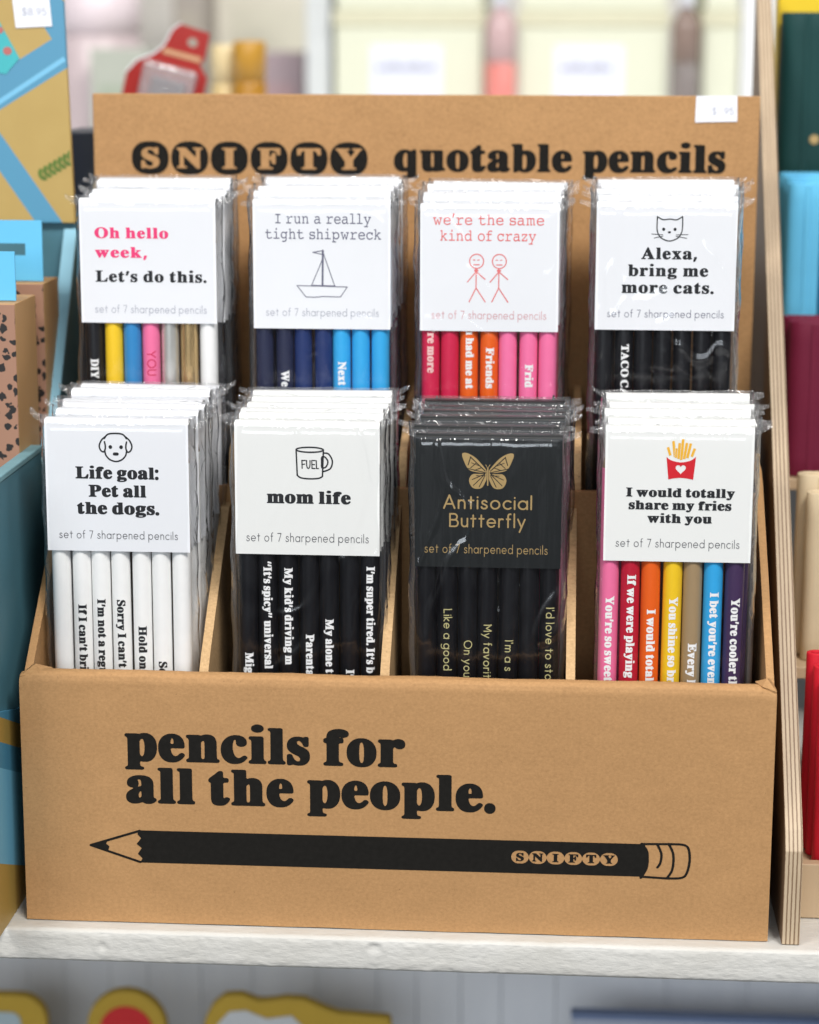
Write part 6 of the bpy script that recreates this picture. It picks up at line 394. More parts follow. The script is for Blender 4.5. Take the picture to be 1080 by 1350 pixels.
ROUND_LIGHT = {
 '7': [[189,-43,-10,6,-10,10,-6,11,-3,11,0,10,3,11,329,930,-3,2,-449,0,-11,3,-10,5,-11,12,-5,10,-3,10,0,11,3,11,5,10,10,10,11,6,11,3,513,0,21,-3,11,-6,10,-10,6,-10,2,-11,0,-11,-2,-10,-349,-983,-9,-21,-12,-11,-10,-6,-10,-2,-11,0]],
 'a': [[297,-38,-22,4,-53,18,-64,35,-49,40,-37,42,-39,65,-22,64,-10,53,-1,64,13,75,26,64,33,54,37,42,12,11,41,32,49,27,11,5,53,18,11,3,64,8,64,-3,64,-15,64,-28,54,-36,32,-30,10,-7,2,79,3,11,5,11,12,11,11,5,10,2,11,0,19,-8,11,-10,6,-11,3,-21,0,-631,-1,-10,-6,-19,-13,-13,-19,-8,-11,0,-10,2,-11,5,-11,10,-6,12,-3,11,-2,79,-10,-7,-32,-30,-54,-36,-64,-28,-64,-15,-11,-1,-53,-2],[337,48,24,-2,42,3,43,9,51,22,35,23,42,40,24,33,22,43,15,53,4,43,-4,54,-15,53,-22,43,-33,42,-33,31,-32,21,-54,24,-43,9,-53,3,-43,-6,-53,-17,-43,-24,-43,-36,-22,-26,-27,-43,-20,-53,-8,-43,0,-53,8,-43,20,-53,27,-43,33,-37,32,-25,11,-6,43,-22,42,-13]],
 'c': [[297,-39,-65,18,-64,33,-53,41,-44,48,-33,54,-25,64,-2,11,-10,53,-1,64,11,64,2,11,25,64,33,54,44,48,53,41,64,33,65,18,64,6,74,-7,65,-18,50,-25,56,-41,12,-13,5,-10,2,-11,-1,-11,-4,-10,-7,-11,-17,-13,-11,-2,-11,-1,-10,3,-11,6,-43,31,-42,22,-54,16,-43,4,-10,0,-54,-6,-42,-13,-43,-21,-43,-32,-33,-37,-27,-43,-17,-42,-11,-54,0,-10,0,-43,11,-54,17,-42,7,-11,20,-32,29,-32,47,-37,43,-21,53,-15,43,-4,53,4,54,16,42,22,43,32,11,5,10,3,11,-1,11,-2,17,-13,7,-11,4,-10,1,-11,-2,-11,-5,-10,-9,-11,-45,-34,-14,-9,-61,-28,-54,-15,-64,-7,-10,0]],
 'd': [[296,-38,-22,4,-53,18,-60,32,-53,43,-44,53,-32,54,-20,53,-12,64,0,75,12,64,20,53,32,54,7,11,43,48,47,37,49,27,11,5,64,21,64,8,54,-2,10,-1,64,-15,64,-28,54,-36,32,-30,11,-7,1,496,3,11,6,10,11,11,11,6,10,2,11,0,11,-3,10,-7,11,-12,7,-18,0,-11,0,-1047,-3,-21,-6,-11,-9,-9,-10,-6,-11,-3,-11,0,-10,2,-11,5,-11,10,-6,12,-3,11,-1,79,-11,-7,-32,-30,-54,-36,-64,-28,-64,-15,-10,-1,-54,-2],[336,48,24,-2,43,3,42,9,51,22,35,23,43,40,23,33,22,43,15,53,4,43,-4,54,-15,53,-22,43,-33,42,-33,31,-32,21,-54,24,-42,9,-54,3,-43,-6,-53,-17,-43,-24,-42,-36,-23,-26,-27,-43,-20,-53,-7,-43,0,-53,7,-43,20,-53,27,-43,33,-37,32,-25,11,-6,43,-22,42,-13]],
 'e': [[296,-37,-32,6,-53,20,-64,38,-48,44,-42,53,-32,64,-19,64,-6,64,7,75,15,54,7,18,23,46,39,53,56,52,53,33,64,25,65,13,74,-1,64,-12,65,-25,53,-33,53,-49,35,-46,33,-64,19,-64,7,-64,-3,-21,-5,-11,-10,-11,-12,-6,-10,-3,-588,0,-4,-1,-2,-11,12,-43,22,-42,32,-43,36,-34,43,-26,53,-20,54,-8,43,0,42,8,43,16,21,10,33,20,42,39,11,7,11,4,10,1,11,-2,11,-5,11,-10,7,-11,3,-11,1,-10,-3,-11,-5,-11,-9,-10,-47,-43,-54,-34,-65,-25,-64,-13,-64,0],[97,370,7,-4,524,0,6,4,-1,10,-13,43,-21,43,-33,43,-34,31,-43,26,-43,17,-53,11,-11,0,-43,0,-53,-11,-43,-17,-43,-26,-34,-31,-33,-43,-22,-43,-12,-43]],
 'f': [[136,-38,-12,11,-6,11,-3,11,0,598,-11,3,-64,0,-11,2,-11,6,-10,11,-5,10,-3,11,0,10,3,11,5,11,10,10,11,6,11,2,64,1,11,2,0,192,4,43,13,43,18,32,8,11,21,23,32,25,43,21,32,8,32,3,21,-1,32,-5,11,-3,10,-7,9,-11,5,-11,2,-10,-1,-11,-3,-11,-7,-10,-14,-11,-12,-4,-11,-1,-32,5,-21,-1,-21,-5,-22,-9,-23,-17,-17,-21,-10,-22,-6,-21,-2,-22,0,-181,2,-11,3,-2,117,0,11,-2,14,-7,11,-10,6,-11,2,-11,0,-10,-2,-11,-10,-15,-10,-9,-11,-4,-11,-1,-117,0,-3,-3,-2,-11,0,-587,-3,-11,-6,-11,-8,-8,-10,-7,-11,-3,-11,0,-10,2]],
 'h': [[29,-43,-10,6,-11,11,-5,10,-3,21,0,1047,3,22,6,10,10,11,10,5,11,3,11,0,11,-3,10,-5,11,-11,5,-10,3,-11,0,-438,3,-7,21,16,38,23,47,19,54,10,43,0,53,-10,53,-21,46,-30,29,-26,30,-38,24,-46,15,-50,6,-54,0,-406,-3,-21,-8,-13,-10,-9,-11,-5,-11,-2,-10,0,-11,3,-11,7,-10,13,-6,17,-1,416,-3,32,-9,32,-5,11,-10,21,-20,26,-21,20,-32,22,-32,13,-11,2,-21,4,-32,1,-43,-8,-32,-14,-22,-13,-33,-31,-16,-22,-16,-32,-9,-32,-3,-42,0,-406,-3,-11,-5,-10,-12,-11,-9,-6,-11,-2,-11,0]],
 'i': [[29,-43,-10,6,-10,10,-6,11,-3,11,0,641,3,21,6,11,10,10,10,6,11,2,11,0,11,-2,10,-6,11,-11,5,-10,3,-11,0,-641,-3,-21,-6,-11,-10,-10,-10,-6,-11,-2,-11,0],[19,848,-12,12,-5,11,-2,10,0,22,3,10,5,10,12,12,9,5,11,3,11,0,11,-3,9,-5,12,-12,5,-10,3,-10,0,-22,-2,-10,-5,-11,-12,-12,-10,-6,-11,-3,-11,0,-11,3]],
 'l': [[29,-43,-10,6,-11,11,-5,10,-3,21,0,1047,3,22,6,10,10,11,10,5,11,3,11,0,11,-3,10,-5,11,-11,5,-10,3,-11,0,-1058,-3,-21,-6,-11,-10,-10,-10,-6,-11,-2,-11,0]],
 'n': [[29,-43,-10,6,-10,10,-6,11,-3,11,0,641,3,21,5,10,12,11,9,6,11,2,11,0,11,-2,9,-6,11,-10,6,-11,3,-11,0,-21,3,-7,21,16,43,26,42,16,54,10,43,0,53,-10,53,-21,46,-30,29,-26,30,-38,27,-54,12,-42,6,-54,0,-406,-3,-21,-8,-13,-10,-9,-11,-5,-11,-2,-10,0,-11,3,-11,7,-10,13,-6,17,-1,416,-3,32,-12,39,-12,25,-20,26,-21,20,-27,19,-37,16,-32,6,-32,1,-43,-8,-32,-14,-22,-13,-33,-31,-16,-22,-16,-32,-9,-32,-3,-42,0,-406,-3,-11,-5,-10,-12,-11,-9,-6,-11,-2,-11,0]],
 'o': [[296,-38,-22,4,-53,18,-53,28,-54,41,-43,49,-39,64,-20,53,-12,64,0,75,13,64,25,64,33,54,33,37,10,11,43,34,64,35,64,21,64,8,64,-3,64,-14,65,-29,53,-36,45,-43,31,-43,9,-14,24,-50,19,-64,7,-75,-7,-64,-18,-64,-26,-53,-39,-54,-44,-42,-12,-9,-53,-34,-54,-22,-10,-3,-54,-12,-10,-1,-54,-2],[334,48,15,-2,54,3,42,9,52,22,34,23,43,40,24,34,21,42,15,54,4,42,-4,54,-15,53,-22,43,-33,43,-33,30,-32,21,-53,24,-43,9,-54,3,-43,-6,-53,-17,-43,-24,-42,-36,-23,-26,-26,-42,-21,-54,-7,-42,0,-54,7,-43,20,-53,27,-43,33,-37,32,-25,11,-6,43,-22,42,-13]],
 'p': [[29,-427,-10,6,-11,11,-5,9,-3,22,0,1015,3,21,6,11,10,10,10,6,11,2,11,0,11,-2,10,-6,10,-10,6,-11,3,-11,0,-74,3,-7,21,22,53,41,54,29,64,21,64,8,64,-3,64,-14,54,-23,10,-5,54,-36,46,-44,39,-54,26,-53,18,-64,7,-75,-7,-64,-18,-64,-26,-53,-32,-44,-11,-14,-42,-40,-54,-36,-10,-5,-54,-23,-64,-14,-64,-3,-53,7,-22,5,-53,17,-59,32,-48,38,-21,22,-3,-7,0,-459,-3,-11,-5,-9,-12,-12,-9,-5,-11,-3,-11,0],[338,48,23,-2,42,2,43,10,53,22,33,22,42,40,26,34,21,43,15,53,4,54,-4,43,-2,10,-13,43,-15,32,-30,43,-34,34,-42,29,-52,22,-45,11,-53,2,-43,-6,-52,-17,-44,-25,-36,-29,-28,-32,-26,-43,-21,-53,-7,-43,0,-53,7,-43,21,-53,26,-43,32,-35,43,-33,43,-21,42,-14]],
 'r': [[29,-43,-10,6,-10,10,-6,11,-3,11,0,641,3,21,6,11,10,10,10,6,11,2,11,0,11,-2,10,-6,11,-11,5,-10,6,-28,21,14,43,23,42,14,43,6,54,-3,42,-10,43,-19,11,-7,9,-11,5,-11,1,-11,-1,-10,-4,-12,-10,-13,-11,-7,-11,-4,-10,-1,-11,2,-43,18,-32,7,-21,1,-32,-4,-32,-10,-32,-19,-24,-22,-17,-22,-11,-21,-11,-32,-4,-43,0,-427,-3,-11,-5,-10,-12,-11,-9,-6,-11,-2,-11,0]],
 's': [[179,-38,-43,13,-32,14,-32,21,-21,23,-31,47,-17,32,-3,11,0,11,3,10,5,11,10,10,11,6,11,2,11,0,10,-2,10,-5,12,-12,38,-63,15,-15,21,-12,32,-11,22,-5,32,-2,43,3,32,6,21,8,21,12,22,20,19,28,9,21,-2,22,-9,21,-13,21,-15,17,-21,15,-118,58,-85,36,-23,13,-20,17,-13,15,-14,22,-16,34,-10,40,-1,22,1,21,5,22,9,21,19,32,31,35,32,24,21,11,21,9,43,10,43,3,32,-2,32,-9,32,-18,37,-31,53,-53,8,-11,5,-11,1,-10,-1,-11,-7,-16,-10,-11,-11,-6,-11,-3,-11,0,-10,3,-18,11,-46,48,-33,27,-21,10,-21,2,-21,-1,-33,-7,-21,-8,-21,-15,-13,-13,-15,-21,-9,-22,0,-21,5,-21,10,-22,8,-10,14,-13,21,-11,64,-26,107,-50,32,-18,32,-25,16,-18,16,-21,18,-32,8,-21,6,-22,2,-21,-1,-21,-4,-22,-9,-21,-11,-22,-15,-21,-19,-21,-18,-17,-21,-16,-17,-10,-47,-17,-53,-10,-54,-2]],
 't': [[189,-40,-14,13,-6,11,-2,11,-1,587,-2,11,-7,3,-106,0,-22,2,-11,6,-10,11,-5,10,-3,11,0,10,3,11,5,11,10,10,11,6,22,3,106,0,7,2,2,11,0,213,3,11,10,17,10,9,11,4,11,2,10,-1,11,-4,11,-8,11,-15,3,-15,0,-213,3,-11,4,-2,150,-2,16,-7,11,-10,6,-11,2,-11,0,-10,-3,-13,-11,-15,-11,-8,-10,-3,-150,-1,-4,-3,-3,-11,0,-587,-3,-11,-5,-11,-17,-14,-11,-3,-10,-2,-11,2]],
}
ROUND_BOOK = {
 "'": [[48,739,-22,10,-10,10,-10,16,-6,21,19,235,6,21,6,11,10,11,17,10,11,4,22,1,21,-6,13,-9,10,-11,6,-11,6,-21,-19,-235,-6,-21,-10,-16,-11,-10,-21,-10,-11,-2]],
 'A': [[48,-62,-11,4,-15,10,-10,11,-6,10,-6,22,2,21,3,11,398,1025,6,11,10,11,17,10,18,5,11,1,21,-5,11,-6,10,-9,11,-15,6,-13,393,-1015,4,-11,2,-21,-6,-22,-14,-20,-11,-8,-11,-5,-21,-4,-22,3,-10,5,-12,8,-9,11,-11,21,-107,277,-11,8,-427,0,-11,0,-6,-7,-108,-278,-10,-21,-15,-15,-12,-7,-20,-5],[289,401,5,-4,331,0,9,4,-169,439,-11,-11]],
 'B': [[48,-62,-21,10,-11,10,-10,15,-6,22,0,1004,3,21,12,22,12,10,10,6,22,6,342,0,53,-5,53,-16,43,-21,19,-12,35,-28,32,-35,32,-51,21,-57,8,-43,1,-53,-11,-65,-22,-53,-26,-43,-29,-32,58,-45,42,-47,30,-47,21,-53,13,-64,0,-64,-10,-54,-20,-53,-34,-56,-36,-40,-11,-11,-49,-35,-42,-21,-54,-16,-21,-4,-54,-4,-374,0],[128,69,6,-5,309,0,43,4,32,9,32,16,32,23,26,28,19,32,12,32,7,32,0,43,-6,32,-18,43,-22,32,-18,19,-21,17,-11,7,-32,16,-32,9,-43,4,-309,-1,-6,-7],[130,593,4,-3,267,0,32,4,21,6,32,15,28,21,20,21,19,32,12,32,5,32,-2,32,-7,32,-8,22,-13,21,-28,32,-26,19,-28,13,-25,8,-43,4,-258,-1,-4,-11,0,-320]],
 'D': [[48,-62,-21,10,-11,10,-10,15,-6,22,0,1004,1,11,4,15,10,17,12,10,10,6,22,6,256,0,107,-9,107,-31,91,-46,71,-54,19,-18,62,-67,46,-75,11,-21,29,-75,7,-22,17,-96,0,-96,-18,-107,-37,-96,-53,-85,-74,-83,-86,-64,-85,-43,-107,-31,-96,-9,-257,0],[128,69,6,-5,181,0,86,8,74,21,75,37,64,49,54,58,42,69,29,73,15,86,0,75,-2,10,-12,64,-28,75,-44,74,-54,58,-64,49,-75,37,-74,21,-75,7,-194,0,-4,-11]],
 'I': [[48,-62,-21,10,-11,10,-10,15,-6,22,0,1004,3,21,13,22,11,10,10,6,11,4,21,2,22,-6,10,-6,11,-10,13,-22,3,-21,0,-994,-2,-21,-4,-11,-6,-10,-10,-11,-15,-10,-11,-4,-11,-2]],
 'L': [[48,-62,-21,10,-11,10,-10,15,-6,22,0,1004,3,21,13,22,11,10,10,6,11,4,21,2,22,-6,10,-6,11,-10,13,-22,3,-21,0,-930,6,-5,384,0,22,-1,21,-10,17,-16,10,-21,2,-21,-6,-22,-12,-18,-11,-8,-11,-6,-21,-5,-460,0]],
 'M': [[48,-62,-21,10,-11,10,-10,15,-6,22,0,1004,3,21,12,22,12,10,10,6,22,6,21,-2,11,-4,10,-6,12,-10,341,-582,11,-7,342,584,10,12,11,7,21,7,22,0,10,-3,15,-8,12,-10,7,-11,5,-11,3,-21,0,-994,-2,-21,-10,-21,-10,-11,-20,-12,-21,-4,-21,3,-22,12,-10,12,-6,10,-6,22,0,726,-2,22,-8,4,-271,-464,-17,-16,-11,-6,-21,-5,-22,3,-10,4,-14,9,-9,11,-276,471,-6,-11,0,-748,-6,-22,-10,-15,-11,-10,-21,-10,-11,-2]],
 'O': [[497,-58,-64,9,-86,28,-92,48,-82,64,-65,75,-52,86,-37,96,-19,107,0,96,18,96,35,96,51,85,62,72,14,14,71,57,75,40,21,10,86,28,107,15,96,-5,96,-21,96,-41,85,-56,65,-61,17,-19,53,-75,36,-75,9,-21,23,-86,10,-107,-9,-96,-26,-96,-46,-96,-57,-78,-75,-72,-85,-56,-96,-41,-96,-21,-96,-5],[505,70,35,-5,74,3,75,16,75,30,64,42,64,60,43,59,35,73,21,75,6,74,-8,86,-21,75,-31,64,-7,10,-39,54,-52,50,-64,44,-75,33,-75,18,-85,4,-75,-10,-75,-25,-64,-34,-11,-8,-50,-40,-11,-11,-46,-53,-32,-54,-6,-10,-28,-75,-14,-75,0,-75,16,-85,24,-64,44,-75,50,-56,64,-51,64,-34,75,-25]],
 'U': [[326,-58,-43,8,-64,24,-71,43,-47,43,-40,54,-37,74,-18,64,-6,65,0,683,4,22,12,20,13,12,19,8,21,2,22,-6,10,-6,11,-9,7,-11,8,-21,1,-684,5,-53,12,-43,21,-43,23,-32,9,-10,36,-32,38,-24,43,-16,43,-8,43,-1,53,9,11,4,32,12,43,27,32,29,24,32,8,10,20,43,12,43,5,53,1,684,4,14,11,17,11,10,10,6,22,6,21,-2,11,-4,11,-6,10,-9,7,-11,5,-10,4,-22,0,-683,-6,-65,-20,-72,-33,-64,-42,-56,-54,-48,-53,-33,-75,-29,-64,-12,-64,-1]],
 'Y': [[432,-62,-21,10,-11,10,-10,15,-6,22,0,459,-4,11,-371,502,-9,21,0,22,3,10,12,22,11,10,21,10,11,2,21,-2,21,-10,11,-10,332,-446,10,0,331,446,12,10,21,10,21,2,21,-6,11,-6,11,-10,12,-22,3,-10,0,-22,-9,-21,-371,-502,-4,-11,0,-459,-6,-22,-10,-15,-11,-10,-21,-10,-11,-2]],
 'a': [[337,-60,-43,7,-54,17,-20,9,-54,31,-43,34,-43,47,-12,16,-31,52,-25,66,-12,75,1,64,9,53,6,22,20,53,39,64,49,54,52,40,44,24,20,9,54,17,75,11,64,-3,64,-14,72,-31,49,-32,18,-15,3,4,3,43,10,21,10,11,16,11,22,5,21,-2,11,-4,14,-10,10,-11,8,-15,4,-17,0,-641,-2,-21,-4,-11,-6,-10,-10,-11,-17,-11,-19,-5,-10,0,-22,5,-10,6,-11,9,-11,17,-6,22,-1,32,-3,4,-18,-15,-49,-32,-72,-31,-64,-14,-64,-3],[336,69,33,-4,42,1,43,9,11,3,42,19,33,21,38,37,24,32,21,43,12,42,4,54,-4,43,-12,42,-21,43,-24,32,-38,37,-43,26,-32,14,-43,10,-53,3,-43,-6,-43,-14,-43,-23,-32,-26,-36,-42,-19,-32,-16,-43,-8,-43,0,-53,8,-43,16,-43,23,-38,32,-36,32,-26,43,-23,43,-14]],
 'c': [[325,-59,-21,3,-62,19,-63,32,-57,42,-48,54,-37,62,-25,66,-12,64,0,75,12,64,29,75,33,53,38,43,10,11,54,41,64,33,75,21,64,6,75,-6,64,-18,53,-26,21,-13,51,-38,14,-22,4,-21,-3,-21,-11,-22,-12,-11,-21,-10,-11,-2,-21,1,-22,10,-42,32,-43,21,-43,13,-43,4,-55,-4,-41,-12,-42,-20,-43,-33,-29,-32,-26,-42,-17,-43,-8,-43,0,-53,8,-43,17,-43,6,-10,20,-32,29,-32,43,-33,42,-20,43,-12,43,-4,53,5,43,12,40,19,56,40,11,4,21,1,22,-6,11,-6,11,-11,11,-22,3,-10,-1,-22,-9,-21,-16,-17,-53,-40,-64,-31,-64,-17,-11,-2,-64,-5]],
 'd': [[337,-60,-43,7,-54,17,-64,33,-53,41,-54,61,-32,54,-5,13,-20,53,-10,53,-2,22,1,64,11,64,24,64,6,11,33,53,37,43,12,11,52,40,54,29,64,21,75,11,64,-3,64,-14,72,-31,49,-32,18,-15,3,4,1,11,0,438,6,23,11,15,11,10,21,9,21,1,11,-2,22,-10,10,-11,9,-14,6,-21,0,-1058,-2,-21,-4,-11,-9,-14,-10,-10,-11,-7,-22,-6,-21,2,-11,3,-10,6,-11,9,-11,17,-6,22,-1,32,-3,4,-18,-15,-49,-32,-72,-31,-64,-14,-64,-3],[336,69,33,-4,42,1,43,9,11,3,42,19,33,21,38,37,24,32,21,43,12,42,4,54,-4,43,-12,42,-21,43,-24,32,-38,37,-43,26,-32,14,-43,10,-53,3,-43,-6,-43,-14,-43,-23,-32,-26,-36,-42,-19,-32,-16,-43,-8,-43,0,-53,8,-43,16,-43,23,-38,32,-36,32,-26,43,-23,43,-14]],
 'e': [[326,-58,-43,8,-64,24,-56,33,-14,10,-47,43,-41,53,-33,65,-22,74,-6,64,5,66,19,73,31,64,46,62,50,45,57,36,75,29,64,12,75,0,64,-12,64,-24,64,-38,54,-48,46,-62,31,-64,18,-64,6,-75,-5,-21,-6,-11,-9,-10,-17,-12,-22,-5,-566,-1,-5,-4,10,-32,17,-32,32,-42,32,-29,32,-20,10,-7,43,-16,54,-9,42,1,43,8,43,17,10,6,32,20,44,39,10,7,21,7,22,-1,10,-3,17,-10,15,-18,6,-14,3,-21,-5,-22,-6,-10,-9,-11,-46,-43,-60,-38,-64,-26,-75,-15,-64,-1],[139,391,5,-5,11,-1,459,0,11,1,5,5,-7,22,-21,42,-30,40,-33,29,-42,27,-32,12,-11,4,-53,9,-43,-1,-43,-8,-43,-17,-42,-26,-32,-29,-31,-40,-21,-42]],
 'f': [[155,-59,-18,11,-10,11,-6,10,-6,22,0,577,-3,4,-11,1,-42,0,-11,2,-22,10,-14,15,-7,12,-5,20,2,21,4,11,10,15,10,10,11,6,22,6,53,1,3,4,0,171,4,43,16,54,20,34,21,25,11,12,32,25,43,21,53,12,43,1,32,-5,23,-8,14,-11,8,-10,9,-22,1,-21,-3,-11,-11,-21,-20,-16,-21,-7,-11,-1,-43,5,-10,-1,-22,-6,-28,-17,-18,-21,-6,-11,-6,-21,-3,-22,0,-160,1,-11,7,-5,96,0,21,-4,11,-5,11,-8,14,-20,6,-22,-2,-21,-8,-17,-10,-14,-22,-13,-21,-4,-96,0,-7,-5,-1,-577,-5,-22,-7,-10,-9,-11,-14,-9,-21,-7,-22,1]],
 'g': [[337,-456,-54,10,-53,20,-62,35,-13,10,-37,32,-10,11,-6,11,-4,10,-1,22,4,19,8,13,14,14,14,7,18,5,21,-2,22,-10,42,-36,36,-21,39,-15,54,-11,42,-1,43,6,43,13,43,21,38,30,26,29,20,35,11,32,5,43,0,149,-4,6,-20,-17,-44,-29,-65,-28,-74,-18,-64,-3,-75,11,-64,21,-54,29,-53,41,-47,51,-39,64,-20,54,-7,21,-10,64,0,64,15,75,21,54,31,53,7,11,38,44,11,10,53,41,64,33,54,17,64,10,75,-2,65,-14,63,-27,59,-38,16,-13,2,3,3,43,5,13,11,16,11,9,21,9,21,2,11,-2,22,-11,10,-10,10,-16,5,-21,0,-769,-6,-64,-17,-54,-10,-21,-24,-43,-9,-11,-38,-42,-50,-39,-10,-6,-54,-28,-64,-20,-64,-9,-64,1],[348,68,21,-3,42,1,43,9,11,3,42,19,33,21,37,35,27,38,18,37,14,54,3,42,-4,43,-10,37,-22,49,-24,32,-32,32,-40,27,-42,19,-43,10,-53,3,-43,-6,-43,-14,-43,-23,-33,-27,-28,-32,-8,-11,-19,-32,-12,-32,-4,-11,-7,-42,0,-54,8,-42,17,-43,22,-37,32,-36,32,-26,43,-23,43,-14]],
 'i': [[48,-62,-21,10,-11,10,-10,15,-6,22,0,651,6,22,6,10,10,11,15,10,11,4,21,2,22,-6,10,-6,11,-10,10,-15,6,-22,0,-651,-6,-22,-10,-15,-11,-10,-21,-10,-11,-2],[37,826,-17,13,-9,10,-6,11,-3,11,-2,21,2,21,4,11,6,11,10,11,17,10,20,5,10,0,22,-5,10,-7,11,-9,10,-16,4,-11,2,-32,-5,-21,-5,-11,-9,-10,-18,-13,-22,-5,-21,2]],
 'k': [[48,-62,-21,10,-11,10,-10,15,-6,22,0,1057,2,22,4,10,6,11,10,11,15,10,11,4,21,2,22,-6,10,-6,11,-10,10,-16,6,-21,0,-652,6,-7,309,289,22,10,10,2,22,-2,10,-4,16,-10,10,-11,6,-10,4,-11,2,-21,-6,-22,-10,-15,-337,-316,7,-11,351,-220,11,-10,10,-15,4,-11,2,-21,-6,-22,-10,-15,-11,-10,-12,-7,-20,-5,-11,0,-20,5,-353,221,-6,-7,0,-160,-6,-22,-10,-15,-11,-10,-10,-6,-22,-6]],
 'l': [[48,-62,-21,10,-11,10,-10,15,-6,22,0,1057,2,22,4,10,6,11,10,11,15,10,11,4,21,2,22,-6,10,-6,11,-10,10,-16,6,-21,0,-1058,-2,-21,-4,-11,-6,-10,-10,-11,-15,-10,-11,-4,-11,-2]],
 'm': [[48,-62,-22,10,-10,10,-10,15,-6,22,0,651,6,22,6,10,10,11,15,10,11,4,11,2,21,-2,11,-4,15,-10,10,-11,7,-12,10,2,22,11,32,13,21,6,43,6,43,0,10,-2,43,-9,43,-16,42,-27,43,-39,43,40,45,27,51,19,43,7,43,0,53,-9,43,-17,42,-25,43,-39,30,-42,21,-43,12,-43,4,-43,0,-448,-5,-22,-8,-13,-11,-10,-21,-11,-11,-3,-21,1,-12,4,-17,11,-10,11,-6,10,-4,11,-2,21,0,428,-3,32,-6,21,-11,21,-15,22,-21,19,-22,14,-21,8,-32,6,-21,0,-24,-4,-29,-11,-17,-11,-27,-24,-13,-19,-10,-21,-6,-21,-4,-32,0,-428,-2,-21,-7,-17,-11,-14,-21,-13,-11,-3,-21,0,-22,7,-11,8,-10,11,-6,10,-6,22,0,438,-3,32,-7,21,-10,21,-16,22,-16,16,-25,16,-28,11,-22,4,-21,0,-33,-5,-21,-8,-21,-13,-23,-21,-16,-22,-10,-21,-6,-21,-4,-32,0,-438,-6,-22,-10,-15,-11,-10,-21,-10,-11,-2]],
 'n': [[48,-62,-21,10,-11,10,-10,15,-6,22,0,641,2,21,4,11,10,15,11,10,12,7,20,5,21,-2,21,-10,11,-10,11,-17,11,-10,32,19,42,17,64,12,54,-1,43,-8,53,-19,53,-33,43,-41,30,-41,16,-32,8,-18,13,-46,5,-54,0,-406,-2,-21,-4,-11,-12,-18,-11,-8,-11,-6,-21,-5,-22,3,-10,4,-14,9,-9,11,-7,10,-3,11,-2,21,0,396,-4,42,-6,22,-15,32,-15,20,-32,29,-21,13,-32,12,-22,4,-32,1,-32,-5,-11,-4,-21,-9,-21,-13,-22,-19,-21,-26,-17,-35,-6,-22,-4,-42,0,-396,-2,-21,-10,-21,-15,-15,-21,-10,-11,-2]],
 'o': [[325,-59,-32,6,-53,17,-64,33,-54,41,-48,53,-38,64,-24,64,-12,64,0,75,12,64,24,64,6,11,33,54,37,42,52,43,12,8,53,29,64,21,75,11,64,-3,75,-18,61,-27,56,-37,54,-54,32,-44,8,-14,25,-54,15,-53,4,-21,5,-54,-6,-75,-17,-64,-31,-64,-39,-53,-56,-54,-58,-36,-64,-27,-64,-14,-64,-3],[333,70,46,-5,42,3,33,7,10,3,43,19,32,21,39,37,23,32,21,43,12,43,4,42,-4,54,-12,43,-21,42,-24,32,-38,37,-43,26,-32,14,-43,10,-53,3,-43,-6,-42,-14,-43,-23,-32,-26,-36,-42,-19,-32,-17,-43,-8,-42,0,-54,8,-43,17,-42,23,-39,32,-36,32,-26,43,-23]],
 'r': [[48,-62,-21,10,-11,10,-10,15,-6,22,0,641,2,21,4,11,10,15,11,10,12,7,20,5,21,-2,11,-4,10,-6,11,-10,11,-17,11,-1,32,17,42,15,54,8,42,-2,22,-3,43,-11,42,-20,17,-12,8,-11,5,-10,4,-22,-3,-21,-4,-11,-7,-10,-12,-11,-18,-9,-22,-3,-21,4,-32,15,-32,7,-22,1,-32,-4,-29,-11,-24,-15,-19,-17,-13,-16,-15,-27,-9,-32,-3,-32,0,-427,-6,-22,-10,-15,-11,-10,-21,-10,-11,-2]],
 's': [[208,-59,-53,14,-43,18,-32,22,-21,21,-30,43,-23,42,-4,11,-2,11,2,21,4,11,10,15,10,10,22,10,21,2,22,-6,15,-10,10,-10,31,-54,18,-21,22,-11,21,-8,32,-6,22,-2,32,2,32,6,21,6,21,12,22,21,15,23,4,10,1,11,-3,11,-7,14,-11,18,-10,11,-21,16,-118,57,-75,31,-32,18,-21,18,-18,20,-14,21,-19,43,-10,42,-1,22,1,21,8,32,9,22,12,21,25,32,18,18,21,18,21,13,22,9,42,14,43,6,32,1,22,-2,32,-8,21,-10,21,-13,42,-35,53,-54,8,-10,9,-22,0,-21,-7,-22,-8,-11,-11,-10,-11,-6,-21,-5,-22,1,-21,10,-64,63,-21,18,-11,6,-11,2,-32,-1,-21,-4,-22,-8,-18,-12,-14,-14,-12,-18,-5,-11,-2,-10,1,-11,7,-21,11,-20,11,-9,21,-11,65,-26,106,-51,32,-18,33,-26,20,-21,16,-21,23,-43,12,-43,3,-21,-1,-21,-4,-22,-8,-21,-23,-43,-17,-22,-20,-21,-23,-19,-20,-13,-44,-19,-53,-13,-32,-4,-32,-1]],
 't': [[208,-60,-20,12,-9,11,-7,10,-5,22,-1,577,-11,5,-96,0,-22,6,-11,6,-10,10,-10,15,-4,11,-2,21,5,20,7,12,14,15,12,7,21,5,96,0,10,4,2,204,1,11,8,20,11,13,21,13,21,4,22,-3,21,-12,12,-13,9,-22,2,-11,0,-203,9,-5,118,0,21,-3,22,-12,10,-12,10,-21,2,-21,-6,-22,-6,-10,-10,-12,-22,-12,-21,-3,-118,0,-9,-5,-1,-577,-5,-22,-6,-10,-10,-11,-11,-8,-22,-7,-21,0]],
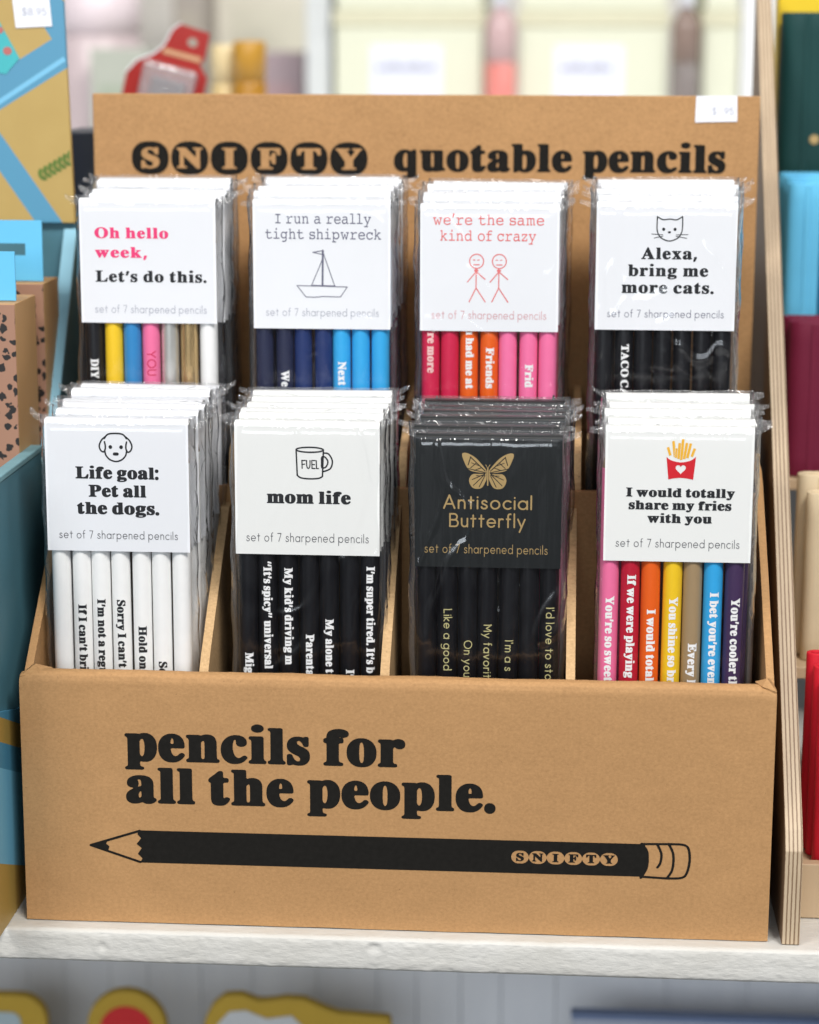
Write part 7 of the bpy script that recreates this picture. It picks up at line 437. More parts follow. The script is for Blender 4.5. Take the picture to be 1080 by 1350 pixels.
 'u': [[251,-60,-43,9,-42,17,-48,29,-36,32,-13,15,-27,38,-21,43,-16,53,-5,54,0,406,2,21,4,11,10,15,11,10,12,7,20,5,21,-2,11,-4,10,-6,11,-10,10,-15,4,-11,2,-21,0,-396,4,-42,6,-22,17,-35,21,-26,22,-19,21,-13,32,-13,32,-5,21,0,43,8,22,9,21,13,31,28,16,21,11,22,10,32,4,42,0,396,2,21,3,11,8,13,11,10,11,7,21,7,22,-1,10,-4,18,-11,10,-11,6,-10,6,-22,0,-641,-2,-21,-4,-11,-12,-18,-11,-8,-11,-6,-21,-5,-22,3,-10,4,-11,7,-11,10,-10,21,-11,3,-32,-19,-53,-19,-54,-9,-43,0]],
 'v': [[304,-62,-10,4,-16,10,-10,11,-6,11,-256,640,-4,11,-2,21,6,22,10,15,10,10,12,7,21,5,21,-2,11,-4,15,-10,10,-11,11,-21,188,-471,11,0,192,482,7,10,9,11,17,11,20,5,11,0,21,-6,11,-6,11,-10,10,-17,6,-20,0,-10,-6,-22,-256,-641,-7,-10,-9,-11,-16,-10,-21,-6]],
 'y': [[176,-434,-21,10,-15,15,-10,21,-2,11,2,21,147,353,-272,619,-5,22,0,11,5,17,9,15,13,12,10,6,22,6,21,-2,11,-4,13,-8,10,-10,12,-22,210,-479,11,-15,211,505,14,18,21,13,21,4,22,-3,21,-12,15,-20,7,-21,-1,-22,-4,-11,-424,-1015,-10,-15,-10,-10,-11,-6,-21,-6]],
 '$': [[335,-148,-7,5,-3,11,0,100,-3,11,-7,5,-80,14,-47,16,-53,27,-40,29,-20,19,-20,24,-27,43,-10,25,-11,34,-7,46,2,7,6,4,7,1,107,-1,6,-4,3,-7,9,-33,11,-27,17,-25,22,-21,32,-22,33,-15,47,-13,13,-1,7,4,2,7,1,13,-2,333,-8,10,-73,23,-65,27,-42,25,-43,35,-30,37,-14,23,-8,20,-12,47,-3,47,7,53,13,40,21,40,26,33,20,20,25,20,45,27,53,22,33,9,45,9,9,6,3,14,0,100,3,13,7,4,7,1,53,0,7,-1,6,-4,3,-6,1,-107,3,-13,7,-5,73,-14,40,-13,27,-11,26,-15,40,-28,40,-41,27,-41,9,-19,11,-33,7,-40,0,-7,-3,-7,-11,-5,-93,0,-13,3,-7,9,-10,33,-10,22,-18,25,-22,20,-33,21,-34,14,-40,9,-6,0,-7,-4,-3,-7,0,-13,0,-293,2,-20,6,-7,8,-3,74,-22,72,-28,47,-27,47,-37,35,-43,20,-40,7,-20,6,-33,2,-54,-8,-53,-13,-40,-22,-40,-27,-35,-26,-25,-17,-13,-23,-16,-34,-18,-33,-13,-27,-9,-33,-7,-53,-8,-5,-3,-4,-6,-1,-7,-1,-100,-3,-11,-6,-5,-7,-1],[415,108,7,-4,13,0,53,15,40,19,32,23,24,27,15,27,11,33,3,33,-3,27,-8,25,-14,22,-20,20,-27,20,-33,16,-46,19,-40,10,-8,-5,-2,-14,0,-293,0,-13],[300,601,15,-3,7,3,3,14,0,280,-3,12,-7,4,-13,-1,-20,-6,-34,-12,-26,-16,-27,-21,-21,-27,-13,-27,-7,-26,-2,-20,1,-20,6,-27,9,-20,15,-20,23,-20,22,-15,27,-14]],
 '8': [[289,-10,-40,6,-46,13,-47,19,-40,24,-38,31,-29,33,-21,34,-17,40,-5,20,-6,40,0,46,8,47,6,20,15,33,30,47,37,38,33,22,58,27,-1,6,-41,20,-36,27,-24,27,-17,26,-16,34,-11,40,-4,26,1,54,4,26,7,27,11,27,15,26,31,40,21,20,22,18,47,26,53,19,34,7,40,5,53,-1,40,-4,39,-10,34,-12,47,-25,32,-23,28,-28,24,-32,18,-33,14,-40,7,-53,-3,-47,-5,-27,-8,-26,-20,-40,-30,-40,-32,-27,-50,-27,-1,-6,53,-24,26,-18,30,-25,32,-40,22,-40,13,-33,10,-54,1,-40,-5,-40,-7,-26,-7,-20,-13,-27,-16,-23,-20,-25,-26,-26,-34,-24,-26,-16,-34,-14,-40,-14,-26,-6,-40,-6,-34,-2,-46,0],[289,103,54,-5,40,2,40,7,26,8,34,15,26,18,22,22,19,26,13,34,5,33,-1,40,-10,40,-12,27,-22,29,-27,25,-33,21,-28,11,-26,8,-46,6,-27,1,-27,-3,-40,-9,-40,-16,-33,-22,-26,-25,-23,-33,-7,-13,-8,-27,-4,-20,-2,-27,5,-40,6,-20,9,-20,23,-33,14,-13,20,-14,40,-20],[304,583,25,-3,47,1,33,6,34,13,26,16,27,27,15,20,13,27,8,33,2,33,-4,34,-11,33,-15,27,-21,23,-22,17,-32,16,-40,10,-33,4,-47,-3,-40,-10,-33,-16,-27,-20,-22,-28,-14,-27,-7,-20,-3,-20,-1,-40,7,-40,14,-31,20,-27,26,-24,34,-19]],
 '9': [[150,1,-4,2,-3,7,7,13,240,348,20,32,-7,6,-40,-13,-46,-7,-27,0,-53,7,-47,13,-33,14,-34,20,-33,28,-24,26,-26,40,-19,40,-12,40,-8,60,-1,40,3,37,9,43,10,33,12,27,15,26,19,27,17,20,25,24,20,16,33,22,27,13,33,12,34,8,26,3,27,3,33,0,47,-6,27,-5,26,-9,34,-14,33,-19,19,-15,15,-13,33,-34,35,-53,15,-33,11,-33,10,-54,3,-60,-5,-46,-9,-40,-12,-40,-22,-52,-44,-82,-74,-113,-205,-300,-7,-7,-10,-3],[289,490,41,-3,47,6,31,10,35,20,34,31,21,29,16,34,10,40,3,46,-4,47,-11,40,-19,40,-26,33,-33,27,-44,21,-33,7,-47,2,-33,-5,-34,-11,-33,-20,-27,-22,-15,-19,-13,-20,-19,-40,-8,-33,-3,-47,3,-46,13,-47,17,-33,27,-34,32,-25,33,-17]],
 '5': [[268,-10,-53,11,-40,14,-47,25,-20,14,-27,22,-29,34,-25,40,-14,33,-8,27,-5,33,2,10,6,6,7,1,100,-2,9,-8,10,-34,9,-20,12,-18,27,-29,26,-19,27,-14,20,-7,40,-8,47,-1,40,8,33,12,37,23,30,29,22,31,18,40,8,33,4,27,0,33,-5,40,-6,27,-14,33,-14,24,-17,23,-21,20,-22,16,-20,12,-33,13,-34,7,-20,2,-40,0,-40,-7,-26,-7,-34,-13,-26,-14,-23,-16,-11,-3,-93,10,-13,4,-4,3,-2,13,3,33,51,447,5,10,13,4,514,-1,8,-6,2,-27,-1,-67,-3,-6,-6,-4,-400,-2,-14,-2,-6,-5,-3,-7,-26,-234,-3,-40,5,-5,7,1,33,20,40,18,33,9,40,7,54,0,26,-2,47,-11,40,-15,33,-18,33,-24,34,-32,22,-28,21,-33,21,-47,10,-33,9,-47,2,-26,0,-47,-4,-40,-11,-47,-15,-40,-14,-26,-22,-34,-29,-33,-31,-27,-32,-22,-34,-18,-40,-15,-33,-8,-47,-6,-46,0]],
 '.': [[70,-6,-14,4,-17,10,-15,13,-10,14,-7,13,-6,20,-1,20,2,13,7,20,7,13,14,15,16,12,17,8,13,3,20,1,20,-3,14,-5,17,-10,14,-14,9,-13,9,-20,2,-13,1,-20,-4,-20,-5,-14,-10,-15,-13,-14,-14,-9,-13,-6,-20,-5,-20,0]],
}
DRAWINGS = {
 'dog': [[-121,515,-55,-6,-38,-7,-30,-8,-29,-11,-26,-15,-29,-25,-34,-38,-89,-70,-26,-23,-17,-18,-21,-25,-29,-47,-26,-50,-12,-30,-9,-25,-8,-30,-5,-26,-1,-25,2,-25,3,-22,8,-29,16,-43,19,-34,13,-16,13,-13,16,-14,17,-11,17,-8,17,-6,17,-3,17,0,21,6,4,0,11,-53,10,-30,11,-25,15,-26,31,-42,22,-25,40,-38,22,-18,29,-19,21,-12,26,-12,29,-11,51,-15,34,-7,25,-3,26,-1,30,1,29,4,30,6,25,6,30,10,25,10,26,12,25,15,21,14,22,16,25,23,38,40,19,25,28,43,12,27,9,28,13,57,4,0,21,-6,17,0,19,4,19,7,26,14,17,13,16,17,13,16,12,22,16,34,9,25,5,21,4,26,2,25,-2,30,-4,21,-8,30,-19,50,-28,55,-29,47,-21,25,-21,22,-43,37,-68,52,-34,38,-29,25,-26,15,-29,11,-34,9,-30,5,-38,5,-72,5,-68,1,-72,-1],[-119,460,53,3,64,1,106,-3,63,-7,30,-5,30,-7,25,-10,21,-13,16,-14,16,-17,16,-21,37,-57,13,-16,8,-6,13,-2,8,2,13,7,25,-22,18,-18,12,-16,14,-21,27,-46,22,-51,8,-21,7,-26,3,-17,1,-21,-1,-17,-4,-21,-11,-38,-16,-34,-7,-13,-9,-11,-21,-18,-13,-8,-17,-7,-12,-3,-5,2,-8,8,-11,16,2,17,-4,12,-4,6,-10,7,-6,26,-2,29,0,51,3,34,6,38,17,77,0,12,-4,9,-3,4,-6,4,-8,4,-13,0,-8,-4,-5,-4,-3,-4,-4,-9,-13,-59,-8,-42,-5,-39,-2,-55,4,-55,7,-34,12,-34,-12,-80,-6,-25,-8,-26,-8,-17,-12,-21,-28,-38,-36,-38,-21,-20,-38,-27,-41,-21,-48,-18,-30,-8,-47,-7,-21,-1,-25,1,-26,3,-25,5,-47,14,-25,10,-43,22,-21,14,-19,16,-19,16,-21,22,-28,34,-15,21,-12,21,-8,17,-8,26,-11,50,-7,55,12,34,7,34,3,38,0,55,-3,34,-3,26,-21,97,-4,9,-8,8,-13,4,-12,-2,-9,-5,-4,-5,-4,-13,0,-8,17,-77,6,-38,3,-34,1,-34,-3,-46,-6,-26,-11,-8,-5,-9,-2,-8,2,-17,-11,-16,-8,-8,-4,-1,-13,2,-17,7,-12,7,-20,17,-11,13,-16,30,-13,34,-5,21,-4,21,-1,17,1,21,4,21,14,43,12,29,24,47,24,38,17,21,16,17,25,22,13,-7,8,-2,13,2,8,6,13,16,37,57,16,21,16,17,20,17,21,12,21,8,26,6,34,6],[-201,79,-13,-5,-8,-5,-10,-8,-9,-12,-6,-13,-3,-13,0,-17,2,-12,4,-13,5,-9,8,-9,13,-10,8,-4,13,-3,13,-1,12,2,13,4,9,5,9,8,10,13,5,12,3,13,0,17,-2,13,-4,12,-5,9,-8,9,-13,10,-8,4,-13,4,-13,0],[180,79,-13,-5,-8,-5,-9,-8,-10,-12,-6,-13,-2,-13,-1,-17,2,-12,5,-13,5,-9,7,-9,13,-10,9,-4,12,-3,13,-1,13,2,12,4,9,5,9,8,10,13,6,12,2,13,0,17,-1,13,-5,12,-5,9,-8,9,-12,10,-9,4,-12,4,-13,0],[-66,-176,-12,-5,-15,-12,-8,-13,-5,-16,1,-17,6,-17,11,-13,14,-10,8,-3,13,-2,110,0,13,4,13,6,10,9,8,13,3,8,2,13,-1,13,-2,8,-4,9,-8,10,-8,7,-9,5,-8,3,-13,2,-106,0]],
 'cat': [[512,523,-31,-19,-81,-55,-42,-25,-43,-21,-42,-14,-38,-3,-43,3,-142,26,-50,3,-50,-3,-142,-25,-43,-4,-38,3,-42,12,-47,22,-42,24,-104,64,-7,3,-8,0,-8,-3,-4,-2,-5,-7,-3,-12,-9,-200,-1,-61,0,-54,4,-162,5,-53,8,-54,14,-50,15,-43,14,-34,-238,14,-8,-3,-4,-3,-2,-8,3,-9,4,-3,7,-3,252,-16,2,-1,14,-26,31,-46,-3,-2,-203,-44,-7,-4,-3,-4,-1,-8,4,-7,7,-5,7,0,219,48,4,-1,8,-9,39,-33,49,-32,58,-31,58,-25,65,-22,66,-14,65,-6,65,6,66,14,65,22,58,25,58,31,50,33,38,32,12,13,3,1,293,-52,7,0,4,2,6,7,1,7,-4,8,-7,4,-278,50,1,4,25,38,11,19,3,3,292,12,5,1,6,4,4,7,-2,8,-2,4,-6,4,-5,1,-273,-11,-4,0,-1,2,14,35,17,46,14,54,8,50,5,53,2,54,2,166,-3,123,-7,146,-4,11,-8,8,-8,3],[496,456,1,-4,7,-158,1,-65,0,-54,-5,-162,-4,-50,-7,-46,-12,-46,-16,-42,-18,-42,-8,-16,-158,-7,-8,-3,-3,-5,-1,-4,1,-8,3,-5,8,-3,140,4,-1,-3,-18,-27,-17,-20,-4,0,-96,17,-8,-1,-5,-4,-2,-4,-1,-8,3,-7,5,-4,81,-16,-19,-16,-50,-33,-50,-27,-58,-25,-62,-20,-57,-13,-58,-5,-58,5,-57,13,-62,20,-61,27,-50,27,-43,28,-19,16,6,3,71,16,5,4,3,7,-1,8,-2,4,-5,4,-8,1,-96,-21,-19,22,-22,32,-1,5,142,-9,4,1,5,3,2,4,1,8,-3,8,-5,3,-4,1,-159,11,-2,2,-5,10,-18,42,-16,42,-12,46,-7,46,-5,54,-2,50,-2,162,3,119,5,96,1,4,67,-42,48,-28,50,-22,50,-15,46,-3,47,4,142,25,46,3,46,-3,139,-26,50,-4,50,5,50,16,50,25,46,29],[-265,41,-12,-4,-11,-7,-10,-9,-6,-9,-5,-10,-3,-12,0,-19,1,-11,3,-12,6,-11,6,-8,11,-10,12,-6,11,-3,12,-1,12,1,12,3,13,8,9,8,8,11,5,12,3,11,0,20,-1,11,-4,12,-6,11,-7,8,-9,8,-12,6,-11,3,-16,1],[204,41,-12,-5,-11,-7,-8,-8,-7,-11,-5,-12,-2,-11,0,-20,2,-11,4,-12,7,-11,7,-8,9,-7,12,-6,12,-3,11,0,12,1,11,4,12,6,9,9,9,11,5,12,2,11,1,20,-2,11,-4,12,-6,11,-7,8,-11,9,-12,6,-11,3,-16,0],[-54,-109,-11,-8,-7,-8,-3,-8,-2,-11,2,-12,3,-7,7,-9,11,-7,8,-3,8,-1,65,1,8,3,7,4,8,8,4,7,3,8,1,8,-1,7,-3,8,-7,12,-12,8,-8,2,-8,1,-57,0,-8,-1]],
 'mug': [[-77,506,-89,-4,-68,-7,-61,-9,-53,-11,-40,-12,-30,-14,-6,-4,-13,-13,-6,-9,-3,-12,0,-6,31,-788,1,-9,5,-8,40,-40,13,-11,18,-12,21,-11,25,-9,30,-8,59,-10,40,-5,74,-7,74,-2,40,0,77,3,80,6,70,9,31,6,22,5,24,9,21,11,16,10,40,30,3,3,4,6,2,9,5,123,94,29,37,13,37,16,33,19,22,19,6,6,19,25,18,30,13,31,12,37,7,31,4,34,2,33,-1,34,-6,31,-11,37,-13,31,-15,27,-20,33,-18,26,-18,23,-24,23,-23,15,-27,11,-25,5,-25,2,-52,1,-2,3,2,58,-1,16,-8,18,-3,4,-6,6,-22,13,-37,14,-46,12,-55,10,-65,7,-71,6,-74,3,-76,1],[-78,460,60,1,73,0,74,-3,71,-6,62,-7,52,-9,43,-11,28,-11,10,-6,-10,-7,-28,-10,-43,-11,-52,-9,-62,-8,-71,-5,-74,-3,-73,-1,-74,2,-71,4,-68,6,-58,9,-46,10,-37,11,-22,10,-2,2,2,1,22,11,34,10,52,11,55,8,65,6],[-398,355,1,1,9,-4,40,-12,53,-11,58,-8,71,-7,71,-4,77,-2,76,0,71,3,74,6,65,8,55,9,46,12,28,10,1,-1,-5,-132,-21,-11,-11,-10,-4,-6,-8,-19,-4,-15,-1,-22,-1,-25,3,-83,-4,-98,0,-25,2,-21,4,-22,9,-16,6,-7,15,-11,-3,-86,-4,-6,-2,-9,1,-6,4,-10,-5,-110,-27,-22,-16,-10,-15,-7,-16,-6,-24,-7,-59,-9,-74,-8,-80,-4,-70,-1,-40,1,-74,5,-68,7,-58,10,-28,7,-17,7,-14,7,-17,11,-21,19,-20,21,-1,3],[443,291,52,-1,22,-2,18,-4,22,-9,13,-9,15,-14,18,-22,18,-25,16,-27,15,-29,11,-27,9,-28,5,-28,1,-28,-1,-27,-5,-31,-7,-31,-9,-27,-13,-31,-14,-25,-14,-18,-22,-19,-27,-15,-31,-14,-37,-13,-73,-22,-3,3,3,59,3,1,12,2,20,5,23,10,15,9,16,12,15,17,15,23,10,19,11,24,9,25,6,24,4,28,0,25,-4,21,-7,22,-12,24,-12,19,-14,20,-15,18,-13,14,-18,15,-15,9,-16,7,-15,4,-3,2],[438,174,2,3,3,-1,12,-5,10,-6,9,-8,12,-13,22,-29,13,-21,9,-19,5,-15,3,-15,0,-16,-3,-21,-5,-19,-7,-21,-11,-25,-9,-15,-10,-16,-11,-12,-8,-7,-12,-7,-16,-7,-18,-4,-1,0,-1,3],[-249,94,-6,-2,-3,-3,-4,-4,-1,-7,3,-113,-3,-7,0,-6,4,-12,4,-114,3,-6,3,-3,6,-3,6,0,6,1,3,2,5,6,2,6,-3,108,2,2,65,6,6,3,3,3,3,4,1,7,-1,6,-4,6,-5,3,-6,2,-65,-6,0,1,-3,78,3,1,90,7,6,2,4,4,3,6,1,6,-2,7,-3,4,-3,3,-6,2,-96,-6,-9,5],[-102,94,-6,-2,-3,-2,-4,-5,-3,-7,2,-120,4,-49,3,-21,4,-16,6,-15,7,-12,7,-10,6,-6,11,-9,10,-4,12,-3,9,2,9,3,6,4,7,5,9,10,6,8,8,15,4,12,5,16,3,21,3,49,2,117,-1,7,-2,5,-4,3,-3,2,-6,2,-6,0,-6,-3,-3,-4,-3,-5,-2,-120,-3,-47,-3,-18,-4,-15,-4,-10,-5,-9,-7,-9,-6,-5,-3,-1,-3,1,-6,5,-7,9,-6,9,-3,10,-5,15,-2,18,-3,47,-2,116,-2,7,-4,5,-6,4],[58,94,-6,-2,-3,-3,-3,-4,-2,-7,4,-113,-3,-7,-1,-6,5,-12,3,-111,2,-6,5,-6,9,-3,92,-1,9,2,6,5,4,9,-2,9,-5,6,-3,2,-6,2,-74,0,-3,2,-3,84,3,3,65,0,6,3,3,3,3,6,0,6,-1,7,-2,3,-3,3,-6,3,-68,1,-1,2,-3,83,1,2,3,1,83,0,6,3,5,6,2,6,0,3,-2,7,-5,6,-9,3],[197,94,-6,-2,-3,-3,-4,-4,-1,-7,8,-252,3,-6,3,-3,3,-2,6,-1,68,0,6,3,3,3,3,6,0,9,-3,6,-3,4,-9,3,-43,0,-3,2,-8,228,-1,7,-6,6,-7,3]],
 'boat': [[18,515,-5,-1,-5,-2,-5,-4,-4,-7,-2,0,-200,-35,-5,-3,-2,-3,-1,-4,2,-5,2,-3,4,-1,197,-42,2,-1,-1,-84,-10,-33,-17,-50,-26,-67,-66,-152,-112,-253,-2,-3,0,-5,-4,-5,-2,-6,-2,0,-304,5,-6,-1,-3,-3,-1,-2,-1,-5,2,-4,197,-243,4,-3,5,-1,183,-4,190,19,380,-8,5,2,3,3,152,218,1,5,-1,3,-3,3,-4,2,-257,4,-3,1,0,1,-1,5,-3,5,-3,2,-4,2,-3,3,-235,672,-2,5,-3,2,1,60,-1,7,-4,7,-5,4,-5,2],[-15,479,11,2,2,-2,-1,-54,-1,-1,-147,32],[39,382,0,1,219,-626,1,-2,-1,-2,-229,4,-1,2,10,621],[-6,254,0,0,0,0,-7,-495,-2,-2,-200,3,-2,2,1,2,108,245,50,113,32,77,18,49,1,1],[-530,-269,1,1,1058,-19,2,0,1,-1,-136,-195,-3,-2,-373,8,-192,-19,-176,4,-3,1]],
 'figures': [[-245,507,-28,-3,-28,-9,-25,-14,-23,-18,-19,-22,-14,-24,-10,-26,-5,-28,0,-28,5,-29,10,-26,15,-26,18,-20,22,-18,27,-14,25,-8,16,-3,1,-1,0,-7,-1,-1,-12,-1,-4,-1,-5,-3,-4,-3,-4,-5,-2,-5,-1,-5,0,-9,1,-5,3,-5,4,-4,5,-4,5,-2,8,-1,-1,-3,-170,-202,-3,-4,0,-2,0,-5,3,-4,4,-3,3,-1,5,1,4,3,161,191,1,-2,0,-303,-142,-289,-1,-2,0,-5,0,-3,3,-4,4,-3,3,0,4,0,5,3,2,2,135,275,186,-275,4,-4,2,-1,5,0,5,1,3,4,2,5,0,5,-2,2,-195,289,0,2,0,308,2,1,168,-141,5,-2,5,-1,2,1,4,2,3,5,0,2,0,5,-3,5,-175,147,8,2,3,2,4,3,4,4,2,5,2,5,0,7,-1,5,-1,4,-3,5,-3,4,-5,3,-7,3,-12,1,-2,1,0,5,2,2,17,1,26,6,26,11,24,15,22,22,17,23,11,24,7,26,3,31,-2,28,-7,26,-13,26,-17,24,-21,21,-24,15,-26,11,-26,6],[236,507,-28,-3,-29,-10,-24,-13,-23,-18,-19,-22,-14,-24,-10,-26,-5,-28,0,-28,5,-29,10,-26,15,-26,18,-20,24,-19,26,-13,26,-9,14,-2,1,-1,0,-7,-1,-1,-12,-1,-5,-1,-4,-3,-4,-3,-4,-5,-2,-5,-1,-5,0,-9,1,-5,3,-5,4,-4,5,-4,5,-2,8,-1,-1,-3,-171,-202,-2,-6,0,-5,3,-5,4,-2,2,-1,5,1,5,2,161,191,1,-1,0,-3,0,-300,-142,-289,-1,-4,0,-3,1,-5,2,-2,4,-3,2,0,5,0,2,1,5,4,135,274,2,-2,184,-272,2,-2,4,-3,2,0,5,0,5,3,3,4,0,5,-1,5,-196,289,0,2,0,306,0,2,2,2,170,-143,5,-2,5,1,4,2,3,5,1,2,-1,5,-3,5,-175,147,7,2,5,2,7,7,2,5,2,5,0,9,-1,5,-2,5,-4,5,-4,3,-5,3,-4,1,-12,1,-2,1,0,5,2,2,16,1,26,6,27,11,26,17,20,20,17,23,11,24,7,26,4,31,-3,28,-7,26,-13,26,-17,24,-19,19,-25,16,-28,12,-26,6],[-252,484,7,1,24,-1,24,-6,23,-10,20,-13,17,-16,16,-21,10,-22,7,-24,2,-23,-3,-26,-6,-22,-10,-21,-15,-21,-17,-17,-21,-13,-23,-10,-24,-6,-24,-1,-26,4,-21,7,-21,11,-19,15,-17,19,-13,22,-8,23,-4,24,0,24,4,23,9,24,13,21,16,19,19,15,21,11,24,7],[229,484,7,1,24,-1,23,-6,24,-10,20,-13,18,-17,14,-19,11,-23,7,-24,2,-23,-3,-26,-7,-24,-10,-21,-12,-17,-19,-19,-21,-14,-24,-9,-23,-6,-24,-1,-26,4,-21,7,-19,10,-21,16,-17,19,-12,22,-9,23,-4,24,0,24,4,23,9,24,13,21,15,18,20,15,22,12,22,7],[-311,384,-2,0,-4,-2,-3,-5,0,-5,1,-2,2,-2,4,-2,42,0,5,3,2,3,0,5,0,2,-2,3,-5,2],[-221,384,-5,-2,-2,-3,-1,-4,1,-5,2,-2,5,-2,40,0,5,2,3,4,0,5,0,2,-3,3,-4,2],[170,384,-3,0,-3,-2,-3,-5,0,-5,1,-2,3,-2,2,-2,5,0,38,0,5,2,2,4,1,5,-1,2,-2,3,-5,2],[260,384,-5,-2,-2,-3,-1,-4,1,-3,2,-4,5,-2,40,0,5,2,3,4,0,5,0,2,-2,3,-4,2,-4,0],[-299,287,-4,-2,-2,-3,-1,-2,-1,-5,2,-4,2,-3,4,-2,2,-1,116,0,5,2,2,2,3,4,0,2,0,5,-3,4,-2,2,-5,2,-113,0],[184,288,-2,-1,-4,-2,-2,-3,-2,-4,1,-5,2,-4,2,-2,5,-2,116,0,5,2,2,1,2,4,2,3,-1,5,-3,5,-2,1,-5,2]],
 'frybox': [[359,69,-47,-42,-20,-16,-17,-12,-20,-12,-24,-11,-23,-8,-25,-8,-31,-8,-30,-7,-30,-6,-30,-5,-33,-3,-28,-1,-30,1,-33,4,-30,4,-30,6,-33,8,-28,7,-48,16,-24,10,-18,11,-17,11,-16,13,-35,31,-7,5,0,-2,57,-542,1,-1,84,18,61,11,37,4,37,4,35,2,37,1,35,-1,35,-2,74,-8,65,-11,96,-18,2,1,52,553],[-71,-141,5,1,21,-1,18,-9,15,-14,8,-14,3,-9,2,0,3,9,8,14,15,14,18,9,24,1,21,-7,17,-15,2,-2,10,-19,3,-25,-7,-23,-14,-21,-22,-24,-43,-39,-16,-16,-13,-17,-6,-13,-2,0,-6,13,-13,17,-16,16,-43,39,-20,21,-16,25,-7,22,3,25,10,19,2,2,17,15]],
 'fries': [[10,496,0,-1,-1,-2,-29,-502,3,-1,55,-3,2,1,-5,12,-1,7,-1,7,19,128,20,349,-1,1,-2,1],[-171,444,-49,-6,-2,0,-1,-1,46,-381,1,-1,17,1,2,2,10,223,1,7,3,10,-18,146,-1,1],[103,406,-1,-1,-57,-386,0,-3,61,-9,1,2,2,17,0,9,1,7,8,42,47,311,-1,1,-2,1],[-71,397,-1,-2,-17,-381,2,-1,56,-3,2,2,0,2,13,237,7,142,-1,1],[197,396,-1,-1,-75,-353,1,-1,58,-12,2,1,1,2,74,349,-2,3],[-297,298,-51,-17,-1,-2,62,-193,2,-2,58,18,0,3,-63,194,-2,1],[297,278,-1,-1,-69,-196,2,-2,56,-19,1,0,69,196,-3,2],[-136,268,-11,-231,2,-1,44,-2,1,1,1,2,10,228,-3,2,-42,2]],
